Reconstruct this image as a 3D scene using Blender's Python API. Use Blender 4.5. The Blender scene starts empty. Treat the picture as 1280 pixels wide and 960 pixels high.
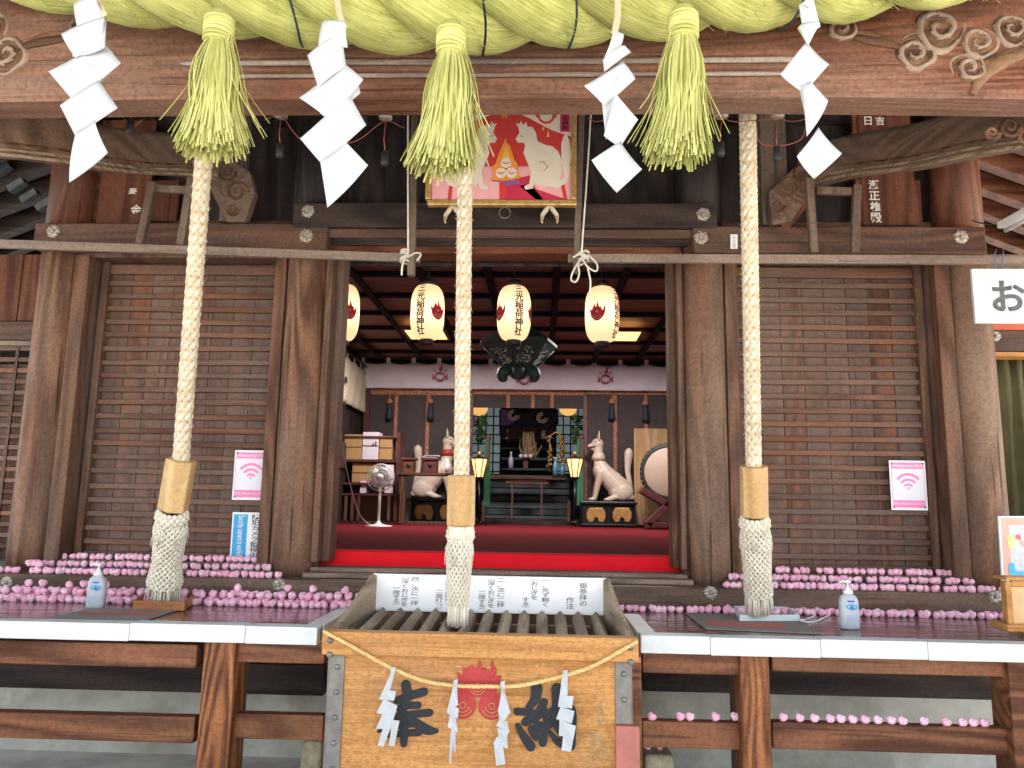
import bpy, bmesh, math, random
from mathutils import Vector, Matrix, Euler, noise
random.seed(11)
R = random.Random(5)
S = bpy.context.scene
COL = S.collection
V = Vector
rad = math.radians
CAMZ = 1.55
F = 961.0
cam = bpy.data.cameras.new('camera'); co = bpy.data.objects.new('camera', cam); COL.objects.link(co)
cam.sensor_width = 36; cam.lens = 36 * F / 1280; cam.clip_end = 500; cam.clip_start = .05
CR = (Matrix.Rotation(rad(2.265), 3, 'Z') @ Matrix.Rotation(rad(90 + 8.895), 3, 'X') @ Matrix.Rotation(.0165, 3, 'Z'))
co.matrix_world = Matrix.Translation((0, 0, CAMZ)) @ CR.to_4x4()
S.camera = co

def ray(px, py):
    return CR @ V(((px - 640) / F, -(py - 480) / F, -1))
def P(px, py, Y):
    d = ray(px, py); t = Y / d.y
    return V((d.x * t, Y, CAMZ + d.z * t))
def PZ(px, py, z):
    d = ray(px, py); t = (z - CAMZ) / d.z
    return V((d.x * t, d.y * t, z))
def PXx(px, py, X):
    d = ray(px, py); t = X / d.x
    return V((X, d.y * t, CAMZ + d.z * t))

# ---------------------------------------------------------------- materials
def newmat(name):
    m = bpy.data.materials.new(name); m.use_nodes = True
    nt = m.node_tree
    for n in list(nt.nodes):
        if n.type != 'OUTPUT_MATERIAL': nt.nodes.remove(n)
    out = [n for n in nt.nodes if n.type == 'OUTPUT_MATERIAL'][0]
    b = nt.nodes.new('ShaderNodeBsdfPrincipled')
    nt.links.new(b.outputs[0], out.inputs[0])
    return m, nt, b, out
def N(nt, t, **kw):
    n = nt.nodes.new(t)
    for k, v in kw.items():
        if k.startswith('i_'):
            n.inputs[k[2:].replace('_', ' ')].default_value = v
        else: setattr(n, k, v)
    return n
def L(nt, a, b): nt.links.new(a, b)
def math_(nt, op, a, b=None):
    n = nt.nodes.new('ShaderNodeMath'); n.operation = op
    for i, x in enumerate((a, b)):
        if x is None: continue
        if isinstance(x, (int, float)): n.inputs[i].default_value = x
        else: nt.links.new(x, n.inputs[i])
    return n.outputs[0]
def mix(nt, fac, a, b, mode='MIX'):
    n = nt.nodes.new('ShaderNodeMix'); n.data_type = 'RGBA'; n.blend_type = mode
    if isinstance(fac, (int, float)): n.inputs[0].default_value = fac
    else: nt.links.new(fac, n.inputs[0])
    for i, x in ((6, a), (7, b)):
        if isinstance(x, (tuple, list)): n.inputs[i].default_value = (x[0], x[1], x[2], 1)
        else: nt.links.new(x, n.inputs[i])
    return n.outputs[2]
def ramp(nt, fac, stops):
    n = nt.nodes.new('ShaderNodeValToRGB'); e = n.color_ramp.elements
    while len(e) < len(stops): e.new(.5)
    for i, (p, c) in enumerate(stops):
        e[i].position = p
        e[i].color = (c, c, c, 1) if isinstance(c, (int, float)) else (c[0], c[1], c[2], 1)
    nt.links.new(fac, n.inputs[0]); return n.outputs[0]
def noise_(nt, vec, scale, detail=3, rough=.6, dist=0):
    n = nt.nodes.new('ShaderNodeTexNoise'); n.inputs['Scale'].default_value = scale
    n.inputs['Detail'].default_value = detail; n.inputs['Roughness'].default_value = rough
    n.inputs['Distortion'].default_value = dist
    if vec is not None: nt.links.new(vec, n.inputs['Vector'])
    return n.outputs['Fac']

def wood(name, dark, light, axis='X', fig=26, rough=.6, bump=.25, island=.35, stain=None, stain_amt=.5,
         grey=None, grey_amt=0, fscale=1.0, speck=None, crack=.5, rw=.38, warm=.45):
    wm = lambda c: None if c is None else (c[0] * (1 + .16 * warm), c[1] * (1 - .0 * warm), c[2] * (1 - .2 * warm))
    dark, light, stain, grey = wm(dark), wm(light), wm(stain), wm(grey)
    m, nt, b, out = newmat(name)
    tc = N(nt, 'ShaderNodeTexCoord'); geo = N(nt, 'ShaderNodeNewGeometry')
    off = N(nt, 'ShaderNodeVectorMath', operation='SCALE')
    cmb = N(nt, 'ShaderNodeCombineXYZ')
    for i, k in enumerate((17.3, 9.1, 23.7)): L(nt, math_(nt, 'MULTIPLY', geo.outputs['Random Per Island'], k), cmb.inputs[i])
    add = N(nt, 'ShaderNodeVectorMath', operation='ADD'); L(nt, tc.outputs['Object'], add.inputs[0]); L(nt, cmb.outputs[0], add.inputs[1])
    def mp(al, ac):
        s = {'X': (al, ac, ac), 'Y': (ac, al, ac), 'Z': (ac, ac, al)}[axis]
        n = N(nt, 'ShaderNodeMapping'); n.inputs['Scale'].default_value = s; L(nt, add.outputs[0], n.inputs[0]); return n.outputs[0]
    n1 = noise_(nt, mp(.35 * fscale, 3.2 * fscale), 1, 1.5, .45, .4)
    ring = math_(nt, 'SINE', math_(nt, 'MULTIPLY', n1, fig * 6.28))
    ring = math_(nt, 'ADD', math_(nt, 'MULTIPLY', ring, .5), .5)
    fib = noise_(nt, mp(2.5, 130), 1, 3, .7)
    big = noise_(nt, mp(.8, 3), 1, 4, .65)
    crk = noise_(nt, mp(1.1, 45), 1, 2, .5)
    f = math_(nt, 'ADD', math_(nt, 'MULTIPLY', ring, rw), math_(nt, 'MULTIPLY', fib, 1 - rw))
    f = math_(nt, 'ADD', f, math_(nt, 'MULTIPLY', math_(nt, 'SUBTRACT', big, .5), .7))
    fine = noise_(nt, mp(9, 320), 1, 2, .6)
    f = math_(nt, 'ADD', f, math_(nt, 'MULTIPLY', math_(nt, 'SUBTRACT', fine, .5), .45))
    c = ramp(nt, f, [(.26, dark), (.74, light)])
    if grey:
        g = ramp(nt, noise_(nt, mp(.5, 2.2), 1, 5, .7), [(.5 - grey_amt * .5, 0), (.72 - grey_amt * .3, 1)])
        c = mix(nt, math_(nt, 'MULTIPLY', g, .8), c, mix(nt, fib, tuple(x * .7 for x in grey), grey))
    if stain:
        g = ramp(nt, noise_(nt, mp(1.4, 2.0), 1, 5, .65), [(.5, 0), (.68, 1)])
        c = mix(nt, math_(nt, 'MULTIPLY', g, stain_amt), c, stain)
    if speck:
        g = ramp(nt, noise_(nt, mp(40, 190), 1, 2, .7), [(.34, 1), (.5, 0)])
        c = mix(nt, math_(nt, 'MULTIPLY', g, .42), c, speck)
    ck = ramp(nt, crk, [(.29, 1), (.34, 0)])
    c = mix(nt, math_(nt, 'MULTIPLY', ck, crack), c, tuple(x * .25 for x in dark))
    dirt = noise_(nt, add.outputs[0], 55, 5, .75)
    c = mix(nt, math_(nt, 'MULTIPLY', ramp(nt, dirt, [(.38, 1), (.56, 0)]), .38), c, tuple(x * .5 for x in dark))
    chip = ramp(nt, noise_(nt, mp(16, 34), 1, 3, .6), [(.735, 0), (.755, 1)])
    c = mix(nt, math_(nt, 'MULTIPLY', chip, .45), c, tuple(min(.6, x * 1.7 + .08) for x in light))
    br = N(nt, 'ShaderNodeMapRange'); L(nt, geo.outputs['Random Per Island'], br.inputs[0])
    br.inputs[3].default_value = 1 - island; br.inputs[4].default_value = 1 + island * .7
    sc = N(nt, 'ShaderNodeVectorMath', operation='SCALE'); L(nt, c, sc.inputs[0]); L(nt, br.outputs[0], sc.inputs['Scale'])
    L(nt, sc.outputs[0], b.inputs['Base Color'])
    rg = math_(nt, 'ADD', math_(nt, 'MULTIPLY', fib, .25), rough - .12); L(nt, rg, b.inputs['Roughness'])
    b.inputs['Specular IOR Level'].default_value = .22
    h = math_(nt, 'SUBTRACT', math_(nt, 'ADD', math_(nt, 'MULTIPLY', ring, .35), math_(nt, 'MULTIPLY', fib, .65)), math_(nt, 'MULTIPLY', ck, 1.2))
    bp = N(nt, 'ShaderNodeBump'); bp.inputs['Strength'].default_value = bump; bp.inputs['Distance'].default_value = .004
    L(nt, h, bp.inputs['Height']); L(nt, bp.outputs[0], b.inputs['Normal'])
    return m

def plain(name, col, rough=.6, metal=0, var=.12, nscale=12, bump=0, bscale=60, sheen=0, trans=0, spec=.5, col2=None, thr=None):
    m, nt, b, out = newmat(name)
    tc = N(nt, 'ShaderNodeTexCoord')
    f = noise_(nt, tc.outputs['Object'], nscale, 5, .6)
    lo = tuple(x * (1 - var) for x in col); hi = tuple(min(1, x * (1 + var)) for x in col)
    c = ramp(nt, f, [(.3, lo), (.7, hi)])
    if col2:
        g = ramp(nt, noise_(nt, tc.outputs['Object'], nscale * .6, 5, .65), thr and [(thr[0], 0), (thr[1], 1)] or [(.5, 0), (.65, 1)])
        c = mix(nt, g, c, col2)
    L(nt, c, b.inputs['Base Color'])
    b.inputs['Roughness'].default_value = rough; b.inputs['Metallic'].default_value = metal
    b.inputs['Specular IOR Level'].default_value = spec
    if sheen: b.inputs['Sheen Weight'].default_value = sheen
    if bump:
        bp = N(nt, 'ShaderNodeBump'); bp.inputs['Strength'].default_value = bump; bp.inputs['Distance'].default_value = .003
        L(nt, noise_(nt, tc.outputs['Object'], bscale, 4, .6), bp.inputs['Height']); L(nt, bp.outputs[0], b.inputs['Normal'])
    if trans:
        t = N(nt, 'ShaderNodeBsdfTranslucent'); L(nt, c, t.inputs[0])
        mx = N(nt, 'ShaderNodeMixShader'); mx.inputs[0].default_value = trans
        L(nt, b.outputs[0], mx.inputs[1]); L(nt, t.outputs[0], mx.inputs[2]); L(nt, mx.outputs[0], out.inputs[0])
    return m

def emit(name, col, strength, base=(.8, .7, .5)):
    m, nt, b, out = newmat(name)
    b.inputs['Base Color'].default_value = (*base, 1)
    b.inputs['Emission Color'].default_value = (*col, 1); b.inputs['Emission Strength'].default_value = strength
    return m

def fiber(name, dark, light, su=30, sv=3, rough=.75, bump=.5, trans=0):
    """straw / cord: streaks run along the tube (UV v)"""
    m, nt, b, out = newmat(name)
    tc = N(nt, 'ShaderNodeTexCoord'); geo = N(nt, 'ShaderNodeNewGeometry')
    mp = N(nt, 'ShaderNodeMapping'); mp.inputs['Scale'].default_value = (su, sv, 1); L(nt, tc.outputs['UV'], mp.inputs[0])
    f = noise_(nt, mp.outputs[0], 1, 4, .7, .3)
    big = noise_(nt, tc.outputs['Object'], 9, 4, .6)
    f2 = math_(nt, 'ADD', f, math_(nt, 'MULTIPLY', math_(nt, 'SUBTRACT', big, .5), .5))
    f2 = math_(nt, 'ADD', f2, math_(nt, 'MULTIPLY', math_(nt, 'SUBTRACT', geo.outputs['Random Per Island'], .5), .25))
    c = ramp(nt, f2, [(.25, dark), (.7, light)])
    L(nt, c, b.inputs['Base Color']); b.inputs['Roughness'].default_value = rough
    b.inputs['Specular IOR Level'].default_value = .3
    bp = N(nt, 'ShaderNodeBump'); bp.inputs['Strength'].default_value = bump; bp.inputs['Distance'].default_value = .004
    L(nt, f, bp.inputs['Height']); L(nt, bp.outputs[0], b.inputs['Normal'])
    return m

M = {}
M['beam'] = wood('beam_wood', (.058, .02, .012), (.27, .118, .074), 'X', fig=22, rough=.5, island=.05, stain=(.085, .035, .022), stain_amt=.55, fscale=.7, bump=.3, rw=.24, grey=(.30, .2, .16), grey_amt=.2)
M['beam_grey'] = wood('weathered_bead_wood', (.2, .15, .13), (.42, .35, .31), 'X', rough=.7, island=.1, warm=.1)
M['ridge'] = plain('worn_carved_ridge', (.25, .18, .135), .6, var=.3, nscale=30)
M['carve'] = wood('carved_wood', (.07, .036, .022), (.22, .13, .082), 'X', fig=8, rough=.55, island=.1, stain=(.2, .09, .04), stain_amt=.8)
M['pillar'] = wood('pillar_wood', (.075, .034, .02), (.25, .132, .085), 'Z', fig=10, rough=.6, island=.1, grey=(.25, .185, .15), grey_amt=.22, bump=.5, crack=.8, stain=(.085, .042, .03), stain_amt=.6, rw=.45)
M['jamb'] = wood('jamb_wood', (.07, .032, .02), (.21, .108, .07), 'Z', fig=14, rough=.6, island=.25, grey=(.2, .155, .13), grey_amt=.2)
M['slat'] = wood('batten_wood', (.085, .03, .019), (.27, .115, .066), 'X', fig=8, rough=.55, island=.5, grey=(.24, .19, .165), grey_amt=.35)
M['board'] = wood('door_board_wood', (.055, .02, .013), (.21, .088, .052), 'Z', fig=12, rough=.6, island=.22, grey=(.18, .14, .125), grey_amt=.4)
M['tie'] = wood('tie_beam_wood', (.055, .024, .017), (.17, .085, .06), 'X', fig=10, rough=.55, island=.2, grey=(.17, .13, .115), grey_amt=.2)
M['tie_red'] = wood('reddish_wood', (.085, .03, .02), (.22, .085, .05), 'X', fig=10, rough=.55, island=.2)
M['tie_z'] = wood('upright_wood', (.08, .05, .04), (.22, .15, .12), 'Z', fig=10, rough=.65, island=.2, grey=(.26, .23, .2), grey_amt=.4)
M['bar'] = wood('pole_bar_wood', (.15, .1, .085), (.34, .26, .22), 'X', fig=10, rough=.65, island=.2, grey=(.32, .28, .26), grey_amt=.35)
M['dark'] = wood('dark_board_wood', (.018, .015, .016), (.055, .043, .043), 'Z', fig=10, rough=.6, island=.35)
M['darkx'] = wood('dark_beam_wood', (.025, .018, .018), (.075, .054, .05), 'X', fig=10, rough=.6, island=.25)
M['plaque'] = wood('plaque_wood', (.075, .027, .018), (.19, .078, .05), 'Z', fig=10, rough=.5, island=.1, stain=(.06, .025, .02), stain_amt=.4)
M['ebi'] = wood('rainbow_beam_wood', (.09, .052, .038), (.27, .175, .13), 'Y', fig=12, rough=.5, island=.05, grey=(.2, .16, .14), grey_amt=.3)
M['ebi_light'] = wood('groove_edge_wood', (.17, .13, .095), (.42, .34, .26), 'Y', rough=.7, island=.2)
M['rail'] = wood('rail_wood', (.085, .03, .017), (.29, .125, .065), 'X', fig=12, rough=.5, island=.3, stain=(.32, .17, .085), stain_amt=.45)
M['post'] = wood('post_wood', (.09, .028, .013), (.44, .185, .075), 'Z', fig=17, rough=.5, island=.2, stain=(.07, .03, .02), stain_amt=.5, fscale=1.3)
M['box'] = wood('offertory_wood', (.42, .19, .055), (.70, .37, .125), 'X', fig=9, rough=.6, island=.1, rw=.16, warm=.15, speck=(.16, .085, .035), crack=.3, stain=(.4, .26, .15), stain_amt=.35)
M['boxgrey'] = wood('grey_slat_wood', warm=.2, dark=(.25, .19, .14), light=(.5, .41, .31), axis='Y', fig=8, rough=.7, island=.2)
M['boxdark'] = plain('box_inside', (.16, .075, .05), .8, var=.4, nscale=40)
M['step'] = wood('step_wood', (.075, .042, .03), (.21, .13, .095), 'X', fig=12, rough=.5, island=.25, grey=(.27, .22, .18), grey_amt=.2)
M['sill'] = wood('sill_wood', (.16, .12, .1), (.33, .26, .22), 'X', fig=10, rough=.65, island=.2)
M['grip'] = wood('pale_grip_wood', (.50, .31, .13), (.70, .48, .24), 'Z', warm=.1, fig=5, rough=.45, island=.08, bump=.08, crack=0)
M['tray'] = wood('tray_wood', (.3, .13, .05), (.5, .25, .11), 'X', fig=7, rough=.4, island=.1)
M['pale'] = wood('pale_board_wood', (.36, .24, .13), (.54, .39, .23), 'Z', fig=6, rough=.6, island=.1, bump=.1)
M['ceil'] = wood('ceiling_board_wood', (.15, .085, .075), (.29, .175, .15), 'X', fig=8, rough=.55, island=.15)
M['blackbatten'] = plain('black_batten', (.006, .008, .012), .8, spec=.15)
M['altar'] = plain('altar_wood_cool_light', (.09, .12, .13), .6, var=.25, nscale=6)  # blue-grey cast of cool daylight painted into the altar steps and shelves
M['black'] = plain('black_lacquer', (.008, .01, .014), .3, var=.2)
M['blackmat'] = plain('black_rubber', (.015, .015, .017), .6)
M['iron'] = plain('grey_iron', (.19, .18, .165), .5, .5, var=.25, nscale=20, bump=.15)
M['bronze'] = plain('green_bronze', (.035, .085, .085), .6, .0, var=.35, nscale=18, bump=.2)
M['fitting'] = plain('silvered_fitting', (.38, .34, .29), .5, .5, var=.5, nscale=45, bump=.3)
M['brass'] = plain('brass', (.62, .42, .16), .4, .7, var=.3, nscale=30)
M['gold'] = plain('gold_frame', (.55, .36, .13), .4, .5, var=.3, nscale=40, bump=.2)
M['paper'] = plain('white_paper', (.60, .64, .67), .65, var=.04, nscale=6, trans=.25)
M['paper_card'] = plain('white_card', (.82, .84, .86), .5, var=.02)
M['white'] = plain('white_paint', (.66, .71, .71), .5, var=.08, nscale=14, bump=.15, col2=(.55, .56, .52), thr=(.58, .75))
M['whiteplastic'] = plain('white_plastic', (.78, .78, .77), .35, var=.03)
M['straw'] = fiber('green_straw', (.25, .26, .055), (.60, .61, .22), 110, 7, bump=1.0)
M['strawcut'] = fiber('green_straw_strip', (.27, .285, .06), (.63, .63, .25), 3, 2, bump=.2)
M['cord'] = fiber('cream_cord', (.52, .44, .31), (.75, .69, .56), 8, 40, bump=.5)
M['cordtan'] = fiber('tan_cord', (.48, .36, .22), (.69, .57, .40), 8, 40, bump=.5)
M['fringe'] = fiber('ivory_cord', (.56, .51, .4), (.8, .76, .66), 6, 60, bump=.6)
M['strawcord'] = fiber('yellow_cord', (.62, .42, .14), (.86, .66, .32), 8, 30)
M['string'] = plain('white_string', (.7, .67, .6), .8, var=.15)
M['navy'] = plain('navy_cord', (.02, .025, .045), .7)
M['redwire'] = plain('orange_wire', (.3, .08, .05), .5)
M['hearts'] = plain('pink_glaze', (1.0, .54, .71), .4, var=.03, nscale=70, col2=(.8, .28, .44), thr=(.66, .76), bump=.15, bscale=90)
M['heart2'] = plain('pale_pink_glaze', (1.0, .64, .78), .4, var=.03, nscale=70, col2=(.78, .3, .45), thr=(.66, .73), bump=.15, bscale=90)
M['red'] = plain('red_ink', (.42, .03, .028), .6, var=.15, nscale=50)
M['crimson'] = plain('lantern_red', (.62, .02, .05), .6, var=.1)
M['ink'] = plain('black_ink', (.014, .017, .022), .75, var=.3, nscale=60, bump=.3, bscale=90)
M['inkgrey'] = plain('grey_ink', (.12, .12, .125), .7)
M['whiteink'] = plain('white_lettering', (.75, .72, .68), .7, var=.15, nscale=50)
M['pinkprint'] = plain('pink_print', (.85, .22, .48), .5, var=.03)
M['bluepr'] = plain('blue_print', (.03, .36, .7), .5, var=.05)
M['stone'] = plain('foundation_stone', (.42, .38, .27), .85, var=.35, nscale=25, bump=.7, bscale=70)
M['plaster'] = plain('grey_plaster', (.47, .47, .41), .9, var=.22, nscale=5, bump=.5, bscale=40, col2=(.3, .29, .22), thr=(.5, .72))
M['concrete'] = plain('concrete', (.54, .53, .48), .9, var=.28, nscale=3.5, bump=.5, bscale=40, col2=(.36, .35, .3), thr=(.55, .75))
M['gravel'] = plain('pale_gravel', (.56, .52, .46), .9, var=.2, nscale=30, bump=.6, bscale=60)
M['carpet'] = plain('dark_red_carpet', (.15, .016, .022), 1.0, var=.15, nscale=20, spec=.05, bump=.2, bscale=120)
M['redcloth'] = plain('bright_red_cloth', (.8, .015, .025), .95, var=.05, nscale=8, spec=.1)
M['noren'] = plain('mauve_white_cloth', (.72, .67, .74), .85, var=.06, nscale=4)
M['noren_y'] = plain('ochre_white_cloth', (.6, .54, .4), .85, var=.06, nscale=4)
M['olive'] = plain('olive_curtain', (.13, .115, .055), .9, var=.2, nscale=6)
M['brocade'] = plain('brocade', (.35, .13, .075), .7, var=.5, nscale=60, col2=(.5, .28, .14), thr=(.5, .6))
M['blind'] = plain('dark_blind', (.06, .045, .045), .8, var=.15, nscale=5)
M['statue'] = plain('ivory_statue', (.62, .52, .44), .35, var=.08, nscale=6)
M['statuegold'] = plain('gilt', (.6, .36, .12), .4, .5, var=.2)
M['cardboard'] = plain('cardboard', (.45, .28, .12), .8, var=.08)
M['drumskin'] = plain('drum_skin', (.44, .34, .27), .6, var=.06, nscale=5)
M['darkwine'] = plain('dark_wine_wood', (.1, .03, .03), .5, var=.3)
M['purple'] = plain('purple_cloth', (.2, .13, .42), .8, var=.2, nscale=8)
M['green'] = plain('green_cloth', (.03, .17, .09), .8, var=.2)
M['glass'] = plain('grid_pane', (.26, .3, .31), .3, var=.3, nscale=3)
M['leaf'] = plain('sakaki_leaf', (.04, .12, .03), .5, var=.4, nscale=20)
M['straw_dry'] = plain('dry_wheat', (.3, .22, .13), .8, var=.3, nscale=30)
M['mat'] = plain('grey_mat', (.24, .225, .205), .9, var=.3, nscale=120, bump=.6, bscale=200)
M['redmat'] = plain('red_mat_print', (.48, .12, .1), .9, var=.3, nscale=90, col2=(.28, .24, .21), thr=(.55, .62))
M['rust'] = plain('rust_red_plate', (.42, .14, .11), .6, var=.15, nscale=15)
M['vermilion'] = plain('vermilion_paint', (.5, .1, .04), .5, var=.1)
M['orangew'] = wood('orange_display_wood', (.42, .2, .06), (.62, .34, .13), 'X', fig=6, rough=.4, island=.1)
M['paleblue'] = plain('pale_blue_paint', (.085, .1, .105), .7, var=.2)
M['tile'] = plain('dark_roof_tile', (.07, .07, .075), .6, var=.2)

# glossy veranda deck
def deck_mat():
    m, nt, b, out = newmat('glossy_deck')
    tc = N(nt, 'ShaderNodeTexCoord')
    mp = N(nt, 'ShaderNodeMapping'); mp.inputs['Scale'].default_value = (2.2, 22, 1); L(nt, tc.outputs['Object'], mp.inputs[0])
    f = noise_(nt, mp.outputs[0], 1, 5, .65, .6)
    mp2 = N(nt, 'ShaderNodeMapping'); mp2.inputs['Scale'].default_value = (1.4, 9, 1); mp2.inputs['Rotation'].default_value = (0, 0, .12); L(nt, tc.outputs['Object'], mp2.inputs[0])
    g = noise_(nt, mp2.outputs[0], 1, 2, .5, .8)
    c = ramp(nt, f, [(.3, (.085, .04, .024)), (.7, (.27, .145, .1))])
    L(nt, c, b.inputs['Base Color']); b.inputs['Roughness'].default_value = .16
    b.inputs['Coat Weight'].default_value = .4; b.inputs['Coat Roughness'].default_value = .06
    h = math_(nt, 'ADD', math_(nt, 'MULTIPLY', g, 2.0), math_(nt, 'MULTIPLY', f, .35))
    bp = N(nt, 'ShaderNodeBump'); bp.inputs['Strength'].default_value = .35; bp.inputs['Distance'].default_value = .012
    L(nt, h, bp.inputs['Height']); L(nt, bp.outputs[0], b.inputs['Normal']); L(nt, bp.outputs[0], b.inputs['Coat Normal'])
    return m
M['deck'] = deck_mat()
def lantern_mat():
    m, nt, b, out = newmat('lantern_paper')
    tc = N(nt, 'ShaderNodeTexCoord'); sx = N(nt, 'ShaderNodeSeparateXYZ'); L(nt, tc.outputs['Object'], sx.inputs[0])
    w = math_(nt, 'SINE', math_(nt, 'MULTIPLY', sx.outputs[2], 420.0))
    b.inputs['Base Color'].default_value = (.8, .72, .6, 1); b.inputs['Roughness'].default_value = .7
    bp = N(nt, 'ShaderNodeBump'); bp.inputs['Strength'].default_value = .5; bp.inputs['Distance'].default_value = .003
    L(nt, w, bp.inputs['Height']); L(nt, bp.outputs[0], b.inputs['Normal'])
    t = N(nt, 'ShaderNodeBsdfTranslucent'); t.inputs[0].default_value = (.9, .79, .64, 1)
    mx = N(nt, 'ShaderNodeMixShader'); mx.inputs[0].default_value = .6
    L(nt, b.outputs[0], mx.inputs[1]); L(nt, t.outputs[0], mx.inputs[2]); L(nt, mx.outputs[0], out.inputs[0])
    return m
M['lantern'] = lantern_mat()
def bottle_mat():
    m, nt, b, out = newmat('clear_gel_bottle')
    b.inputs['Base Color'].default_value = (.8, .88, .97, 1); b.inputs['Roughness'].default_value = .15
    b.inputs['Transmission Weight'].default_value = .45; b.inputs['IOR'].default_value = 1.35
    return m
M['bottle'] = bottle_mat()

# ---------------------------------------------------------------- mesh builder
class MB:
    def __init__(s): s.v = []; s.f = []; s.mi = []; s.sm = []; s.uv = []
    def add(s, vs, fs, mi=0, smooth=False, uvs=None):
        o = len(s.v); s.v += [tuple(v) for v in vs]
        for k, f in enumerate(fs):
            s.f.append([i + o for i in f]); s.mi.append(mi); s.sm.append(smooth)
            s.uv.append(uvs[k] if uvs else None)
        return s
    def box(s, x0, x1, y0, y1, z0, z1, mi=0):
        if x0 > x1: x0, x1 = x1, x0
        if y0 > y1: y0, y1 = y1, y0
        if z0 > z1: z0, z1 = z1, z0
        vs = [(x0, y0, z0), (x1, y0, z0), (x1, y1, z0), (x0, y1, z0), (x0, y0, z1), (x1, y0, z1), (x1, y1, z1), (x0, y1, z1)]
        return s.add(vs, [(0, 3, 2, 1), (4, 5, 6, 7), (0, 1, 5, 4), (1, 2, 6, 5), (2, 3, 7, 6), (3, 0, 4, 7)], mi)
    def pbox(s, x0, y0, x1, y1, Y, depth, mi=0):
        """box whose front face covers those photo pixels at distance Y"""
        xm, ym = (x0 + x1) / 2, (y0 + y1) / 2
        return s.box(P(x0, ym, Y).x, P(x1, ym, Y).x, Y, Y + depth, P(xm, y1, Y).z, P(xm, y0, Y).z, mi)
    def bar(s, a, b, w, h, up=(0, 0, 1), mi=0, w2=None, h2=None):
        a, b = V(a), V(b); d = (b - a).normalized(); u = V(up)
        r = d.cross(u).normalized(); u = r.cross(d)
        w2 = w if w2 is None else w2; h2 = h if h2 is None else h2
        vs = []
        for p, ww, hh in ((a, w, h), (b, w2, h2)):
            for sx, sz in ((-1, -1), (1, -1), (1, 1), (-1, 1)): vs.append(p + r * (sx * ww / 2) + u * (sz * hh / 2))
        return s.add(vs, [(0, 1, 2, 3), (7, 6, 5, 4), (0, 4, 5, 1), (1, 5, 6, 2), (2, 6, 7, 3), (3, 7, 4, 0)], mi)
    def sweep(s, pts, sec, up=(0, 0, 1), mi=0, smooth=False, scale=None):
        """sweep a closed 2-D section [(r,u)] along pts keeping 'up'"""
        pts = [V(p) for p in pts]; n = len(pts); k = len(sec); vs = []
        for i, p in enumerate(pts):
            d = (pts[min(i + 1, n - 1)] - pts[max(i - 1, 0)]).normalized()
            r = d.cross(V(up)).normalized(); u = r.cross(d)
            sc = scale[i] if scale else 1
            vs += [p + r * (a * sc) + u * (b * sc) for a, b in sec]
        fs = []
        for i in range(n - 1):
            for j in range(k):
                a, b = i * k + j, i * k + (j + 1) % k
                fs.append((a, a + k, b + k, b))
        s.add(vs, fs, mi, smooth)
        o = len(s.v) - n * k
        s.f.append([o + j for j in range(k)]); s.f.append([o + (n - 1) * k + j for j in reversed(range(k))])
        s.mi += [mi, mi]; s.sm += [False, False]; s.uv += [None, None]
        return s
    def tube(s, pts, r, seg=8, mi=0, flat=1.0, caps=True, smooth=True, hint=None, closed=False):
        pts = [V(p) for p in pts]; n = len(pts)
        rs = r if isinstance(r, (list, tuple)) else [r] * n
        d0 = (pts[1] - pts[0]).normalized()
        u = V(hint) if hint is not None else (V((0, 0, 1)) if abs(d0.z) < .9 else V((1, 0, 0)))
        vs = []; vl = 0; lens = []
        for i, p in enumerate(pts):
            if closed: d = (pts[(i + 1) % n] - pts[i - 1])
            else: d = pts[min(i + 1, n - 1)] - pts[max(i - 1, 0)]
            d = d.normalized() if d.length > 1e-9 else d0
            if hint is not None and callable(getattr(hint, 'at', None)): u = hint.at(i)
            u = (u - d * u.dot(d))
            u = u.normalized() if u.length > 1e-6 else d.orthogonal().normalized()
            w = d.cross(u)
            if i: vl += (pts[i] - pts[i - 1]).length
            lens.append(vl)
            for j in range(seg):
                a = 2 * math.pi * j / seg
                vs.append(p + w * (math.cos(a) * rs[i]) + u * (math.sin(a) * rs[i] * flat))
        fs = []; uvs = []
        rng = range(n) if closed else range(n - 1)
        for i in rng:
            i2 = (i + 1) % n
            for j in range(seg):
                j2 = (j + 1) % seg
                fs.append((i * seg + j, i * seg + j2, i2 * seg + j2, i2 * seg + j))
                l0, l1 = lens[i], lens[i2] if i2 else lens[i] + .01
                uvs.append([(j / seg, l0), ((j + 1) / seg, l0), ((j + 1) / seg, l1), (j / seg, l1)])
        if caps and not closed:
            fs.append(tuple(reversed(range(seg)))); uvs.append([(0, 0)] * seg)
            fs.append(tuple((n - 1) * seg + j for j in range(seg))); uvs.append([(0, 0)] * seg)
        return s.add(vs, fs, mi, smooth, uvs)
    def lathe(s, prof, c=(0, 0, 0), seg=24, mi=0, axis=None, smooth=True, a0=0.0, caps=True):
        """prof [(r,z)] around z through c; axis = optional 3x3 rotation"""
        c = V(c); vs = []
        for r, z in prof:
            for j in range(seg):
                a = a0 + 2 * math.pi * j / seg
                v = V((r * math.cos(a), r * math.sin(a), z))
                vs.append(c + (axis @ v if axis else v))
        fs = []
        for i in range(len(prof) - 1):
            for j in range(seg):
                j2 = (j + 1) % seg
                fs.append((i * seg + j, i * seg + j2, (i + 1) * seg + j2, (i + 1) * seg + j))
        n = len(prof)
        if caps: fs += [tuple(reversed(range(seg))), tuple((n - 1) * seg + j for j in range(seg))]
        return s.add(vs, fs, mi, smooth)
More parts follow.
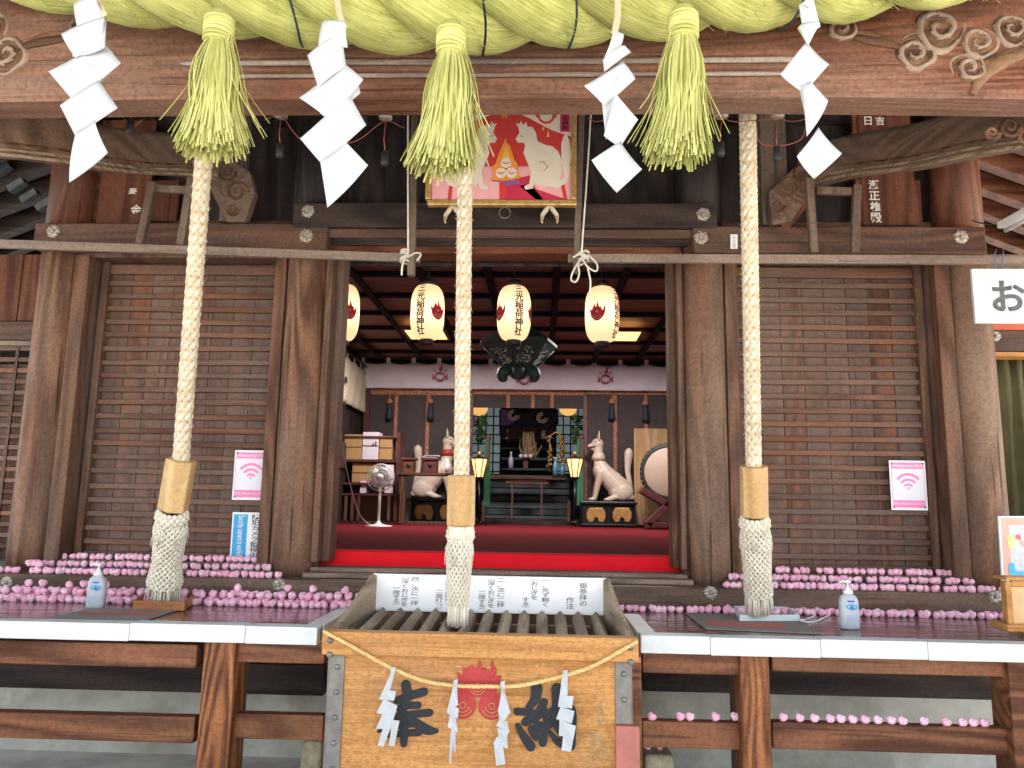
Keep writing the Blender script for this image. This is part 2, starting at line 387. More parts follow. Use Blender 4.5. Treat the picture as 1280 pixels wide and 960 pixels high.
    def ell(s, c, r, rot=None, seg=14, rings=8, mi=0):
        c = V(c); r = (r, r, r) if isinstance(r, (int, float)) else r
        vs = []; 
        for i in range(rings + 1):
            t = math.pi * i / rings
            for j in range(seg):
                a = 2 * math.pi * j / seg
                v = V((r[0] * math.sin(t) * math.cos(a), r[1] * math.sin(t) * math.sin(a), r[2] * math.cos(t)))
                vs.append(c + (rot @ v if rot else v))
        fs = []
        for i in range(rings):
            for j in range(seg):
                j2 = (j + 1) % seg
                fs.append((i * seg + j, (i + 1) * seg + j, (i + 1) * seg + j2, i * seg + j2))
        return s.add(vs, fs, mi, True)
    def cone(s, a, b, ra, rb, seg=12, mi=0):
        """round-ended capsule from a to b"""
        s.tube([a, V(a).lerp(V(b), .5), b], [ra, (ra + rb) / 2, rb], seg, mi)
        s.ell(a, ra, seg=seg, rings=6, mi=mi); s.ell(b, rb, seg=seg, rings=6, mi=mi); return s
    def prism(s, pts, n, mi=0):
        """closed outline (3-D points, planar) thickened along n"""
        pts = [V(p) for p in pts]; n = V(n); k = len(pts)
        vs = pts + [p + n for p in pts]
        fs = [tuple(range(k)), tuple(k + j for j in reversed(range(k)))]
        for j in range(k):
            j2 = (j + 1) % k; fs.append((j2, j, k + j, k + j2))
        return s.add(vs, fs, mi)
    def ppoly(s, pp, Y, depth=.002, mi=0):
        return s.prism([P(x, y, Y) for x, y in pp], (0, depth, 0), mi)
    def build(s, name, mat, parent=None, bevel=0, seg=2, sub=0, solid=0, smooth_all=None, fix=True, angle=35):
        me = bpy.data.meshes.new(name); me.from_pydata(s.v, [], s.f); 
        for m in (mat if isinstance(mat, (list, tuple)) else [mat]): me.materials.append(m)
        me.polygons.foreach_set('material_index', s.mi)
        me.polygons.foreach_set('use_smooth', [bool(x) if smooth_all is None else smooth_all for x in s.sm])
        if any(u is not None for u in s.uv):
            ul = me.uv_layers.new(name='UVMap'); k = 0
            flat = []
            for f, u in zip(s.f, s.uv):
                for i in range(len(f)): flat += (u[i] if u else (0, 0))
            ul.data.foreach_set('uv', flat)
        me.update()
        if fix:
            bm = bmesh.new(); bm.from_mesh(me); bmesh.ops.recalc_face_normals(bm, faces=bm.faces); bm.to_mesh(me); bm.free()
        o = bpy.data.objects.new(name, me); COL.objects.link(o)
        if parent is not None: par(o, parent)
        if solid:
            md = o.modifiers.new('thickness', 'SOLIDIFY'); md.thickness = solid; md.offset = 0
        if bevel:
            md = o.modifiers.new('edges', 'BEVEL'); md.width = bevel; md.segments = seg; md.limit_method = 'ANGLE'; md.angle_limit = rad(angle)
            md.harden_normals = False
        if sub:
            md = o.modifiers.new('sub', 'SUBSURF'); md.levels = sub; md.render_levels = sub
        return o
def par(o, parent):
    o.parent = parent
    if parent.type == 'EMPTY': o.matrix_parent_inverse = Matrix.Translation(-parent.location)
    return o
def thing(name, label, cat, loc=(0, 0, 0), group=None):
    o = bpy.data.objects.new(name, None); COL.objects.link(o); o.location = loc; o.empty_display_size = .05
    o['label'] = label; o['category'] = cat
    if group: o['group'] = group
    return o
def tag(o, label, cat, group=None):
    o['label'] = label; o['category'] = cat
    if group: o['group'] = group
    return o
def struct(o, kind='structure'):
    o['kind'] = kind; return o
def copy_tree(o, parent=None):
    c = o.copy(); COL.objects.link(c)
    if parent is not None: c.parent = parent
    for ch in list(o.children): copy_tree(ch, c)
    return c
def light(name, kind, loc, energy, col, parent=None, **kw):
    l = bpy.data.lights.new(name, kind); l.energy = energy; l.color = col
    for k, v in kw.items(): setattr(l, k, v)
    o = bpy.data.objects.new(name, l); COL.objects.link(o); o.location = loc
    if parent is not None: par(o, parent)
    return o

# ---------------------------------------------------------------- lettering
def glyphs(body, size, bold=0.0, vertical=False, extrude=0.0, line=1.02, raw=False):
    if vertical:
        out_v, out_f = [], []
        for k, ch in enumerate(body):
            v1, f1 = glyphs(ch, size, bold, raw=True); o = len(out_v)
            out_v += [V((v.x, v.y - k * size * CELL * line, v.z)) for v in v1]; out_f += [tuple(i + o for i in f) for f in f1]
        cx = 0; cy = (max(v.y for v in out_v) + min(v.y for v in out_v)) / 2
        return [V((v.x - cx, v.y - cy, v.z)) for v in out_v], out_f
    cu = bpy.data.curves.new('lettering_curve', 'FONT'); cu.body = body
    cu.size = size; cu.align_x = 'CENTER'; cu.align_y = 'TOP_BASELINE'; cu.offset = bold; cu.extrude = extrude
    cu.space_line = line; cu.resolution_u = 4
    o = bpy.data.objects.new('lettering_tmp', cu); COL.objects.link(o)
    dg = bpy.context.evaluated_depsgraph_get(); dg.update()
    me = bpy.data.meshes.new_from_object(o.evaluated_get(dg))
    vs = [v.co.copy() for v in me.vertices]; fs = [tuple(p.vertices) for p in me.polygons]
    bpy.data.objects.remove(o); bpy.data.meshes.remove(me); bpy.data.curves.remove(cu)
    if vs and not raw:
        cx = (min(v.x for v in vs) + max(v.x for v in vs)) / 2; cy = (min(v.y for v in vs) + max(v.y for v in vs)) / 2
        vs = [V((v.x - cx, v.y - cy, v.z)) for v in vs]
    return vs, fs
CELL = .95
def put_text(mb, body, o, U, W, size=None, bold=0.0, vertical=False, mi=0, h=None, w=None, line=1.02, nrm=None, ext=0):
    """lettering centred at o, U = right, W = up (unit); h / w fit the extent"""
    vs, fs = glyphs(body, size or .1, bold, vertical, ext, line)
    if not vs: return
    ex = max(v.x for v in vs) - min(v.x for v in vs); ey = max(v.y for v in vs) - min(v.y for v in vs)
    sx = sy = 1
    if h: sy = h / max(ey, 1e-6); sx = sy
    if w: sx = w / max(ex, 1e-6); sy = sy if h else sx
    o, U, W = V(o), V(U), V(W); Nn = nrm or U.cross(W)
    mb.add([o + U * (v.x * sx) + W * (v.y * sy) + Nn * v.z for v in vs], fs, mi)
def spline(pts, n=8):
    """Catmull-Rom through the points"""
    pts = [V(p) for p in pts]; q = [pts[0] * 2 - pts[1]] + pts + [pts[-1] * 2 - pts[-2]]; out = []
    for i in range(1, len(q) - 2):
        for k in range(n):
            t = k / n; a, b, c, d = q[i - 1], q[i], q[i + 1], q[i + 2]
            out.append(.5 * ((2 * b) + (c - a) * t + (2 * a - 5 * b + 4 * c - d) * t * t + (3 * b - a - 3 * c + d) * t ** 3))
    out.append(pts[-1]); return out
EX, EY, EZ = V((1, 0, 0)), V((0, 1, 0)), V((0, 0, 1))
# ================================================================ SETTING
X0 = -.248; YF = 4.62; ZV = 1.0
g = MB(); g.box(-60, 60, -60, 60, -.3, 0); struct(g.build('ground', M['gravel']))
g = MB(); g.box(-8, 8, 2.6, 14, -.02, .012); struct(g.build('foundation_floor', M['concrete']))

hall = thing('shrine_hall', 'weathered brown timber shrine hall with open middle bay, slatted side doors and white-edged veranda', 'shrine', (X0, YF, 0))
def hp(mb, name, mat, bevel=.006, parent=None, **k): return mb.build(name, M[mat] if isinstance(mat, str) else mat, parent or hall, bevel=bevel, **k)

# ---- pillars
pillars = []
for px in (65, 380, 878, 1213):
    x = P(px, 500, YF).x
    b = MB(); seg = 40; prof = []
    for k in range(13):
        z = 1.115 + k * (3.16 - 1.115) / 12
        prof.append((.148 - .004 * (k / 12), z))
    b.lathe(prof, (x, YF, 0), seg)
    o = hp(b, 'pillar', 'pillar', 0); pillars.append(x)
    # upper run of the pillar above the tie beam
    b = MB(); b.lathe([(.142, 3.161), (.14, 4.25)], (x, YF, 0), 32); b.build('pillar_top', M['plaque' if px in (65, 1213) else 'dark'], o)
XPL, XIL, XIR, XPR = pillars
# jambs beside the pillars (square uprights)
def jamb(x0, x1, y0=YF - .1, y1=YF + .06, z0=1.17, z1=3.04):
    b = MB(); b.box(x0, x1, y0, y1, z0, z1); return hp(b, 'door_jamb', 'jamb', .006)
for s, xo, xi in ((1, XPL, XIL), (-1, XPR, XIR)):
    jamb(xo + s * .135, xo + s * .225, YF - .13); jamb(xi - s * .20, xi - s * .13, YF - .09)
jamb(XIL + .13, XIL + .17, YF - .12, YF + .05, 1.2, 3.08); jamb(XIL + .17, XIL + .218, YF - .04, YF + .1, 1.2, 3.08)
jamb(XIR - .163, XIR - .13, YF - .12, YF + .05, 1.2, 3.08); jamb(XIR - .198, XIR - .163, YF - .04, YF + .1, 1.2, 3.08)

# ---- slatted side doors: boards, battens and frame
def door(x0, x1, s):
    b = MB(); n = 8; w = (x1 - x0) / n
    for k in range(n): b.box(x0 + k * w + .0012, x0 + (k + 1) * w - .0012, YF + .03 + R.uniform(0, .003), YF + .05, 1.175, 3.03)
    d = hp(b, 'slatted_door', 'board', .002)
    b = MB(); b.box(x0, x1, YF + .051, YF + .056, 1.175, 3.03); b.build('door_backing', M['dark'], d)
    z0, z1, n = 1.2, 2.985, 22
    for k in range(n):
        z = z0 + (z1 - z0) * k / (n - 1)
        b = MB(); t = .0155 if 0 < k < n - 1 else .03
        dz = R.uniform(-.004, .004); tl = R.uniform(-.004, .004)
        zz = z + dz
        vs = []
        for x, q in ((x0, -tl), (x1, tl)):
            for y, h in ((YF + .0, -t), (YF + .0, t), (YF + .031, t), (YF + .031, -t)): vs.append((x, y, zz + h + q))
        b.add(vs, [(0, 1, 2, 3), (7, 6, 5, 4), (0, 4, 5, 1), (1, 5, 6, 2), (2, 6, 7, 3), (3, 7, 4, 0)])
        b.build('batten', M['slat'], d, bevel=.0025)
    for q0, q1 in ((x0 - .045 if s > 0 else x0 - .03, x0), (x1, x1 + (.03 if s > 0 else .045))):
        b = MB(); b.box(q0, q1, YF - .02, YF + .05, 1.175, 3.03); b.build('door_stile', M['jamb'], d, bevel=.004)
    return d
door(XPL + .29, XIL - .225, 1); door(XIR + .225, XPR - .29, -1)
# door heads
for x0, x1 in ((XPL + .14, XIL - .14), (XIR + .14, XPR - .14)):
    b = MB(); b.box(x0, x1, YF - .1, YF + .08, 3.032, 3.1); hp(b, 'door_head', 'jamb')
    b = MB(); b.box(x0, x1, YF - .02, YF + .06, 3.103, 3.2); hp(b, 'transom_board', 'darkx')

# ---- tie beams over the doors, centre beam and lintel mouldings
def fitting(c, r, parent, y):
    """six-petal metal flower over a nail head"""
    b = MB()
    for k in range(6):
        a = k * math.pi / 3 + .3
        b.ell((c.x + r * .55 * math.cos(a), y - .003, c.z + r * .55 * math.sin(a)), (r * .46, .006, r * .46), seg=10, rings=6)
    for k in range(6):
        a = k * math.pi / 3 + .82
        b.ell((c.x + r * .95 * math.cos(a), y - .002, c.z + r * .95 * math.sin(a)), (r * .16, .004, r * .16), seg=6, rings=4)
    b.ell((c.x, y - .008, c.z), (r * .3, .012, r * .3), seg=10, rings=6)
    b.build('flower_fitting', M['fitting'], parent)
YN = 4.43
b = MB(); b.pbox(42, 279, 409, 311, YN, .14); t1 = hp(b, 'tie_beam', 'tie', .008)
b = MB(); b.pbox(866, 283, 1232, 316, YN, .14); t2 = hp(b, 'tie_beam', 'tie', .008)
for p, t in (((67, 289), t1), ((383, 295), t1), ((876, 297), t2), ((1201, 296), t2)): fitting(P(*p, YN), .042, t, YN)
b = MB(); b.pbox(366, 253, 896, 284, YN - .012, .15); t3 = hp(b, 'centre_beam', 'darkx', .008)
for p in ((385, 264), (879, 268)): fitting(P(*p, YN - .012), .04, t3, YN - .012)
# small old nail stains: faint metal ring where a fitting is missing
c = P(631, 266, YN - .012); b = MB(); b.tube([(c.x + .035 * math.cos(a * .6), YN - .013, c.z + .035 * math.sin(a * .6)) for a in range(11)], .003, 5); b.build('nail_ring', M['fitting'], t3)
b = MB(); b.pbox(410, 284, 866, 297, YN + .03, .12); hp(b, 'lintel_moulding', 'tie', .006)
b = MB(); b.pbox(410, 297.5, 866, 307, YN + .07, .1); hp(b, 'lintel_moulding', 'darkx', .006)
zl = P(620, 321, YF).z; zt = P(620, 306, YN + .09).z
b = MB(); b.box(XIL + .13, XIR - .13, YF - .1, YF + .07, zl - .01, zt - .004); hp(b, 'lintel', 'tie_red', .006)

# ---- dark wall above the beams: vertical boards with old pasted paper slips
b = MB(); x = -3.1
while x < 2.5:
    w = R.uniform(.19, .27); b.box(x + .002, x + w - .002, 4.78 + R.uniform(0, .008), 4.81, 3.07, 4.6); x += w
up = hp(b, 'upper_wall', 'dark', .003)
for x0, x1 in ((XPL, XIL), (XIR, XPR)):
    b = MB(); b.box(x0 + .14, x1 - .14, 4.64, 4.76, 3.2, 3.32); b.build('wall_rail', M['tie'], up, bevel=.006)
slips = [(441, 192, 12, 34), (459, 195, 14, 66 * .5), (474, 195, 14, 33), (491, 195, 12, 33), (357, 228, 9, 48), (405, 205, 14, 40), (423, 200, 9, 26), (452, 158, 14, 26),
         (806, 210, 12, 30), (822, 214, 10, 38), (850, 206, 11, 34), (883, 208, 12, 40), (900, 228, 14, 44), (868, 230, 10, 24), (838, 216, 9, 30), (920, 214, 8, 30)]
SL = plain('aged_paper_slip', (.12, .115, .105), .9, var=.35, nscale=60, col2=(.05, .045, .045), thr=(.45, .6))
SLW = plain('white_frame_slip', (.42, .42, .4), .8, var=.2, nscale=40)
b = MB()
for (px, py, w, h) in slips:
    b.pbox(px - w / 2, py - h / 2, px + w / 2, py + h / 2, 4.775, .002)
b.build('paper_slips', SL, up)
b = MB(); b.pbox(352, 204, 362, 252, 4.768, .002); b.build('paper_slip', SLW, up)
b = MB(); b.pbox(353.5, 206, 360.5, 250, 4.766, .0015); put_text(b, '千社鈴木進', P(357, 228, 4.764), EX, EZ, .1, .004, True, mi=1, h=.19); b.build('slip_lettering', [M['black'], SLW], up)

# ---- upright posts and carved brackets above the side bays
def upost(px0, px1, pyt, pyb, Y, mat='tie_z', dep=.12):
    b = MB(); b.pbox(px0, pyt, px1, pyb, Y, dep); return hp(b, 'bracket_post', mat, .006)
up1 = upost(279, 303, 120, 276, 4.5); up2 = upost(951, 984, 125, 281, 4.5)
def bracket(pp, Y, curls, parent):
    b = MB(); b.ppoly(pp, Y, .07)
    o = b.build('carved_bracket', M['ebi'], parent, bevel=.006)
    b = MB()
    for cx, cy, r, sgn in curls:
        pts = []
        for k in range(34):
            a = k * .33; rr = r * (1 - k / 36); p = P(cx + rr * math.cos(a * sgn), cy + rr * math.sin(a * sgn), Y - .004); pts.append(p)
        b.tube(pts, [.009 * (1 - .6 * k / 34) for k in range(34)], 6)
    b.build('carved_curl', M['carve'], o)
bracket([(272, 196), (290, 200), (312, 214), (318, 240), (306, 277), (284, 277), (262, 236)], 4.42, [(283, 215, 12, 1), (296, 240, 14, -1), (290, 262, 8, 1)], up1)
bracket([(1018, 190), (1030, 205), (1012, 240), (990, 276), (966, 281), (961, 240), (990, 212)], 4.42, [(1002, 216, 13, 1), (985, 236, 15, -1), (973, 257, 8, 1)], up2)
b = MB(); b.bar(P(1016, 232, 4.47), P(974, 284, 4.47), .07, .10); b.build('diagonal_brace', M['tie_red'], up2, bevel=.006)

# ---- S-curved rainbow beams running forward to the porch
def ebi(pp, hs, edge, name='rainbow_beam'):
    pts = spline([P(*q) for q in pp], 8); n = len(pts)
    sec = [(-.085, -.075), (-.07, -.115), (.07, -.115), (.085, -.075), (.085, .10), (.06, .125), (-.06, .125), (-.085, .10)]
    sc = [hs[0] + (hs[1] - hs[0]) * i / (n - 1) for i in range(n)]
    b = MB(); b.sweep(pts, sec, mi=0, smooth=False, scale=sc); o = hp(b, name, 'ebi', .01, angle=20)
    for dv, r in ((-.118, .010), (-.092, .008), (-.06, .006)):
        b = MB(); b.tube([p + V((edge * (.088 if dv > -.1 else .068) * s, 0, dv * s)) for p, s in zip(pts[1:-1], sc[1:-1])], r, 6); b.build('carved_groove', M['ebi_light' if dv < -.09 else 'carve'], o)
    return o
eb1 = ebi([(-120, 158, 2.85), (-20, 164, 3.05), (70, 176, 3.4), (150, 190, 3.8), (235, 197, 4.3), (285, 212, 4.55)], (.86, .98), 1)
eb2 = ebi([(1420, 150, 2.85), (1310, 152, 3.05), (1225, 166, 3.4), (1150, 184, 3.8), (1070, 196, 4.3), (1005, 212, 4.55)], (.86, .98), -1)
b = MB()
for cx, cy, r in ((1262, 158, 14), (1240, 166, 9), (1283, 170, 12)):
    pts = []
    for k in range(30):
        a = k * .36; rr = r * (1 - k / 32); pts.append(P(cx + rr * math.cos(a), cy + rr * math.sin(a), 3.02))
    b.tube(pts, [.012 * (1 - .6 * k / 30) for k in range(30)], 6)
b.build('carved_curl', M['carve'], eb2)

# ---- porch beam (front), profiled, with mouldings and carved clouds
YB = 2.75
def zb(row): return P(590, row, YB).z
b = MB(); prof = [(-95, 0), (-60, .0), (60, .012), (66, .014), (69, .03), (77, .03), (79, .012), (84, .012), (86, .036), (91, .036), (94, .02), (112, .02), (115, .034), (118, .03)]
xs = [-3.3 + 5.9 * k / 70 for k in range(71)]; xa, xb2 = P(178, 90, YB).x, P(1058, 90, YB).x
vs = []; k = len(prof) + 4
for x in xs:
    e = min(1, max(0, (x - xa) / .35)) * min(1, max(0, (xb2 - x) / .35)); e = e * e * (3 - 2 * e)
    dr = 7 * (1 - min(1, max(0, (x + 3.0) / 1.6)) * min(1, max(0, (2.35 - x) / 1.5)))
    for row, dy in prof:
        flat = .006 if row < 115 else .022
        vs.append((x, YB + (dy * e + flat * (1 - e) if row < 119 else dy), zb(row + (dr if row > 108 else 0))))
    vs.append((x, YB + .155, zb(118.5 + dr))); vs.append((x, YB + .17, zb(116 + dr))); vs.append((x, YB + .26, zb(70))); vs.append((x, YB + .26, zb(-95)))
fs = []
for i in range(len(xs) - 1):
    for j in range(k): fs.append((i * k + j, i * k + (j + 1) % k, (i + 1) * k + (j + 1) % k, (i + 1) * k + j))
fs += [tuple(range(k)), tuple((len(xs) - 1) * k + j for j in reversed(range(k)))]
b.add(vs, fs); beam = hp(b, 'porch_beam', 'beam', .004, angle=25)
for row, h, dy in ((73, 4.6, .022), (88.5, 3.4, .03)):
    b = MB(); pts = []
    n = 60
    for i in range(n + 1):
        x = xa - .02 + (xb2 - xa + .04) * i / n; u = min(i, n - i) / n
        dr = 9 * max(0, 1 - u / .09) ** 2 if row < 80 else 16 * max(0, 1 - u / .11) ** 2
        pts.append(V((x, YB + dy, zb(row + dr))))
    b.tube(pts, [h * .0029 * min(1, .15 + min(i, n - i) / 5) for i in range(n + 1)], 10, flat=.7, hint=(0, 1, 0)); b.build('bead_moulding', M['beam_grey'], beam)
def curl_disc(mb, c, r, turn, sgn, lob, hgt=.034):
    nr, na = 16, 44; vs = []; fs = []
    for i in range(nr + 1):
        q = i / nr
        for j in range(na):
            a = 2 * math.pi * j / na
            rr = r * q * (1 + .10 * q * math.sin(lob * a + turn))
            sp = .5 + .5 * math.cos(2 * math.pi * (q * 2.1) - sgn * a + turn)
            h = hgt * (1 - q ** 3) * .45 + hgt * .6 * sp * (1 - q ** 5) * min(1, q * 3)
            vs.append((c.x + rr * math.cos(a), c.y + .012 - h, c.z + rr * math.sin(a)))
    for i in range(nr):
        for j in range(na):
            j2 = (j + 1) % na; f = (i * na + j, i * na + j2, (i + 1) * na + j2, (i + 1) * na + j)
            q = (i + .5) / nr; a = 2 * math.pi * (j + .5) / na; sp = .5 + .5 * math.cos(2 * math.pi * (q * 2.1) - sgn * a + turn)
            mb.add([vs[w_] for w_ in f], [(0, 1, 2, 3)], 1 if sp > .62 and q > .15 else 0, True)
for side in (0, 1):
    b = MB()
    mp = (lambda x: x) if side == 0 else (lambda x: 1152 - x)
    sg = 1 if side == 0 else -1
    for cx, cy, r, t, lob in ((1173, 37, 31, .4, 3), (1142, 68, 26, 2.2, 4), (1222, 54, 24, 1.2, 3), (1211, 86, 22, 3.6, 4), (1264, 37, 23, .2, 3), (1300, 62, 26, 1, 3), (1050, 36, 21, 2.7, 3)):
        p = P(mp(cx), cy, YB + .006); curl_disc(b, p, 1.25 * r * YB / F, t, sg, lob)
    def tail(pp, w):
        pts = spline([P(mp(x), y, YB + .004) for x, y in pp], 6); n = len(pts)
        b.tube(pts, [w * (.35 + .65 * math.sin(math.pi * min(1, (i + .6) / n))) for i in range(n)], 8, flat=.5, hint=(0, 1, 0))
    tail([(1058, 44), (1085, 50), (1112, 55), (1132, 62)], .02); tail([(1062, 40), (1090, 43), (1118, 51)], .012)
    tail([(1216, 118), (1228, 96), (1252, 78), (1290, 62), (1330, 52)], .03); tail([(1206, 98), (1224, 82), (1262, 66), (1300, 54)], .018)
    bm_ = bmesh.new(); o_ = b.build('carved_clouds', [M['carve'], M['ridge']], beam); bm_.from_mesh(o_.data); bmesh.ops.remove_doubles(bm_, verts=bm_.verts, dist=.0002); bmesh.ops.recalc_face_normals(bm_, faces=bm_.faces); bm_.to_mesh(o_.data); bm_.free()
# sleeve-cut tips and small engraved scroll on the beam underside chamfer
for cx in (208, 928):
    b = MB()
    for dx, r in ((-16, 5), (-7, 4), (4, 5), (14, 4)):
        pts = [P(cx + dx + r * (1 - k / 16) * math.cos(k * .55), 117 + r * (1 - k / 16) * math.sin(k * .55), YB + .035) for k in range(15)]
        b.tube(pts, .004, 5)
    b.build('engraved_scroll', M['carve'], beam)

# ---- roofs: porch roof, hall roof, eaves rafters at both sides
b = MB(); b.add([(-5.2, .5, 3.7), (4.7, .5, 3.7), (4.7, 5.4, 5.1), (-5.2, 5.4, 5.1), (-5.2, .5, 3.85), (4.7, .5, 3.85), (4.7, 5.4, 5.25), (-5.2, 5.4, 5.25)],
              [(0, 3, 2, 1), (4, 5, 6, 7), (0, 1, 5, 4), (1, 2, 6, 5), (2, 3, 7, 6), (3, 0, 4, 7)]); hp(b, 'extended_porch_roof', 'tile', 0)  # front eave drawn further forward, out of view, to cut sky light
b = MB(); b.box(-6, 5.6, 5.41, 19, 5.0, 5.3); hp(b, 'hall_roof', 'tile', 0)
for s in (-1, 1):
    xo = X0 + s * 2.55
    for k in range(17):
        y = 3.3 + k * .3
        b = MB(); a = V((xo, y, 4.25)); e = V((xo + s * 2.6, y, 3.2))
        b.bar(a, e, .1, .12); o = hp(b, 'rafter', 'tie_red' if s > 0 else 'darkx', .004)
    b = MB(); b.add([(xo, 2.9, 4.33), (xo + s * 2.9, 2.9, 3.16), (xo + s * 2.9, 9, 3.16), (xo, 9, 4.33), (xo, 2.9, 4.37), (xo + s * 2.9, 2.9, 3.2), (xo + s * 2.9, 9, 3.2), (xo, 9, 4.37)],
                  [(0, 3, 2, 1), (4, 5, 6, 7), (0, 1, 5, 4), (1, 2, 6, 5), (2, 3, 7, 6), (3, 0, 4, 7)]); hp(b, 'eaves_board', 'tie_red' if s > 0 else 'darkx', 0)
b = MB()
for (px, py) in ((4, 212), (22, 232), (38, 246), (57, 256)):
    c = P(px, py, 5.0); b.bar(c + V((.05, 0, .035)), c - V((.05, 0, .035)), .06, .05)
hp(b, 'painted_rafter_end', 'paleblue', .003)

# ---- left wing behind the outer pillar
YW = 5.3
b = MB(); b.pbox(-160, 455, 60, 720, YW + .04, .03); lw = hp(b, 'wing_wall', 'board', 0)
b = MB()
for k in range(19): b.pbox(-160, 432 + k * 13.7, 44 + 8, 437.5 + k * 13.7, YW, .03)
b.build('lattice_bars', M['slat'], lw, bevel=.003)
b = MB()
for k in range(7): b.pbox(-140 + k * 29, 425, -136 + k * 29, 700, YW - .006, .02)
b.build('lattice_uprights', M['jamb'], lw, bevel=.002)
b = MB(); b.pbox(-160, 401, 58, 424, YW - .03, .1); b.build('wing_rail', M['tie'], lw, bevel=.005)
b = MB(); b.pbox(-160, 425, 52, 431, YW - .04, .1); b.build('wing_sill', M['bar'], lw, bevel=.004)
b = MB()
for k in range(7): b.pbox(-160 + k * 31, 318, -130 + k * 31, 401, YW + .02, .02)
b.build('wing_boards', M['plaque'], lw, bevel=.003)
b = MB(); b.pbox(-160, 700, 40, 722, 4.9, .3); b.build('wing_step', M['paleblue'], lw)
b = MB(); b.box(-6, P(60, 500, YW).x, 5.6, 5.62, 0.2, 3.3); b.build('wing_back', M['dark'], lw)
# ---- right wing: beam, vermilion strips, opening with curtain behind
YR = 4.95
b = MB(); b.pbox(1226, 413, 1420, 440, YR, .12); rw = hp(b, 'wing_beam', 'tie', .006)
fitting(P(1244, 420, YR), .035, rw, YR)
b = MB(); b.pbox(1226, 404, 1420, 412.5, YR - .01, .12); b.build('vermilion_strip', M['vermilion'], rw, bevel=.003)
b = MB(); b.pbox(1226, 440.5, 1420, 446, YR - .015, .12); b.build('vermilion_edge', M['orangew'], rw, bevel=.003)
b = MB(); b.box(P(1210, 300, YR).x, 5, YR + .5, YR + .52, .8, 3.25); b.build('wing_back', M['dark'], rw)
b = MB(); b.pbox(1226, 318, 1420, 404, YR + .03, .06); b.build('wing_boards', M['tie_z'], rw, bevel=.003)
b = MB(); b.pbox(1217, 700, 1420, 790, YR, .06); b.build('wing_panel', M['board'], rw)

# ================================================================ hall interior
XL, XR, YI, ZC, ZF = -3.05, 2.62, 12.8, 3.95, 1.222
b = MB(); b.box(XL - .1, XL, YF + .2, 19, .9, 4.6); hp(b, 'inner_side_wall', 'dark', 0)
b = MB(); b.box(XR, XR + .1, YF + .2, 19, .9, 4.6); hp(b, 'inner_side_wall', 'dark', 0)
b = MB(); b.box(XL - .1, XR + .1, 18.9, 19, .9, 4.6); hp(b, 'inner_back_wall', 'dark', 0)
b = MB(); b.box(XL, XR, 4.71, 4.9, 1.0, 1.256); hp(b, 'inner_step', 'redcloth', .012, seg=3)
b = MB(); b.box(XL, XR, 4.901, 18.9, 1.0, ZF); hp(b, 'inner_floor', 'carpet', .004)
b = MB(); b.box(XL, XR, YF + .22, 18.9, ZC + .03, ZC + .06); ce = hp(b, 'ceiling', 'ceil', 0)
b = MB(); b.box(XL, XR, YF + .1, YF + .16, zl + .01, ZC + .05); b.build('inner_header', M['dark'], ce)
for k in range(10):
    y = 5.28 + k * .85
    b = MB(); b.box(XL, XR, y, y + .07, ZC - .02, ZC + .03); b.build('ceiling_batten', M['blackbatten'], ce)
for k in range(8):
    x = XL + (k + .5) * (XR - XL) / 8
    b = MB(); b.box(x - .04, x + .04, YF + .25, YI, ZC - .05, ZC - .022); b.build('ceiling_batten', M['blackbatten'], ce)

# ================================================================ veranda
yvf = 3.45; nx0, nx1, ny = P(404, 795, 3.42).x - .02, P(800, 803, 3.42).x + .0, 4.05
dk = MB()
dk.add([(-4.2, yvf, ZV), (nx0, yvf, ZV), (nx0, ny, ZV), (nx1, ny, ZV), (nx1, yvf, ZV), (3.2, yvf, ZV), (3.2, 4.62, ZV), (-4.2, 4.62, ZV)] +
       [(x, y, ZV - .05) for x, y in ((-4.2, yvf), (nx0, yvf), (nx0, ny), (nx1, ny), (nx1, yvf), (3.2, yvf), (3.2, 4.62), (-4.2, 4.62))],
       [tuple(range(8)), tuple(8 + j for j in reversed(range(8)))] + [((j + 1) % 8, j, 8 + j, 8 + (j + 1) % 8) for j in range(8)])
deck = hp(dk, 'veranda_deck', 'deck', 0)
# white-painted end boards, in lengths
def eboard(x0, x1, y0=yvf - .05, y1=yvf + .035, dz=0):
    b = MB(); b.box(x0, x1, y0, y1, ZV - .062 + dz, ZV + .012 + dz); b.build('white_edge_board', M['white'], deck, bevel=.004)
xs = [-4.2, -3.3, -2.42, -1.78, -1.27, nx0 - .0]
for i in range(len(xs) - 1): eboard(xs[i] + .001, xs[i + 1] - .001, dz=R.uniform(-.003, .002))
xs = [nx1, .72, 1.18, 1.62, 2.25, 3.2]
for i in range(len(xs) - 1): eboard(xs[i] + .001, xs[i + 1] - .001, dz=R.uniform(-.003, .002))
eboard(nx0 - .075, nx0 + .005, yvf + .036, ny); eboard(nx1 - .005, nx1 + .075, yvf + .036, ny)
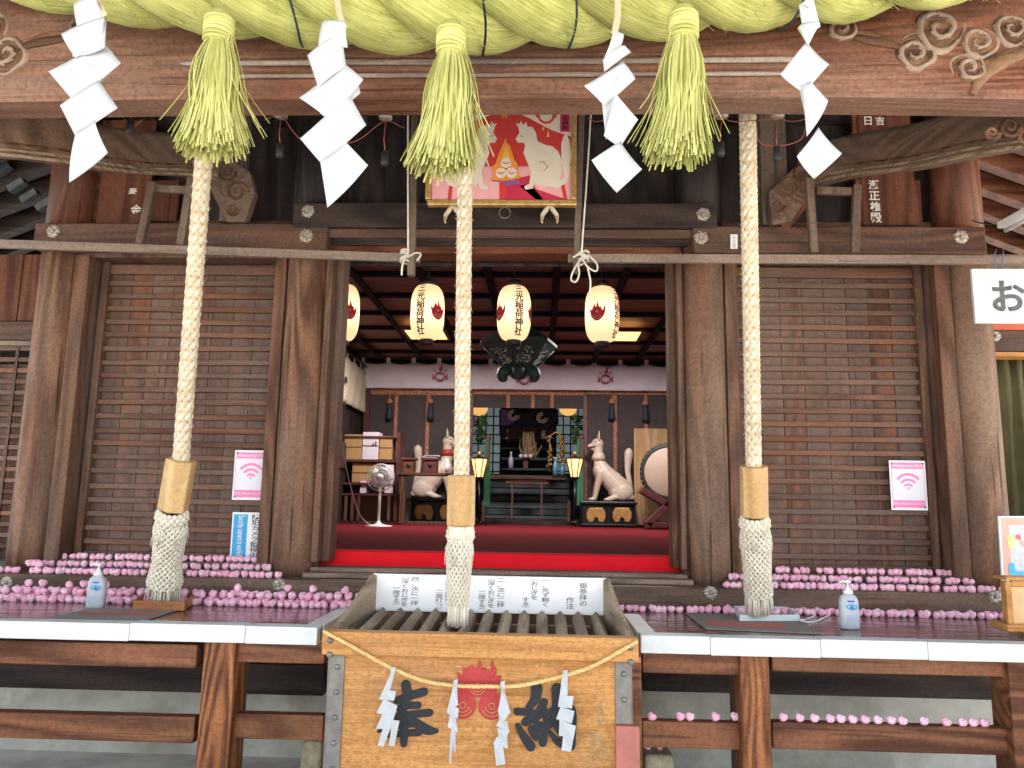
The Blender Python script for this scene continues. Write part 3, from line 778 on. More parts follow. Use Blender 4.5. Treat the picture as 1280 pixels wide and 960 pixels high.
# framing under the deck
def ubox(name, mat, *a, bevel=.006):
    b = MB(); b.pbox(*a); return hp(b, name, mat, bevel)
for x0, x1 in ((-300, 246), (287, 406)): ubox('veranda_beam', 'rail', x0, 799.5, x1, 829, 3.50, .1)
for x0, x1 in ((803, 927), (965, 1274)): ubox('veranda_beam', 'rail', x0, 808, x1, 843, 3.50, .1)
ubox('veranda_post', 'post', 244, 797, 285, 1110, 3.47, .15); ubox('veranda_post', 'post', 929, 807, 966, 1110, 3.47, .15)
ubox('veranda_post', 'rail', 783, 800, 803, 1110, 3.44, .13); ubox('veranda_post', 'rail', 1270, 806, 1312, 1110, 3.47, .15)
ubox('rear_post', 'tie_z', 284, 826, 294, 1010, 3.8, .12, bevel=.004); ubox('rear_post', 'tie_z', 921, 840, 932, 1010, 3.8, .12, bevel=.004)
for x0, x1, y0, y1 in ((-300, 243, 889, 922), (283, 404, 893, 925)): ubox('lower_rail', 'rail', x0, y0, x1, y1, 3.52, .06)
for x0, x1, y0, y1 in ((803, 928, 903, 936), (966, 1420, 909, 943)): ubox('lower_rail', 'rail', x0, y0, x1, y1, 3.52, .06)
for x0, x1, y in ((-300, 405, 829), (803, 1420, 840)): ubox('joist', 'darkx', x0, y - 6, x1, y + 32, 4.25, .08)
b = MB(); b.box(-6, 5, 4.9, 5.0, -.01, .98); hp(b, 'foundation_wall', 'plaster', 0)
for i, (px0, px1, pyt, Y) in enumerate(((376, 402, 927, 3.85), (806, 843, 944, 3.75), (270, 300, 985, 3.78), (918, 975, 992, 3.78))):
    b = MB(); a, c = P(px0, pyt, Y), P(px1, pyt, Y); b.box(a.x, c.x, Y, Y + .22, .0, a.z)
    o = hp(b, 'foundation_stone', 'stone', .02, seg=3)
# riser beam and stepped boards up to the doors
zr = P(200, 721, 4.31).z
b = MB(); b.box(-4.2, 3.2, 4.31, 4.60, ZV + .002, zr); rs = hp(b, 'riser_beam', 'step', .008)
for p in ((9, 728), (349, 731), (888, 741), (1244, 746)): 
    c = P(*p, 4.31); fitting(c, .036, rs, 4.31)
z2 = P(200, 711, 4.46).z; z3 = P(200, 701, 4.53).z
for x0, x1 in ((P(40, 710, 4.46).x, P(343, 711, 4.46).x), (P(905, 718, 4.46).x, P(1218, 720, 4.46).x)):
    b = MB(); b.box(x0, x1, 4.45, 4.60, zr + .001, z2); hp(b, 'stepped_board', 'step', .004)
for x0, x1 in ((XPL + .17, XIL - .15), (XIR + .15, XPR - .17)):
    b = MB(); b.box(x0, x1, 4.512, 4.64, z2 + .001, z3); hp(b, 'stepped_board', 'step', .004)
# threshold boards of the middle bay
b = MB(); b.box(XIL + .11, XIR - .11, 4.42, YF + .04, zr + .001, zr + .028); hp(b, 'threshold', 'sill', .005)
b = MB(); b.box(XIL + .13, XIR - .13, 4.5, YF + .06, zr + .0285, zr + .052); hp(b, 'threshold', 'sill', .005)
# porch pillars that carry the beam, just outside the picture
for x in (-3.05, 2.5):
    b = MB(); b.box(x - .13, x + .13, YB + .03, YB + .29, .0, zb(119) + .0); hp(b, 'porch_pillar', 'pillar', .02)
# ================================================================ straw rope (shimenawa), tassels, paper streamers
YS = 2.5
def rope_c(px):     # lower edge of the rope in the photo
    pts = [(-200, -62), (20, 2), (150, 24), (270, 38), (400, 53), (560, 60), (700, 50), (880, 36), (1000, 24), (1100, 16), (1200, 0), (1420, -50)]
    for (a, ya), (b_, yb_) in zip(pts, pts[1:]):
        if a <= px <= b_: return ya + (yb_ - ya) * (px - a) / (b_ - a)
shim = thing('straw_rope', 'massive twisted yellow-green straw rope slung along the porch beam', 'sacred rope', P(590, -20, YS))
cen = []
for i in range(0, 141):
    px = -160 + i * 11
    r = .215 - .10 * (abs(px - 590) / 740) ** 1.6
    c = P(px, rope_c(px), YS); c.z += r * 1.06; cen.append((c, r))
# smooth the centre line
for _ in range(8):
    cen = [cen[0]] + [((cen[i - 1][0] + cen[i][0] * 2 + cen[i + 1][0]) / 4, cen[i][1]) for i in range(1, len(cen) - 1)] + [cen[-1]]
pitch = .98
for sidx in range(3):
    pts = []; rs = []; arc = 0; dense = []
    for i in range(len(cen) - 1):
        for k in range(3): dense.append((cen[i][0].lerp(cen[i + 1][0], k / 3), cen[i][1]))
    for i, (c, r) in enumerate(dense):
        if i: arc += (c - dense[i - 1][0]).length
        a = 2 * math.pi * (arc / pitch) + sidx * 2 * math.pi / 3 + .9
        pts.append(c + V((0, math.cos(a), math.sin(a))) * (r * .52)); rs.append(r * .53 * (1 + .02 * noise.noise(V((arc * 4, sidx, 0)))))
    b = MB(); b.tube(pts, rs, 40)
    # straw-bundle ridges
    for vi in range(len(b.v)):
        j = vi % 40; i = vi // 40
        p = V(b.v[vi]); d = (p - pts[i]).normalized() if i < len(pts) else EZ
        b.v[vi] = tuple(p + d * (.0035 * noise.noise(V((j * 1.9, i * .05, sidx * 9))) + .003 * noise.noise(p * 22)))
    b.build('rope_strand', M['straw'], shim)
rn = random.Random(77); b = MB()
for k in range(900):
    i = rn.randrange(4, len(cen) - 4); c, r = cen[i]; a = rn.uniform(-2.6, .3); hgt_ = r * (1.0 + rn.uniform(-.03, .0))
    o_ = V((0, math.cos(a + math.pi), math.sin(a))); o_ = V((0, -abs(math.cos(a)), math.sin(a)))
    s_ = c + V((rn.uniform(-.04, .04), 0, 0)) + o_ * hgt_; d_ = V((rn.uniform(.5, 1), o_.y * .25, -.55 + rn.uniform(-.3, .3))).normalized() * rn.uniform(.02, .06)
    b.tube([s_ - o_ * .006, s_ + d_ * .5 + o_ * .004, s_ + d_ + o_ * rn.uniform(-.004, .012)], .0011, 3)
b.build('loose_straw', M['strawcut'], shim, fix=False)
def ring_around(px, name='binding_cord', dx=.05, mat='navy', r0=.0045):
    c, r = min(cen, key=lambda q: abs(q[0].x - P(px, 40, YS).x)); b = MB(); pts = []
    for k in range(41):
        a = 2 * math.pi * k / 40; rr = r * 1.045
        pts.append(c + V((dx * math.sin(a / 2) + .012 * math.sin(3 * a), -rr * math.sin(a), rr * math.cos(a))))
    b.tube(pts, r0, 6); return b.build(name, M[mat], shim)
for px in (362, 584, 590, 697, 968): ring_around(px)

def tassel(px, pyn, pyb, wpx, lean, Y, seed, label, tilt=0, nst=640):
    """bound neck at (px, pyn), strips spreading to width wpx at pyb"""
    rn = random.Random(seed)
    n0 = P(px, pyn, Y); n1 = P(px, pyn + 24, Y); bot = P(px + lean, pyb, Y)
    t = thing('straw_tassel', label, 'tassel', n0, 'straw tassels hanging from the big rope')
    rw = .93 * (P(px + wpx / 2, pyb, Y) - P(px, pyb, Y)).length
    rnk = .036
    b = MB(); prof = [(.016, .075), (.032, .07), (.037, .05)]
    for k in range(7): prof += [(.04 + .005 * (k % 2), .045 - k * .012)]
    prof += [(.041, -.045)]
    b.lathe(prof, n0.lerp(n1, .35), 20)
    bo = b.build('neck_binding', M['strawcut'], t)
    b = MB(); a0 = 0
    for k in range(7):
        zc = n0.lerp(n1, .35).z + .044 - k * .0125
        b.tube([(n0.x + .043 * math.cos(a), n0.y + .043 * math.sin(a), zc + .004 * math.sin(a + k)) for a in [j * .314 for j in range(20)]], .0075, 6, closed=True)
    b.build('binding_coil', M['strawcut'], bo)
    b = MB()
    for k in range(nst):
        a = rn.uniform(0, 2 * math.pi); q = math.sqrt(rn.uniform(.03, 1)); ext = rn.uniform(.9, 1.06)
        if k % 60 == 0: q = rn.uniform(1.15, 1.45); ext = rn.uniform(.74, .95); a = rn.choice((0, math.pi)) + rn.uniform(-.5, .5)
        s = n1 + V((rnk * q * .9 * math.cos(a), rnk * q * .9 * math.sin(a), .03))
        e = n1.lerp(bot, ext) + V((rw * q * math.cos(a), rw * q * .72 * math.sin(a), rn.uniform(-.02, .02)))
        curl = rn.uniform(.25, .6); pts = []
        j1, j2 = rn.uniform(-.016, .016), rn.uniform(-.012, .012)
        for i in range(8):
            u = i / 7; w = u ** (1.35 + curl * 1.1)
            p = s.lerp(e, u); lat = s.lerp(e, w); bulge = .045 * math.sin(math.pi * min(1, u * 1.25)) * min(q, .8) * (.3 if q > 1 else 1)
            p = V((lat.x + bulge * math.cos(a) * .6 + j1 * math.sin(u * 5), lat.y + bulge * math.sin(a) * .5 + j2 * math.sin(u * 4), p.z))
            pts.append(p)
        r = rn.uniform(.0026, .0038)
        b.tube(pts, r, 4, flat=.45, smooth=False, hint=(math.cos(a), math.sin(a), 0.01))
    b.build('straw_strips', M['strawcut'], t, fix=False)
    return t
YT = 2.33
tassel(274, 32, 184, 100, -8, YT, 1, 'straw tassel with wide brushy end, above the bell rope over the left doors')
tassel(564, 46, 206, 98, -12, YT, 2, 'straw tassel in front of the framed fox picture, hanging lowest')
tassel(854, 27, 192, 92, -8, YT, 3, 'straw tassel beside the bell rope that hangs over the right doors')

def shide(panels, Y, label, strap, seed):
    rn = random.Random(seed)
    allp = [q for pn in panels for q in pn]
    t = thing('paper_streamer', label, 'paper streamer', P(*panels[0][0][:2], Y), 'white zigzag paper streamers hanging from the big rope')
    nm = 0
    for pn in panels:
        mx_, my_ = sum(q_[0] for q_ in pn) / 4, sum(q_[1] for q_ in pn) / 4
        b = MB(); q = [P(mx_ + (x - mx_) * 1.13, my_ + (y - my_) * 1.13, Y + dy) for x, y, dy in pn]
        # bilinear patch (4 corners) with a soft curl
        nrm = ((q[1] - q[0]).cross(q[3] - q[0])).normalized(); k = 8; vs = []; cu = rn.uniform(.005, .012) * rn.choice((-1, 1)); cv = rn.uniform(-.008, .008)
        for i in range(k + 1):
            for j in range(k + 1):
                u, v = i / k, j / k
                p = q[0] * (1 - u) * (1 - v) + q[1] * u * (1 - v) + q[2] * u * v + q[3] * (1 - u) * v
                vs.append(p + nrm * (cu * 4 * u * (1 - u) + cv * 4 * v * (1 - v)))
        fs = [(i * (k + 1) + j, (i + 1) * (k + 1) + j, (i + 1) * (k + 1) + j + 1, i * (k + 1) + j + 1) for i in range(k) for j in range(k)]
        b.add(vs, fs, 0, True); b.build('paper_fold', M['paper'], t, solid=.0007)
    b = MB(); b.tube(spline([P(x, y, Y + d) for x, y, d in strap], 5), .011, 8, flat=.18, hint=(0, 1, 0)); b.build('paper_tie', M['cordtan'], t)
    return t
D = .03
shide([[(94, 6, 0), (118, -1, -D), (131, 26, 0), (101, 44, .01)], [(101, 43, .012), (131, 24, 0), (129, 58, -.03), (93, 68, .0)], [(80, 43, 0), (128, 24, -.02), (129, 55, .01), (96, 70, 0)],
       [(66, 89, -.02), (126, 55, .015), (146, 80, 0), (93, 121, .01)], [(95, 90, .02), (146, 79, .005), (124, 103, .03), (98, 118, .02)],
       [(79, 132, -.02), (122, 104, .01), (143, 135, 0), (97, 168, .01)], [(97, 166, 0), (117, 153, -.02), (132, 190, .0), (89, 223, .01)]], YT - .02,
      'paper streamer at the far left of the rope, over the beam end', [(118, -20, .02), (122, 0, .0), (131, 20, -.02)], 1)
shide([[(405, 28, .0), (431, 30, -D), (433, 58, 0), (400, 62, .01)], [(387, 70, 0), (424, 44, -.02), (430, 83, .01), (399, 106, 0)],
       [(379, 121, -.02), (427, 82, .01), (450, 101, 0), (412, 145, .01)], [(403, 140, .03), (446, 110, .02), (448, 118, .03), (414, 150, .03)],
       [(380, 172, -.015), (434, 122, .015), (453, 157, 0), (404, 200, .01)], [(403, 202, .0), (432, 182, -.02), (456, 207, .0), (411, 254, .01)]], YT - .02,
      'paper streamer between the left and the middle straw tassel, largest of the row', [(420, -10, .02), (424, 15, 0), (431, 36, -.02)], 2)
shide([[(757, 70, -.01), (767, 40, -.02), (779, 44, .0), (770, 72, .01)], [(755, 74, 0), (779, 58, -.02), (787, 66, .01), (757, 88, .01)],
       [(734, 107, -.02), (777, 80, .01), (791, 99, 0), (757, 130, .01)], [(752, 112, .012), (772, 100, .0), (770, 124, .012), (758, 170, .02)],
       [(757, 168, .0), (770, 121, -.01), (795, 150, 0), (775, 181, .01)], [(743, 201, -.02), (775, 180, .01), (799, 211, 0), (771, 237, .01)]], YT - .02,
      'slim paper streamer with curled top, between the middle and right straw tassels', [(772, -8, .03), (772, 20, .0), (768, 42, -.02)], 3)
shide([[(1000, 8, -.01), (1016, -2, -.02), (1024, 32, .0), (1006, 44, .01)], [(1006, 30, 0), (1024, 30, -.02), (1010, 56, .01), (998, 36, .01)],
       [(979, 92, -.02), (1008, 56, .01), (1033, 81, 0), (1006, 113, .01)], [(1005, 112, -.01), (1013, 104, .01), (1033, 126, 0), (1009, 166, .01)],
       [(1000, 112, .012), (1012, 106, .0), (1016, 150, .012), (1008, 150, .02)], [(999, 195, -.02), (1023, 163, .01), (1049, 192, 0), (1018, 220, .01)]], YT - .02,
      'twisted paper streamer furthest right on the rope, beside the carved clouds', [(1018, -20, .03), (1014, -8, .01), (1008, 8, -.02)], 4)

# ================================================================ bell ropes
def braid(mb, top, bot, r, nst, pitch, sw, flat=.55, amp=.18, mi2=0, rfun=None, n=None):
    ln = (bot - top).length; n = n or int(ln / pitch * 26)
    ax = (bot - top).normalized(); e1 = ax.cross(EY).normalized(); e2 = ax.cross(e1)
    class H:
        def __init__(s, f): s.at = f
        def __call__(s): pass
    for d in (1, -1):
        for k in range(nst):
            pts = []; hs = []
            for i in range(n + 1):
                u = i / n; a = d * 2 * math.pi * u * ln / pitch + 2 * math.pi * k / nst
                wv = math.cos(nst * (2 * math.pi * u * ln / pitch) + (math.pi if d > 0 else 0) + 2 * math.pi * k * 0 )
                rr = (rfun(u) if rfun else r); rad_ = rr * (1 + amp * .5 * wv)
                o = e1 * math.cos(a) + e2 * math.sin(a)
                pts.append(top.lerp(bot, u) + o * rad_); hs.append(o)
            hh = V(hs[0])
            vs_ = len(mb.v)
            # frame that faces outwards
            seg = 6; vs = []; fs = []; uvs = []
            for i, p in enumerate(pts):
                dd = (pts[min(i + 1, n)] - pts[max(i - 1, 0)]).normalized(); o = hs[i]; o = (o - dd * o.dot(dd)).normalized(); w_ = dd.cross(o)
                s_ = sw * ((rfun(i / n) / r) if rfun else 1)
                for j in range(seg):
                    an = 2 * math.pi * j / seg; vs.append(p + w_ * (math.cos(an) * s_) + o * (math.sin(an) * s_ * flat))
            for i in range(n):
                for j in range(seg):
                    j2 = (j + 1) % seg; fs.append((i * seg + j, i * seg + j2, (i + 1) * seg + j2, (i + 1) * seg + j))
                    uvs.append([(j / seg, i * .02), ((j + 1) / seg, i * .02), ((j + 1) / seg, (i + 1) * .02), (j / seg, (i + 1) * .02)])
            mb.add(vs, fs, (mi2 if d < 0 else 0), True, uvs)
def bell_rope(top, gt, gb, nb, fb, hw, gw, w1, w2, w3, Ys, label, colr, faces=6):
    """px points: rope top, grip top, grip bottom, net bottom, fringe bottom; widths in px"""
    Yt, Yg, Yb = Ys
    A, G1, G2, B1, B2 = P(*top, Yt), P(*gt, Yg[0]), P(*gb, Yg[1]), P(*nb, Yb), P(*fb, Yb)
    t = thing('bell_rope', label, 'bell rope', A, 'thick braided bell ropes')
    r = .88 * hw / 2 / F * (Yt + Yg[0]) / 2
    b = MB(); braid(b, A, G1.lerp(G2, .1), r * .82, 6, .30, r * .36, .55, .2, 1)
    b.tube([A, A.lerp(G2, .5), G1.lerp(G2, .1)], r * .74, 12, mi=0)
    rn = random.Random(int(A.x * 977)); e1_ = EX; 
    for k in range(260):
        q = A.lerp(G1, rn.random()); a = rn.uniform(0, 6.283); d_ = V((math.cos(a), math.sin(a), rn.uniform(-.5, .5))); s_ = q + V((math.cos(a), math.sin(a), 0)) * r * .95; b.tube([s_, s_ + d_ * rn.uniform(.004, .011), s_ + d_ * rn.uniform(.006, .014) + V((0, 0, rn.uniform(-.012, .006)))], .0008, 3)
    b.build('braided_rope', [M['cord'], M['cordtan' if colr else 'fringe']], t, fix=False)
    # wooden grip
    b = MB(); ax = (G2 - G1).normalized(); e1 = ax.cross(EY).normalized(); e2 = ax.cross(e1); gr = gw / 2 / F * Yg[0] * 1.04; vs = []
    for p in (G1, G2):
        for k in range(faces):
            a = 2 * math.pi * (k + .42) / faces; vs.append(p + e1 * gr * math.cos(a) + e2 * gr * math.sin(a))
    b.add(vs, [tuple(range(faces)), tuple(faces + j for j in reversed(range(faces)))] + [((j + 1) % faces, j, faces + j, faces + (j + 1) % faces) for j in range(faces)])
    b.build('wooden_grip', M['grip'], t, bevel=.008, seg=3)
    # collar knots and net
    C = Yb / F; r1, r2, r3 = w1 / 2 * C, w2 / 2 * C, w3 / 2 * C
    b = MB(); ax = (B1 - G2).normalized(); rot = ax.rotation_difference(V((0, 0, -1))).inverted().to_matrix() if False else V((0, 0, -1)).rotation_difference(ax).to_matrix()
    e1 = ax.cross(EY).normalized(); e2 = ax.cross(e1)
    L_ = (B1 - G2).length
    for row, (d, rr, cr, nn) in enumerate(((.010, r1 * .86, .014, 15), (.027, r1 * .95, .014, 15), (.044, r1 * .98, .014, 15), (.06, r1 * .9, .012, 15))):
        for k in range(nn):
            a = 2 * math.pi * (k + row * .5) / nn; c = G2 + ax * d + e1 * rr * math.cos(a) + e2 * rr * math.sin(a)
            b.ell(c, cr, seg=10, rings=7)
    def rf(u):
        if u < .16: return r1 * (.92 + .14 * math.sin(u / .16 * math.pi / 2))
        q = (u - .16) / .84
        return (r1 * 1.06) * (1 - q) ** 1.5 + r2 * (1 - (1 - q) ** 1.5) if q < .6 else (r1 * 1.06 * .25 + r2 * .75) + (r3 - (r1 * 1.06 * .25 + r2 * .75)) * ((q - .6) / .4)
    top = G2 + ax * .065
    prof = [rf(i / 24) * .86 for i in range(25)]
    b.tube([top.lerp(B1, i / 24) for i in range(25)], prof, 20)
    braid(b, top, B1, r2, 17, .55, r2 * .1, .9, .1, 0, rf, n=110)
    rn = random.Random(int(top.x * 1000))
    for k in range(150):        # loose ends
        a = rn.uniform(0, 6.283); rr = r3 * rn.uniform(.5, 1.02); s = B1 + e1 * rr * math.cos(a) + e2 * rr * math.sin(a) * .9 - ax * .02
        e = B2 + e1 * rr * 1.06 * math.cos(a) + e2 * rr * math.sin(a) * .9 + ax * rn.uniform(-.012, .008)
        b.tube([s, s.lerp(e, .5) + e1 * rn.uniform(-.004, .004), e], .0034, 5)
    for k in range(26):          # threads that stick out under the collar
        a = rn.uniform(0, 6.283); s = top + e1 * r1 * math.cos(a) + e2 * r1 * math.sin(a) + ax * rn.uniform(0, .05)
        e = s + ax * rn.uniform(.03, .1) + (e1 * math.cos(a) + e2 * math.sin(a)) * rn.uniform(.004, .02)
        b.tube([s, s.lerp(e, .5) + (e1 * math.cos(a) + e2 * math.sin(a)) * .008, e], .0016, 4)
    b.build('knotted_fringe', M['fringe'], t, fix=False)
    return t
bell_rope((265, 60), (227, 574), (216, 637), (206, 728), (203, 748), 24, 37, 34, 29, 39, (3.2, (3.72, 3.78), 3.98),
          'leaning bell rope whose ivory fringe rests in the brown wooden tray', 1)
bell_rope((583, 60), (577, 594), (576, 657), (572, 755), (571, 781), 22, 36, 29, 25, 24, (3.2, (3.32, 3.33), 3.37),
          'straight bell rope in the middle, its fringe hanging onto the offertory box', 1, 8)
bell_rope((933, 60), (942, 582), (943, 645), (948, 742), (949, 764), 23, 33, 31, 28, 31, (3.2, (3.72, 3.78), 3.95),
          'bell rope whose fringe hangs into the white tray', 1, 8)

# ================================================================ string lines, poles and little wooden frames under the porch
def pole(a, b_, w, h, label, mat='tie_z', cat='pole', name='wooden_pole', up=(0, 1, 0), grp=None):
    b = MB(); b.bar(a, b_, w, h, up=up); o = b.build(name, M[mat], None, bevel=.004); return tag(o, label, cat, grp)
YP = 4.22
pole(P(-140, 300, YP), P(525, 323, YP), .03, .05, 'long grey bar in front of the left doors, string at its right end', 'bar', up=(0, 0, 1))
pole(P(710, 323, YP), P(1460, 326, YP), .03, .05, 'long brown bar in front of the right doors, string at its left end', 'bar', up=(0, 0, 1))
pole(P(521, 80, YP - .04), P(514, 345, YP - .04), .04, .045, 'thin upright stick left of the framed fox picture, tied to a bar', 'tie_z')
pole(P(729, 80, YP - .04), P(720, 342, YP - .04), .035, .045, 'thin upright stick along the right edge of the framed fox picture', 'tie_z')
def hanger(pa, pb, pc, pd, pe, pf, label, Y=4.3):
    t = thing('stick_rack', label, 'wooden rack', P(*pa, Y)); 
    for q, r in ((pa, pb), (pc, pd)):
        b = MB(); b.bar(P(*q, Y), P(*r, Y), .045, .04, up=(0, 1, 0)); b.build('frame_upright', M['tie_z'], t, bevel=.004)
    b = MB(); b.bar(P(*pe, Y + .01), P(*pf, Y + .01), .03, .045); b.build('frame_crossbar', M['tie_z'], t, bevel=.004)
hanger((192, 228), (175, 306), (245, 192), (226, 307), (192, 236), (240, 238), 'dark stick frame with one crossbar in front of the left tie beam')
hanger((1011, 224), (1017, 316), (1071, 232), (1068, 316), (1020, 238), (1064, 240), 'grey stick frame with one crossbar in front of the right tie beam')
def knot(c, loops, drops, label, seed, name='string_knot'):
    rn = random.Random(seed); t = thing(name, label, 'string', c); b = MB()
    for k in range(loops):
        z = c.z - .03 + .012 * k; tl = rn.uniform(-.02, .02)
        b.tube([(c.x + .034 * math.cos(a), c.y - .012 + .045 * math.sin(a), z + tl * math.cos(a)) for a in [j * .42 for j in range(15)]], .0062, 6, closed=True)
    b.build('string_wrap', M['string'], t)
    for pts in drops:
        b = MB(); b.tube(spline(pts, 6), .0055, 6); b.build('string_end', M['string'], t)
def sp(pp, Y=4.12): return [P(x, y, Y) for x, y in pp]
knot(P(509, 322, YP - .01), 6, [sp([(506, 322), (503, 332), (502, 344)]), sp([(512, 320), (520, 316), (526, 318), (521, 326)]), sp([(510, 100), (510, 200), (510, 318)])],
     'white string knot tying the left bar, ends dangling', 1)
knot(P(727, 322, YP - .01), 5, [sp([(735, 318), (746, 330), (745, 339), (735, 334), (728, 324)]), sp([(724, 326), (716, 340), (714, 350), (720, 352), (724, 342), (722, 328)]),
     sp([(734, 332), (738, 352), (737, 370)]), sp([(741, 100), (735, 200), (727, 316)]), sp([(716, 322), (730, 314), (737, 316)])],
     'white string knot with large loops tying the right bar', 2)

# wiring with black sockets under the porch beam
YQ = 3.2
wr = thing('wiring', 'loose orange-red wires strung under the porch beam', 'wire', P(640, 150, YQ))
for pp in ([(330, 150), (352, 146), (380, 176), (440, 178), (480, 152), (505, 160)], [(880, 150), (900, 147), (918, 152), (950, 150), (972, 148), (990, 152), (1010, 148)],
           [(945, 150), (950, 178), (975, 182), (1000, 175), (1008, 158)], [(155, 148), (165, 158), (178, 150)], [(735, 148), (745, 152), (760, 149)]):
    b = MB(); b.tube(spline(sp(pp, YQ), 6), .0022, 5); b.build('wire_run', M['redwire'], wr)
for px, y0, y1, lab in ((163, 146, 158, 'short black lamp socket under the beam near the left carved bracket'), (350, 150, 188, 'black lamp socket on a wire left of the large streamer'), (481, 152, 198, 'black lamp socket on a wire left of the middle tassel'),
                        (901, 150, 186, 'black lamp socket on a wire just left of the right bell rope'), (971, 150, 192, 'black lamp socket on a wire right of the right bell rope')):
    t = thing('lamp_socket', lab, 'lamp socket', P(px, y1, YQ), 'empty lamp sockets dangling under the beam')
    c = P(px, y1, YQ); b = MB(); b.lathe([(.006, .035), (.016, .03), (.018, -.02), (.014, -.034), (.004, -.036)], c, 12); b.build('socket_shell', M['blackmat'], t)
    b = MB(); b.tube([P(px + 1, y0, YQ), P(px - 1, (y0 + y1) / 2, YQ), c + V((0, 0, .03))], .0026, 5); b.build('socket_wire', M['redwire'], t)
    b = MB(); b.lathe([(.03, .012), (.03, 0), (.008, -.004)], P(px + 1, y0 - 4, YQ), 12); b.build('ceiling_hook', M['fitting'], t)

# wooden name plaques over the side bays
def plaque(x0, y0, x1, y1, Y, label, rows, mi=0):
    t = thing('name_plaque', label, 'plaque', P((x0 + x1) / 2, y1, Y)); b = MB(); b.pbox(x0, y0, x1, y1, Y, .03); b.build('plaque_board', M['plaque'], t, bevel=.004)
    b = MB()
    for ch, px, py, s in rows: put_text(b, ch, P(px, py, Y - .003), EX, EZ, .1, .0022, h=s * Y / F)
    b.build('white_lettering', M['whiteink'], t)
    b = MB(); b.pbox(x0 - 6, y0, x0, y1, Y - .004, .034); b.build('plaque_edge', M['tie_red'], t, bevel=.004)
plaque(126, 150, 190, 279, 4.62, 'red-brown plaque with flaked lettering over the left doors', [('奉', 166, 240, 12), ('金', 170, 262, 14)])
plaque(1074, 140, 1142, 281, 4.62, 'red-brown plaque with white lettering over the right doors', [('瀬', 1092, 231, 13), ('正', 1093, 244.5, 12), ('雄', 1094, 258, 13), ('殿', 1095, 272, 13.5), ('日', 1085, 151, 12), ('吉', 1100, 151, 12)])
for px0, px1, lab in ((190, 222, 'narrow bare plaque beside the flaked plaque'), (1142, 1152, 'narrow bare board beside the lettered plaque')):
    b = MB(); b.pbox(px0, 225, px1, 279, 4.64, .03); tag(b.build('bare_plaque', M['plaque'], None, bevel=.004), lab, 'plaque')
t = tag(MB().add([P(913, 293, 4.424) , P(922, 293, 4.424), P(922, 311, 4.424), P(913, 311, 4.424)], [(0, 1, 2, 3)]).build('paper_label', M['paper_card'], None, solid=.001), 'small white paper label stuck on the right tie beam', 'label')
b = MB(); put_text(b, '十三日', P(917.5, 302, 4.4225), EX, EZ, .1, 0, True, h=.07); o = b.build('label_lettering', M['inkgrey'], t)

# framed fox picture over the middle bay
YPIC = 4.05
pic = thing('framed_picture', 'gold-framed picture of two cream foxes facing a flame on red, over the middle bay', 'picture', P(627, 256, YPIC))
def FR(x0, y0, x1, y1):
    b = MB(); b.pbox(x0, y0, x1, y1, YPIC - .02, .045); b.build('gold_frame', M['gold'], pic, bevel=.006)
FR(534, 249, 721, 256); FR(534, 80, 541, 248.5); FR(714, 80, 721, 248.5); FR(534, 72, 721, 79.5)
PM = [plain('print_' + n, c, .45, var=.05, nscale=20) for n, c in (('red', (.6, .05, .045)), ('cream', (.74, .66, .54)), ('pink', (.8, .4, .42)), ('orange', (.85, .3, .05)), ('line', (.35, .2, .14)), ('purple', (.25, .12, .3)), ('deep', (.55, .03, .08)), ('yellow', (.85, .5, .1)))]
b = MB()
def lay(pp, k, mi): b.ppoly([(520 + x / 5.333, 120 + y / 5.333) for x, y in pp], YPIC - .0015 * k, .001, mi)
b.pbox(540, 78, 715, 250, YPIC, .004, 0)
lay([(105, 470), (1045, 470), (1045, 690), (105, 690)], 1, 2)
lay([(380, 95), (380, 168), (440, 150), (520, 115), (560, 95)], 1, 1)
lay([(640, 95), (760, 150), (900, 225), (1045, 275), (1045, 95)], 1, 1)
lay([(220, 600), (245, 600), (235, 690), (210, 690)], 2, 0); lay([(555, 560), (600, 560), (600, 690), (555, 690)], 2, 0)
lay([(600, 560), (760, 530), (800, 620), (980, 680), (1000, 690), (600, 690)], 2, 6); lay([(965, 590), (990, 590), (1010, 690), (985, 690)], 2, 0)
lay([(690, 600), (760, 585), (850, 690), (800, 690)], 2, 2)
fox = [(663, 285), (690, 245), (680, 205), (665, 180), (690, 185), (703, 165), (712, 195), (735, 172), (745, 205), (775, 205), (800, 245), (810, 300), (860, 325), (910, 335), (950, 370), (972, 430), (970, 520), (958, 565), (990, 545), (975, 480), (968, 400), (968, 320), (985, 265), (1005, 258), (1025, 300), (1035, 400), (1020, 520), (1000, 580), (950, 610), (860, 600), (800, 590), (790, 570), (780, 615), (730, 625), (720, 605), (755, 585), (768, 500), (740, 440), (715, 380), (728, 330), (715, 310), (680, 312)]
lay(fox, 3, 1)
lay([(1205 - x if x > 600 else x, y) for x, y in fox], 3, 1)
lay([(600, 275), (575, 330), (548, 390), (530, 450), (505, 480), (515, 530), (490, 560), (600, 570), (700, 545), (670, 500), (680, 460), (655, 420), (640, 370), (628, 330), (605, 310)], 4, 3)
lay([(598, 330), (580, 400), (560, 470), (640, 470), (625, 400)], 5, 7)
def circ(cx, cy, r, k, mi, n=18, ry=None): lay([(cx + r * math.cos(2 * math.pi * i / n), cy + (ry or r) * math.sin(2 * math.pi * i / n)) for i in range(n)], k, mi)
circ(600, 445, 34, 6, 1); circ(566, 512, 36, 6, 1); circ(637, 512, 36, 6, 1)
for cx, cy in ((600, 445), (566, 512), (637, 512)):
    lay([(cx - 24, cy - 8), (cx, cy + 4), (cx + 24, cy - 8), (cx + 24, cy - 2), (cx, cy + 10), (cx - 24, cy - 2)], 7, 0)
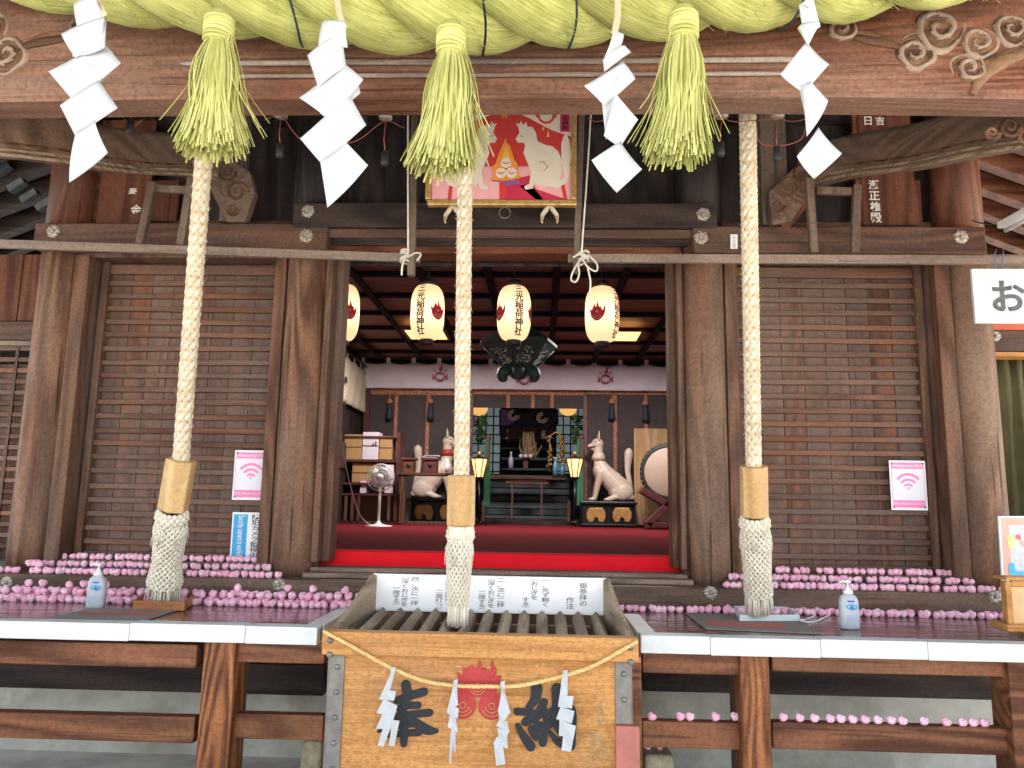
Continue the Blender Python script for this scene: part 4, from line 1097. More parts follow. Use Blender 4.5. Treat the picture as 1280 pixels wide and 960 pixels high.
lay([(590, 570), (620, 560), (690, 558), (695, 580), (640, 590), (600, 605)], 6, 5); lay([(500, 560), (600, 566), (600, 574), (510, 570)], 6, 5)
circ(868, 128, 58, 2, 0); circ(868, 128, 42, 3, 1); lay([(810, 115), (795, 100), (800, 140), (815, 145)], 3, 0); lay([(925, 115), (940, 100), (938, 140), (922, 145)], 3, 0)
lay([(575, 95), (605, 95), (608, 152), (592, 135), (572, 152)], 2, 3)
lay([(962, 95), (1025, 95), (1025, 238), (962, 238)], 3, 6)
lay([(840, 215), (860, 200), (850, 235)], 3, 7); lay([(880, 225), (890, 270), (870, 275)], 3, 7)
for x0, y0, x1, y1 in ((690, 262, 712, 270), (850, 440, 880, 470), (880, 470, 850, 500), (820, 440, 860, 438)):
    dx, dy = x1 - x0, y1 - y0; l = math.hypot(dx, dy); nx, ny_ = -dy / l * 2.2, dx / l * 2.2
    lay([(x0 + nx, y0 + ny_), (x1 + nx, y1 + ny_), (x1 - nx, y1 - ny_), (x0 - nx, y0 - ny_)], 5, 4)
    lay([(1205 - q, w_) for q, w_ in ((x0 + nx, y0 + ny_), (x1 + nx, y1 + ny_), (x1 - nx, y1 - ny_), (x0 - nx, y0 - ny_))], 5, 4)
put_text(b, '奉納神社', P(520 + 996 / 5.333, 120 + 168 / 5.333, YPIC - .009), EX, EZ, .1, .004, True, mi=8, h=.10, w=.035)
b.build('fox_print', PM + [M['ink']], pic)
for px, sg in ((566, 1), (687, 2)):
    t = thing('hanging_charm', 'knotted golden charm cord under the picture, ' + ('half behind the middle bell rope' if sg == 1 else 'right of its centre'), 'charm', P(px, 258, YPIC + .02))
    for s in (-1, 1):
        b = MB(); b.tube([P(px, 256, YPIC), P(px + s * 4, 262, YPIC), P(px + s * 9, 269, YPIC), P(px + s * 10, 277, YPIC)], [.006, .014, .012, .005], 8); b.build('cord_leg', M['noren_y'], t)
        b = MB(); b.tube([P(px + s * 9.2, 270, YPIC - .012), P(px + s * 10, 276, YPIC - .012), P(px + s * 9, 279, YPIC - .012)], .005, 6); b.build('gilt_tip', M['brass'], t)

# ================================================================ offertory box with its notice board
YBX = 3.18
cL, cR = P(405, 790, YBX), P(797, 795, YBX)
bx0, bx1 = cL.x, cR.x; zt = (cL.z + cR.z) / 2; yb0, yb1 = YBX, 3.80
box = thing('offertory_box', 'ochre wooden offertory box with big black characters, slatted top and iron corner straps', 'offertory box', ((bx0 + bx1) / 2, YBX + .3, 0))
b = MB(); b.box(bx0 + .03, bx1 - .03, yb0 + .012, yb0 + .05, 0.02, zt - .075); b.build('front_panel', M['box'], box, bevel=.004)
b = MB(); b.box(bx0 + .03, bx0 + .06, yb0 + .052, yb1 - .04, .02, zt - .08); b.build('side_panel', M['box'], box, bevel=.004)
b = MB(); b.box(bx1 - .06, bx1 - .03, yb0 + .052, yb1 - .04, .02, zt - .08); b.build('side_panel', M['box'], box, bevel=.004)
b = MB(); b.box(bx0 + .03, bx1 - .03, yb1 - .039, yb1, .02, zt - .05); b.build('back_panel', M['boxgrey'], box, bevel=.004)
b = MB(); b.box(bx0 + .06, bx1 - .06, yb0 + .055, yb1 - .04, zt - .22, zt - .2); b.build('inner_tray', M['boxdark'], box)
b = MB(); b.box(bx0 - .002, bx1 + .002, yb0 - .018, yb0 + .045, zt - .092, zt); b.build('top_rail', M['box'], box, bevel=.006)
# sloping side boards rising to the notice board
for s, x in ((1, bx0), (-1, bx1)):
    b = MB(); pr = [(yb0 + .046, zt - .09), (yb0 + .046, zt - .003), (yb0 + .30, zt + .075), (yb1 - .10, zt + .165), (yb1 - .05, zt + .18), (yb1 + .01, zt + .172), (yb1 + .01, zt - .09)]
    b.prism([(x + s * .07 * (y - yb0) / (yb1 - yb0), y, z) for y, z in pr], (s * .03, 0, 0)); b.build('wing_board', M['boxgrey'], box, bevel=.005)
n = 13
for k in range(n):      # ridge-topped slats running front to back
    x = bx0 + .085 + (bx1 - bx0 - .17) * (k + .5) / n - .0
    b = MB(); vs = []
    for y, dz in ((yb0 + .046, .0), (yb1 - .075, .03)):
        vs += [(x - .027, y, zt - .07 + dz), (x - .026, y, zt - .03 + dz), (x, y, zt - .003 + dz), (x + .026, y, zt - .03 + dz), (x + .027, y, zt - .07 + dz)]
    b.add(vs, [(0, 1, 2, 3, 4), (9, 8, 7, 6, 5)] + [(j, 5 + j, 5 + (j + 1) % 5, (j + 1) % 5) for j in range(5)]); b.build('ridged_slat', M['boxgrey'], box, bevel=.003)
for s, x in ((1, bx0 + .026), (-1, bx1 - .026 - .062)):
    z0 = 0.02 if s > 0 else P(790, 906, YBX).z
    b = MB(); b.box(x, x + .062, yb0 + .004, yb0 + .011, z0, zt - .094); st = b.build('iron_strap', M['iron'], box, bevel=.002)
    b = MB(); b.box(x - .004 if s > 0 else x + .0625, x - .0002 if s > 0 else x + .066, yb0 + .004, yb0 + .09, z0, zt - .094); b.build('strap_return', M['iron'], st)
    for k in range(8):
        z = zt - .14 - k * .096
        if z < z0 + .02: continue
        b = MB(); b.ell((x + .034, yb0 + .003, z), (.0115, .008, .0115), seg=12, rings=6); b.build('rivet', M['iron'], st)
for px in (409, 782):
    c = P(px, 794, YBX); 
    for dx, dz in ((.018, -.005), (.018, -.06)):
        b = MB(); b.ell((c.x + dx, yb0 - .019, zt - .03 + dz), (.013, .009, .013), seg=12, rings=6); b.build('rivet', M['iron'], box)
b = MB(); b.pbox(770, 908, 800, 990, YBX - .012, .03); b.build('corner_plate', M['rust'], box, bevel=.003)
b = MB(); b.pbox(790, 822, 801, 829, YBX - .008, .03); b.build('corner_plate', M['rust'], box, bevel=.003)
# characters, raised brush strokes: outlines traced at the box's own face
YC = yb0 + .011
def strokes(ox, oy, sc, lines, name, mat, thick=.006, parent=box, Y=YC):
    """each stroke: points with widths; brush strokes of varying width, in box-face pixels"""
    b = MB()
    for k, ln in enumerate(lines):
        pp = spline([V((x, y, w)) for x, y, w in ln], 5); lft = []; rgt = []
        for i, p in enumerate(pp):
            d = (pp[min(i + 1, len(pp) - 1)] - pp[max(i - 1, 0)]); d = V((d.x, d.y)); d = d.normalized() if d.length else V((1, 0))
            nn = V((-d.y, d.x)) * p.z * .62; lft.append((p.x + nn.x, p.y + nn.y)); rgt.append((p.x - nn.x, p.y - nn.y))
        def cap(c, d, w, sgn):
            out = []
            for j in range(1, 5):
                a = math.pi * j / 5; out.append((c.x + d.x * math.sin(a) * w * .62 * sgn - d.y * math.cos(a) * w * .62 * sgn * sgn, c.y + d.y * math.sin(a) * w * .62 * sgn + d.x * math.cos(a) * w * .62 * sgn * sgn))
            return out
        d1 = (pp[-1] - pp[-2]); d1 = V((d1.x, d1.y)).normalized(); d0 = (pp[1] - pp[0]); d0 = V((d0.x, d0.y)).normalized()
        ring = lft + cap(pp[-1], d1, pp[-1].z, 1) + rgt[::-1] + [(x, y) for x, y in cap(pp[0], -d0, pp[0].z, 1)]
        ring = [(ox + x * sc, oy + y * sc) for x, y in ring]
        Yk = Y - thick - .0006 * k
        b.prism([P(x, y, Yk) for x, y in ring], (0, thick + .0006 * k, 0))
    return b.build(name, mat, parent)
S2 = 280 / 1280
strokes(460, 820, S2, [[(165, 255, 34), (230, 232, 38), (318, 205, 40)], [(170, 300, 26), (225, 286, 30), (285, 282, 34)], [(160, 350, 26), (250, 335, 32), (350, 325, 36)],
                       [(215, 165, 44), (222, 230, 40), (200, 310, 34), (140, 390, 26), (60, 432, 14)], [(222, 340, 26), (280, 390, 40), (340, 425, 44), (390, 430, 20)],
                       [(150, 408, 20), (205, 398, 26), (262, 388, 30)], [(120, 455, 22), (205, 445, 28), (292, 438, 32)], [(205, 370, 34), (205, 440, 36), (203, 505, 30)]],
        'large_character', M['ink'])
strokes(460, 820, S2, [[(965, 185, 54), (955, 245, 44), (915, 300, 30)], [(850, 318, 34), (905, 322, 32), (945, 318, 18)], [(1005, 265, 38), (965, 330, 32), (900, 378, 40)], [(900, 380, 36), (950, 362, 30), (1000, 330, 24)],
                       [(960, 370, 26), (968, 400, 30), (970, 420, 34)], [(935, 420, 36), (950, 450, 38), (960, 468, 30)], [(855, 400, 24), (885, 455, 34), (930, 520, 44)], [(985, 395, 26), (1000, 430, 30), (998, 500, 34)],
                       [(1010, 300, 20), (1015, 400, 28), (1000, 500, 34)], [(1010, 335, 22), (1090, 300, 34), (1150, 290, 34), (1172, 340, 34), (1168, 440, 32), (1160, 520, 36), (1120, 530, 18)],
                       [(1080, 190, 54), (1075, 270, 40), (1060, 360, 38), (1020, 410, 34)], [(1060, 370, 28), (1090, 420, 34), (1120, 460, 34)], [(1040, 440, 14), (1080, 490, 30), (1130, 515, 34)]],
        'large_character', M['ink'])
# flame-and-jewels crest, printed red
def crest_shapes():
    """(kind, points) in a unit frame x right, y up, about -1..1"""
    fl = [(-.62, -.05), (-.75, .25), (-.6, .2), (-.72, .55), (-.5, .45), (-.5, .78), (-.34, .55), (-.2, .8), (-.05, .62), (.02, 1.0), (.13, .68), (.1, .55), (.26, .75), (.3, .5), (.45, .72), (.5, .42), (.7, .5), (.6, .2), (.74, .18), (.62, -.05), (.4, -.2), (-.4, -.2)]
    return fl
def crest(mb, o, U, W, s, mi_red=0, mi_line=1, lift=.002):
    Nn = U.cross(W)
    def Q(x, y, k): return o + U * (x * s) + W * (y * s) + Nn * (lift * k)
    def pol(pp, k, mi): mb.add([Q(x, y, k) for x, y in pp], [tuple(range(len(pp)))], mi)
    pol(crest_shapes(), 1, mi_red)
    for cx, cy, r in ((0, .12, .36), (-.48, -.5, .44), (.48, -.5, .44)):
        pol([(cx + r * math.cos(a * .2618), cy + r * math.sin(a * .2618)) for a in range(24)], 2, mi_red)
        for q, sp_ in ((.78, (3.5, 5.9)), (.52, (3.3, 6.1)), (.26, (0, 6.2832))):
            pts = [(cx + r * q * math.cos(sp_[0] + (sp_[1] - sp_[0]) * i / 14), cy + r * q * math.sin(sp_[0] + (sp_[1] - sp_[0]) * i / 14)) for i in range(15)]
            inn = [(cx + r * (q - .07) * math.cos(sp_[0] + (sp_[1] - sp_[0]) * i / 14), cy + r * (q - .07) * math.sin(sp_[0] + (sp_[1] - sp_[0]) * i / 14)) for i in range(15)]
            for i in range(14): pol([pts[i], pts[i + 1], inn[i + 1], inn[i]], 3, mi_line)
cc = P(597, 862, YC - .001)
b = MB(); sc = 36 * YC / F; crest(b, cc + V((0, -.001, 0)), EX, EZ, sc, 0, 1, .0012); cr_ = b.build('red_crest', [M['red'], M['box']], box, fix=False)
b = MB()
for pp in ([(606, 836), (602, 845), (600, 832), (601, 827)], [(590, 848), (585, 838), (588, 832)], [(613, 848), (618, 838), (615, 831), (616, 826)], [(580, 856), (577, 848), (578, 843)], [(621, 856), (624, 848), (627, 845)]):
    pts = spline([P(x, y, YC - .002) for x, y in pp], 5); b.tube(pts, [.011 * (1 - .75 * i / (len(pts) - 1)) for i in range(len(pts))], 6, flat=.15, hint=(0, 1, 0))
b.build('flame_tongues', M['red'], cr_)
# faint old ink at the edges of the front
INK2 = plain('faded_ink', (.3, .2, .1), .8, var=.3, nscale=60, col2=(.5, .33, .15), thr=(.42, .55))
b = MB()
for ch, px, py, s in (('寄', 750, 883, 11), ('進', 750, 893, 11), ('者', 749, 904, 11), ('城', 744, 922, 12), ('下', 745, 935, 12), ('区', 744, 946, 12), ('人', 752, 920, 8), ('会', 753, 932, 8), ('長', 754, 943, 8)): put_text(b, ch, P(px, py, YC - .001), EX, EZ, .1, 0, h=s * YC / F)
b.build('faded_lettering', INK2, box)
# notice board
YNB = yb1 - .062
sgn = thing('notice_board', 'long white notice board with vertical worship instructions on the box', 'sign', P(612, 766, YNB))
aL, aR = P(467, 742, YNB), P(757, 742, YNB); z0, z1 = P(612, 766, YNB).z, P(612, 719.5, YNB).z
b = MB(); b.box(aL.x, aR.x, YNB - .012, YNB, z0, z1); b.build('board_panel', M['paper_card'], sgn, bevel=.003)
b = MB()
for tx, px, py, h in (('御参拝の', 729, 742, 29), ('作法', 712.5, 753, 15), ('一、先ず軽く', 682, 741, 33), ('︵おじぎを', 668, 736, 25), ('する︶', 657, 752, 12), ('二、次に二拝', 626, 740, 36), ('︵深くおじぎを', 614, 741, 35), ('二度する︶', 602.5, 749, 22),
                      ('三、次に二拍', 570, 740, 36), ('︵手をあわせて', 560, 741, 30), ('二度打つ︶', 549, 748, 23), ('四、次に一拝', 518.5, 738, 35), ('︵深くおじぎを', 506, 739, 36), ('一度する︶', 495.5, 744, 21)):
    put_text(b, tx, P(px, py + 1.0, YNB - .0135), EX, EZ, .1, .0008, True, h=.94 * h * YNB / F, w=(len(tx) and 9.5) * YNB / F)
b.build('board_lettering', M['inkgrey'], sgn)
# thin straw cord with four small streamers across the front
YCO = yb0 - .035
cp = [(404, 789), (440, 808), (487, 834), (530, 851), (570, 857), (612, 858), (650, 857), (700, 846), (740, 833), (775, 814), (798, 801)]
cpts = spline([P(x, y, YCO + (.0 if 0 < i < 10 else .005)) for i, (x, y) in enumerate(cp)], 8)
b = MB()
for k in range(3):
    b.tube([p + V((0, .0042 * math.cos(i * .9 + k * 2.09), .0042 * math.sin(i * .9 + k * 2.09))) for i, p in enumerate([q for a_, c_ in zip(cpts, cpts[1:]) for q in (a_, a_.lerp(c_, .5))])], .0045, 5)
tag(b.build('straw_garland', M['strawcord'], None), 'thin yellow straw cord sagging across the offertory box front', 'cord')
def small(panels, label, seed):
    t = thing('small_paper_streamer', label, 'paper streamer', P(*panels[0][0], YCO), 'small paper streamers on the box cord'); rn = random.Random(seed)
    for k, pn in enumerate(panels):
        b = MB(); q = [P(x, y, YCO - .012 + (.006 if (k + j) % 2 else -.004)) for j, (x, y) in enumerate(pn)]; b.add(q, [tuple(range(len(q)))]); b.build('paper_fold', M['paper'], t, solid=.001)
def zz(pp): return [[(460 + x * S2, 820 + y * S2) for x, y in q] for q in pp]
small(zz([[(128, 68), (158, 62), (152, 100), (130, 100)], [(130, 98), (152, 98), (125, 200), (85, 200)], [(85, 195), (160, 200), (150, 255), (62, 248)], [(90, 245), (168, 285), (150, 350), (48, 325)], [(85, 325), (150, 345), (130, 420), (45, 415)],
          [(90, 395), (132, 400), (90, 518), (55, 512)], [(140, 365), (180, 370), (150, 516), (118, 512)]]), 'widest of the small streamers on the cord, over the left character', 1)
small(zz([[(490, 138), (514, 132), (508, 180), (485, 180)], [(486, 178), (508, 178), (515, 280), (450, 320)], [(470, 285), (520, 300), (512, 358), (450, 325)], [(468, 335), (500, 350), (515, 440), (455, 405)], [(475, 420), (500, 430), (500, 545), (485, 540)], [(470, 440), (488, 440), (476, 615), (464, 612)]]),
      'thin twisted small streamer left of the red crest', 2)
small(zz([[(755, 150), (782, 140), (780, 200), (765, 200)], [(764, 198), (780, 198), (815, 325), (742, 320)], [(745, 318), (812, 322), (775, 375), (750, 370)], [(748, 368), (795, 372), (808, 435), (732, 400)], [(740, 410), (805, 432), (790, 470), (745, 465)], [(735, 462), (795, 465), (800, 530), (718, 500)], [(718, 498), (770, 510), (785, 618), (732, 628)]]),
      'longest small streamer, right of the red crest', 3)
small(zz([[(1115, 85), (1140, 80), (1140, 120), (1112, 115)], [(1110, 112), (1142, 118), (1140, 225), (1095, 230)], [(1095, 225), (1175, 230), (1165, 300), (1085, 290)], [(1100, 290), (1180, 315), (1165, 385), (1075, 360)], [(1095, 365), (1188, 400), (1175, 470), (1090, 455)], [(1115, 455), (1175, 465), (1160, 548), (1105, 540)]]),
      'small streamer over the right-hand character', 4)
# ================================================================ things on the veranda
def heart_mesh(name, mat, seed):
    rn = random.Random(seed); b = MB(); seg, rings = 14, 9; vs = []
    for i in range(rings + 1):
        t = math.pi * i / rings
        for j in range(seg):
            a = 2 * math.pi * j / seg
            x, y, z = math.sin(t) * math.cos(a), math.sin(t) * math.sin(a), math.cos(t)
            ax = abs(x); z2 = z + .18 * ax ** 1.2 - (.15 if z > 0 else 0) * (1 - ax) ** 3 - .08
            if z < 0: x *= 1 - .22 * (-z)
            vs.append((x * .0222, y * .019 * (1 - .1 * abs(z)), z2 * .0205 + .0197))
    fs = []
    for i in range(rings):
        for j in range(seg):
            j2 = (j + 1) % seg; fs.append((i * seg + j, (i + 1) * seg + j, (i + 1) * seg + j2, i * seg + j2))
    b.add(vs, fs, 0, True)
    # little brush marks on its face: two short arcs and a dot
    for s in (-1, 1):
        pts = [V((s * .009 + .005 * math.cos(q), -.0187, .0237 + .004 * math.sin(q))) for q in (0.2, 1.2, 2.2, 3.0)]
        b.tube(pts, .0011, 4, mi=1)
    b.ell((0, -.0187, .017), (.0028, .0018, .0022), seg=6, rings=4, mi=1)
    me_o = b.build(name, [mat, MARK]); return me_o
MARK = plain('rose_red_mark', (.7, .1, .22), .5)
protos = [heart_mesh('heart_stone', M['hearts'], 1), heart_mesh('heart_stone', M['heart2'], 2)]
used = [False, False]
def heart(p, label, group, tilt=0, yaw=0, pitch=0, sc=1.0):
    k = 0 if R.random() < .55 else 1
    if used[k]: o = protos[k].copy(); COL.objects.link(o)
    else: o = protos[k]; used[k] = True
    o.location = p; o.rotation_euler = (pitch, tilt, yaw); o.scale = (sc, sc * R.uniform(.92, 1.1), sc)
    tag(o, label, 'stone charm', group); return o
extra = []      # those past the count limit go into one mass
def row(x0, x1, y0, y1, Y, z, n, label, group, stuff=False, skip=()):
    a, c = P(x0, y0, Y).x, P(x1, y1, Y).x
    x = a; step = (c - a) / n
    for k in range(n):
        if R.random() < .015: continue
        p = V((a + step * (k + .5) + R.uniform(-.006, .006), Y + R.uniform(-.008, .008), z)); sc = R.uniform(.9, 1.06)
        tl, yw, pt = R.uniform(-.7, .7), R.uniform(-.8, .8), R.uniform(-.3, .5)
        if stuff: extra.append((p, tl, yw, pt, sc))
        else: heart(p, label, group, tl, yw, pt, sc)
GL = 'pink heart charms lined up at the '
row(-20, 350, 721, 723, 4.36, zr, 47, 'round pink heart charm in the lowest row below the left doors', GL + 'left, lowest step')
row(906, 1262, 732, 737, 4.36, zr, 46, 'round pink heart charm in the lowest row below the right doors', GL + 'right, lowest step')
row(38, 342, 712, 712, 4.485, z2, 38, 'round pink heart charm in the middle stepped row at the left doors', GL + 'left, middle step')
row(908, 1217, 718, 720, 4.485, z2, 39, 'round pink heart charm in the middle stepped row at the right doors', GL + 'right, middle step')
row(64, 328, 702, 700, 4.545, z3, 34, None, None, True)
row(920, 1192, 706, 708, 4.545, z3, 35, None, None, True)
for k in range(5): heart(V((P(36 + k % 3 * 8, 718, 4.4).x, 4.4 + .01 * (k % 2), zr + .035 + .0 * k)), 'pink heart charm piled at the left end of the steps, before the outer pillar', 'pink hearts piled by the outer left pillar', R.uniform(-1, 1), R.uniform(-1, 1))
row(772, 1258, 755, 766, 4.22, ZV, 52, 'pink heart charm in the single row along the deck, right of the offertory box', GL + 'right, deck row')
row(880, 1262, 755, 766, 4.262, ZV + .004, 20, None, None, True)
# left deck: a loose pile two or three deep
row(-20, 450, 752, 756, 4.09, ZV, 50, 'pink heart charm at the front edge of the loose pile on the left deck', 'pink hearts along the front of the left pile')
for dy, dz, n in ((.045, .0, 46), (.09, .0, 46), (.135, 0, 46), (.05, .036, 40), (.1, .036, 42)):
    row(-20, 452, 752, 756, 4.09 + dy, ZV + dz, n, None, None, True)
for k in range(9): extra.append((V((R.uniform(-2.9, -1.0), 4.16, ZV + .072)), R.uniform(-1, 1), R.uniform(-1, 1), 0, 1))
for px in (128, 264, 291, 322): heart(PZ(px, 758, ZV), 'pink heart charm strayed onto the dark deck in front of the left pile', 'stray pink hearts before the left pile', R.uniform(-.5, .5), R.uniform(-.4, .4), .3)
# hearts on the lower rail at the right and on the stone under it
zrail = lambda px: P(px, 905 + (px - 845) * .017, 3.55).z
for px in (812, 848.5, 860.5, 892, 917.5): heart(P(px, 0, 3.55) * 0 + V((P(px, 905, 3.55).x, 3.55, P(px, 903.2 + (865 - 865) * 0, 3.52).z)), 'pink heart charm standing on the short lower rail between box and post', 'pink hearts on the short lower rail', R.uniform(.25, .5), R.uniform(-.2, .2), 0, .95)
for px in (977.5, 998, 1016.5, 1036, 1050, 1064, 1080, 1095.5, 1113, 1126, 1153.5, 1180.5, 1201, 1215, 1228.5): heart(V((P(px, 910, 3.55).x, 3.55, P(1150, 909, 3.52).z)), 'pink heart charm standing on the long lower rail right of the post', 'pink hearts on the long lower rail', R.uniform(.25, .5), R.uniform(-.2, .2), 0, .95)
for px in (811, 825): heart(V((P(px, 940, 3.83).x, 3.83, P(820, 944, 3.75).z)), 'pink heart charm lying on the foundation stone beside the box', 'pink hearts on the foundation stone', R.uniform(-.4, .4), 0, 0, .95)
# the remaining ones of the same kind as one mass
b = MB(); src = protos[0].data
sv = [v.co.copy() for v in src.vertices]; sf = [tuple(p.vertices) for p in src.polygons]; smi = [p.material_index for p in src.polygons]
for p, tl, yw, pt, sc in extra:
    mt = Matrix.Translation(p) @ Euler((pt, tl, yw)).to_matrix().to_4x4() @ Matrix.Scale(sc, 4); o0 = len(b.v)
    b.v += [tuple(mt @ v) for v in sv]; b.f += [[i + o0 for i in f] for f in sf]; k = R.choice((0, 2)); b.mi += [1 if m_ else k for m_ in smi]; b.sm += [True] * len(sf); b.uv += [None] * len(sf)
struct(b.build('heart_stones', [M['hearts'], MARK, M['heart2']], fix=False), 'stuff')

# sanitizer bottles
def bottle(px, pyb, lab, yaw, Ztop=ZV + .0015):
    base = PZ(px, pyb, Ztop); t = thing('sanitizer_bottle', lab, 'pump bottle', base, 'clear pump bottles of hand gel')
    rot = Matrix.Rotation(yaw, 3, 'Z')
    def oval(prof, mb, sx=1, sy=.66, mi=0):
        vs = []; seg = 28
        for r, z in prof:
            for j in range(seg):
                a = 2 * math.pi * j / seg; ca, sa = math.cos(a), math.sin(a)
                q = 3.2 if r > .02 else 2
                k = (abs(ca) ** q + abs(sa) ** q) ** (-1 / q)
                vs.append(base + rot @ V((r * sx * ca * k, r * sy * sa * k, z)))
        fs = [(i * seg + j, i * seg + (j + 1) % seg, (i + 1) * seg + (j + 1) % seg, (i + 1) * seg + j) for i in range(len(prof) - 1) for j in range(seg)]
        fs += [tuple(reversed(range(seg))), tuple((len(prof) - 1) * seg + j for j in range(seg))]
        mb.add(vs, fs, mi, True)
    H = .2
    b = MB(); oval([(.036, .0), (.0425, .006), (.044, .02), (.044, .105), (.0425, .128), (.036, .146), (.024, .157), (.018, .16)], b); bd = b.build('bottle_body', M['bottle'], t)
    b = MB(); oval([(.033, .004), (.041, .01), (.0415, .102), (.04, .122), (.03, .142)], b); b.build('gel', GEL, bd)
    b = MB(); oval([(.021, .158), (.021, .172), (.013, .178), (.012, .186), (.006, .188), (.0055, .206), (.014, .208), (.015, .218), (.006, .222)], b, 1, 1)
    vs = [base + rot @ V(p) for p in ((0, 0, .214), (-.02, -.004, .216), (-.035, -.006, .212), (-.04, -.007, .205))]; b.tube(vs, [.007, .006, .005, .004], 8); b.build('pump', M['whiteplastic'], t)
    f = lambda x, z, k=0: base + rot @ V((x, -.0299 - .0004 * k, z))
    U = rot @ EX
    b = MB()
    def q(x0, x1, z0, z1, mi, k=0): b.add([f(x0, z0, k), f(x1, z0, k), f(x1, z1, k), f(x0, z1, k)], [(0, 1, 2, 3)], mi)
    q(-.012, .02, .124, .131, 0)
    for dx, w, dz in ((-.013, .013, .0), (.0, .017, .003), (.014, .015, 0), (.004, .014, -.006)):
        b.add([f(.005 + dx + w * math.cos(a * .45), .102 + dz + .0105 * math.sin(a * .45), .5) for a in range(14)], [tuple(range(14))], 1)
    put_text(b, '手ピカ', f(.005, .103, 1.5), U, EZ, .1, .002, mi=2, w=.034, h=.012)
    put_text(b, '手指消毒', f(.006, .085, 1), U, EZ, .1, .001, mi=3, w=.036, h=.006)
    for i, (x0, x1, z) in enumerate(((.0, .012, .073), (-.016, .02, .060), (-.016, .004, .051), (-.016, .006, .047), (.022, .028, .05))): q(x0, x1, z, z + (.003 if i else .005), 4)
    b.build('bottle_label', [plain('dark_blue_print', (.03, .06, .45), .5), M['bluepr'], M['white'], plain('coral_print', (.8, .3, .25), .5), plain('violet_print', (.3, .35, .65), .5)], t, fix=False)
GEL = plain('pale_blue_gel', (.62, .74, .93), .3, var=.02, trans=.3)
bottle(119, 760, 'clear pump bottle of hand gel left on the left deck, before the pink pile', .12)
bottle(1062, 786, 'clear pump bottle of hand gel at the right deck edge, beside the white cable', -.08)
# trays under the fringes
def tray(pp, h, lab, mat, th=.012):
    c = [PZ(x, y, ZV + .003) for x, y in pp]; t = thing('tray', lab, 'tray', sum(c, V((0, 0, 0))) / 4)
    b = MB(); b.prism([p + V((0, 0, 0)) for p in c], (0, 0, .006)); b.build('tray_floor', M[mat], t, bevel=.002)
    for i in range(4):
        a, d = c[i], c[(i + 1) % 4]; e = (d - a).normalized(); inn = V((-e.y, e.x, 0)); inn = inn if inn.dot(sum(c, V()) / 4 - a) > 0 else -inn
        a2, d2 = (a + e * (th + .001), d - e * (th + .001)) if i % 2 else (a, d)
        b = MB(); b.prism([a2, d2, d2 + inn * th, a2 + inn * th], (0, 0, h)); b.build('tray_side', M[mat], t, bevel=.002)
tray([(165, 762), (230, 764), (247, 752), (182, 750)], .045, 'brown wooden tray under the leaning bell rope', 'tray')
tray([(925, 777), (1000, 777), (985, 766), (917, 765)], .032, 'white tray under the right bell rope', 'white', .008)
# mats with a red printed line
def mat_(pp, st, lab):
    t = thing('floor_mat', lab, 'mat', PZ(*pp[0], ZV)); b = MB(); b.prism([PZ(x, y, ZV + .0016) for x, y in pp], (0, 0, .005)); b.build('mat_sheet', M['mat'], t, bevel=.001)
    b = MB(); b.add([PZ(x, y, ZV + .0078) for x, y in st], [(0, 1, 2, 3)]); b.build('red_printing', M['redmat'], t)
mat_([(48, 777), (178, 777.5), (222, 763.5), (112, 761)], [(98, 768), (196, 768.5), (202, 764.8), (106, 764.2)], 'grey printed mat before the brown tray, left')
mat_([(882, 787), (1026, 793), (990, 771), (856, 767)], [(889, 782), (986, 785.5), (978, 779), (882, 775.5)], 'grey printed mat before the white tray, right')
b = MB(); b.tube(spline([PZ(x, y, ZV + .005 + h) for x, y, h in ((994, 768, .03), (1002, 764, .012), (1014, 763, .004), (1020, 768, .0), (1008, 774, .0), (1000, 775, .02), (1012, 778, .0), (1026, 774, .0), (1046, 763, .0))], 8), .0045, 6)
tag(b.build('white_cable', M['whiteplastic'], None), 'thin white cable curling out of the white tray', 'cable')

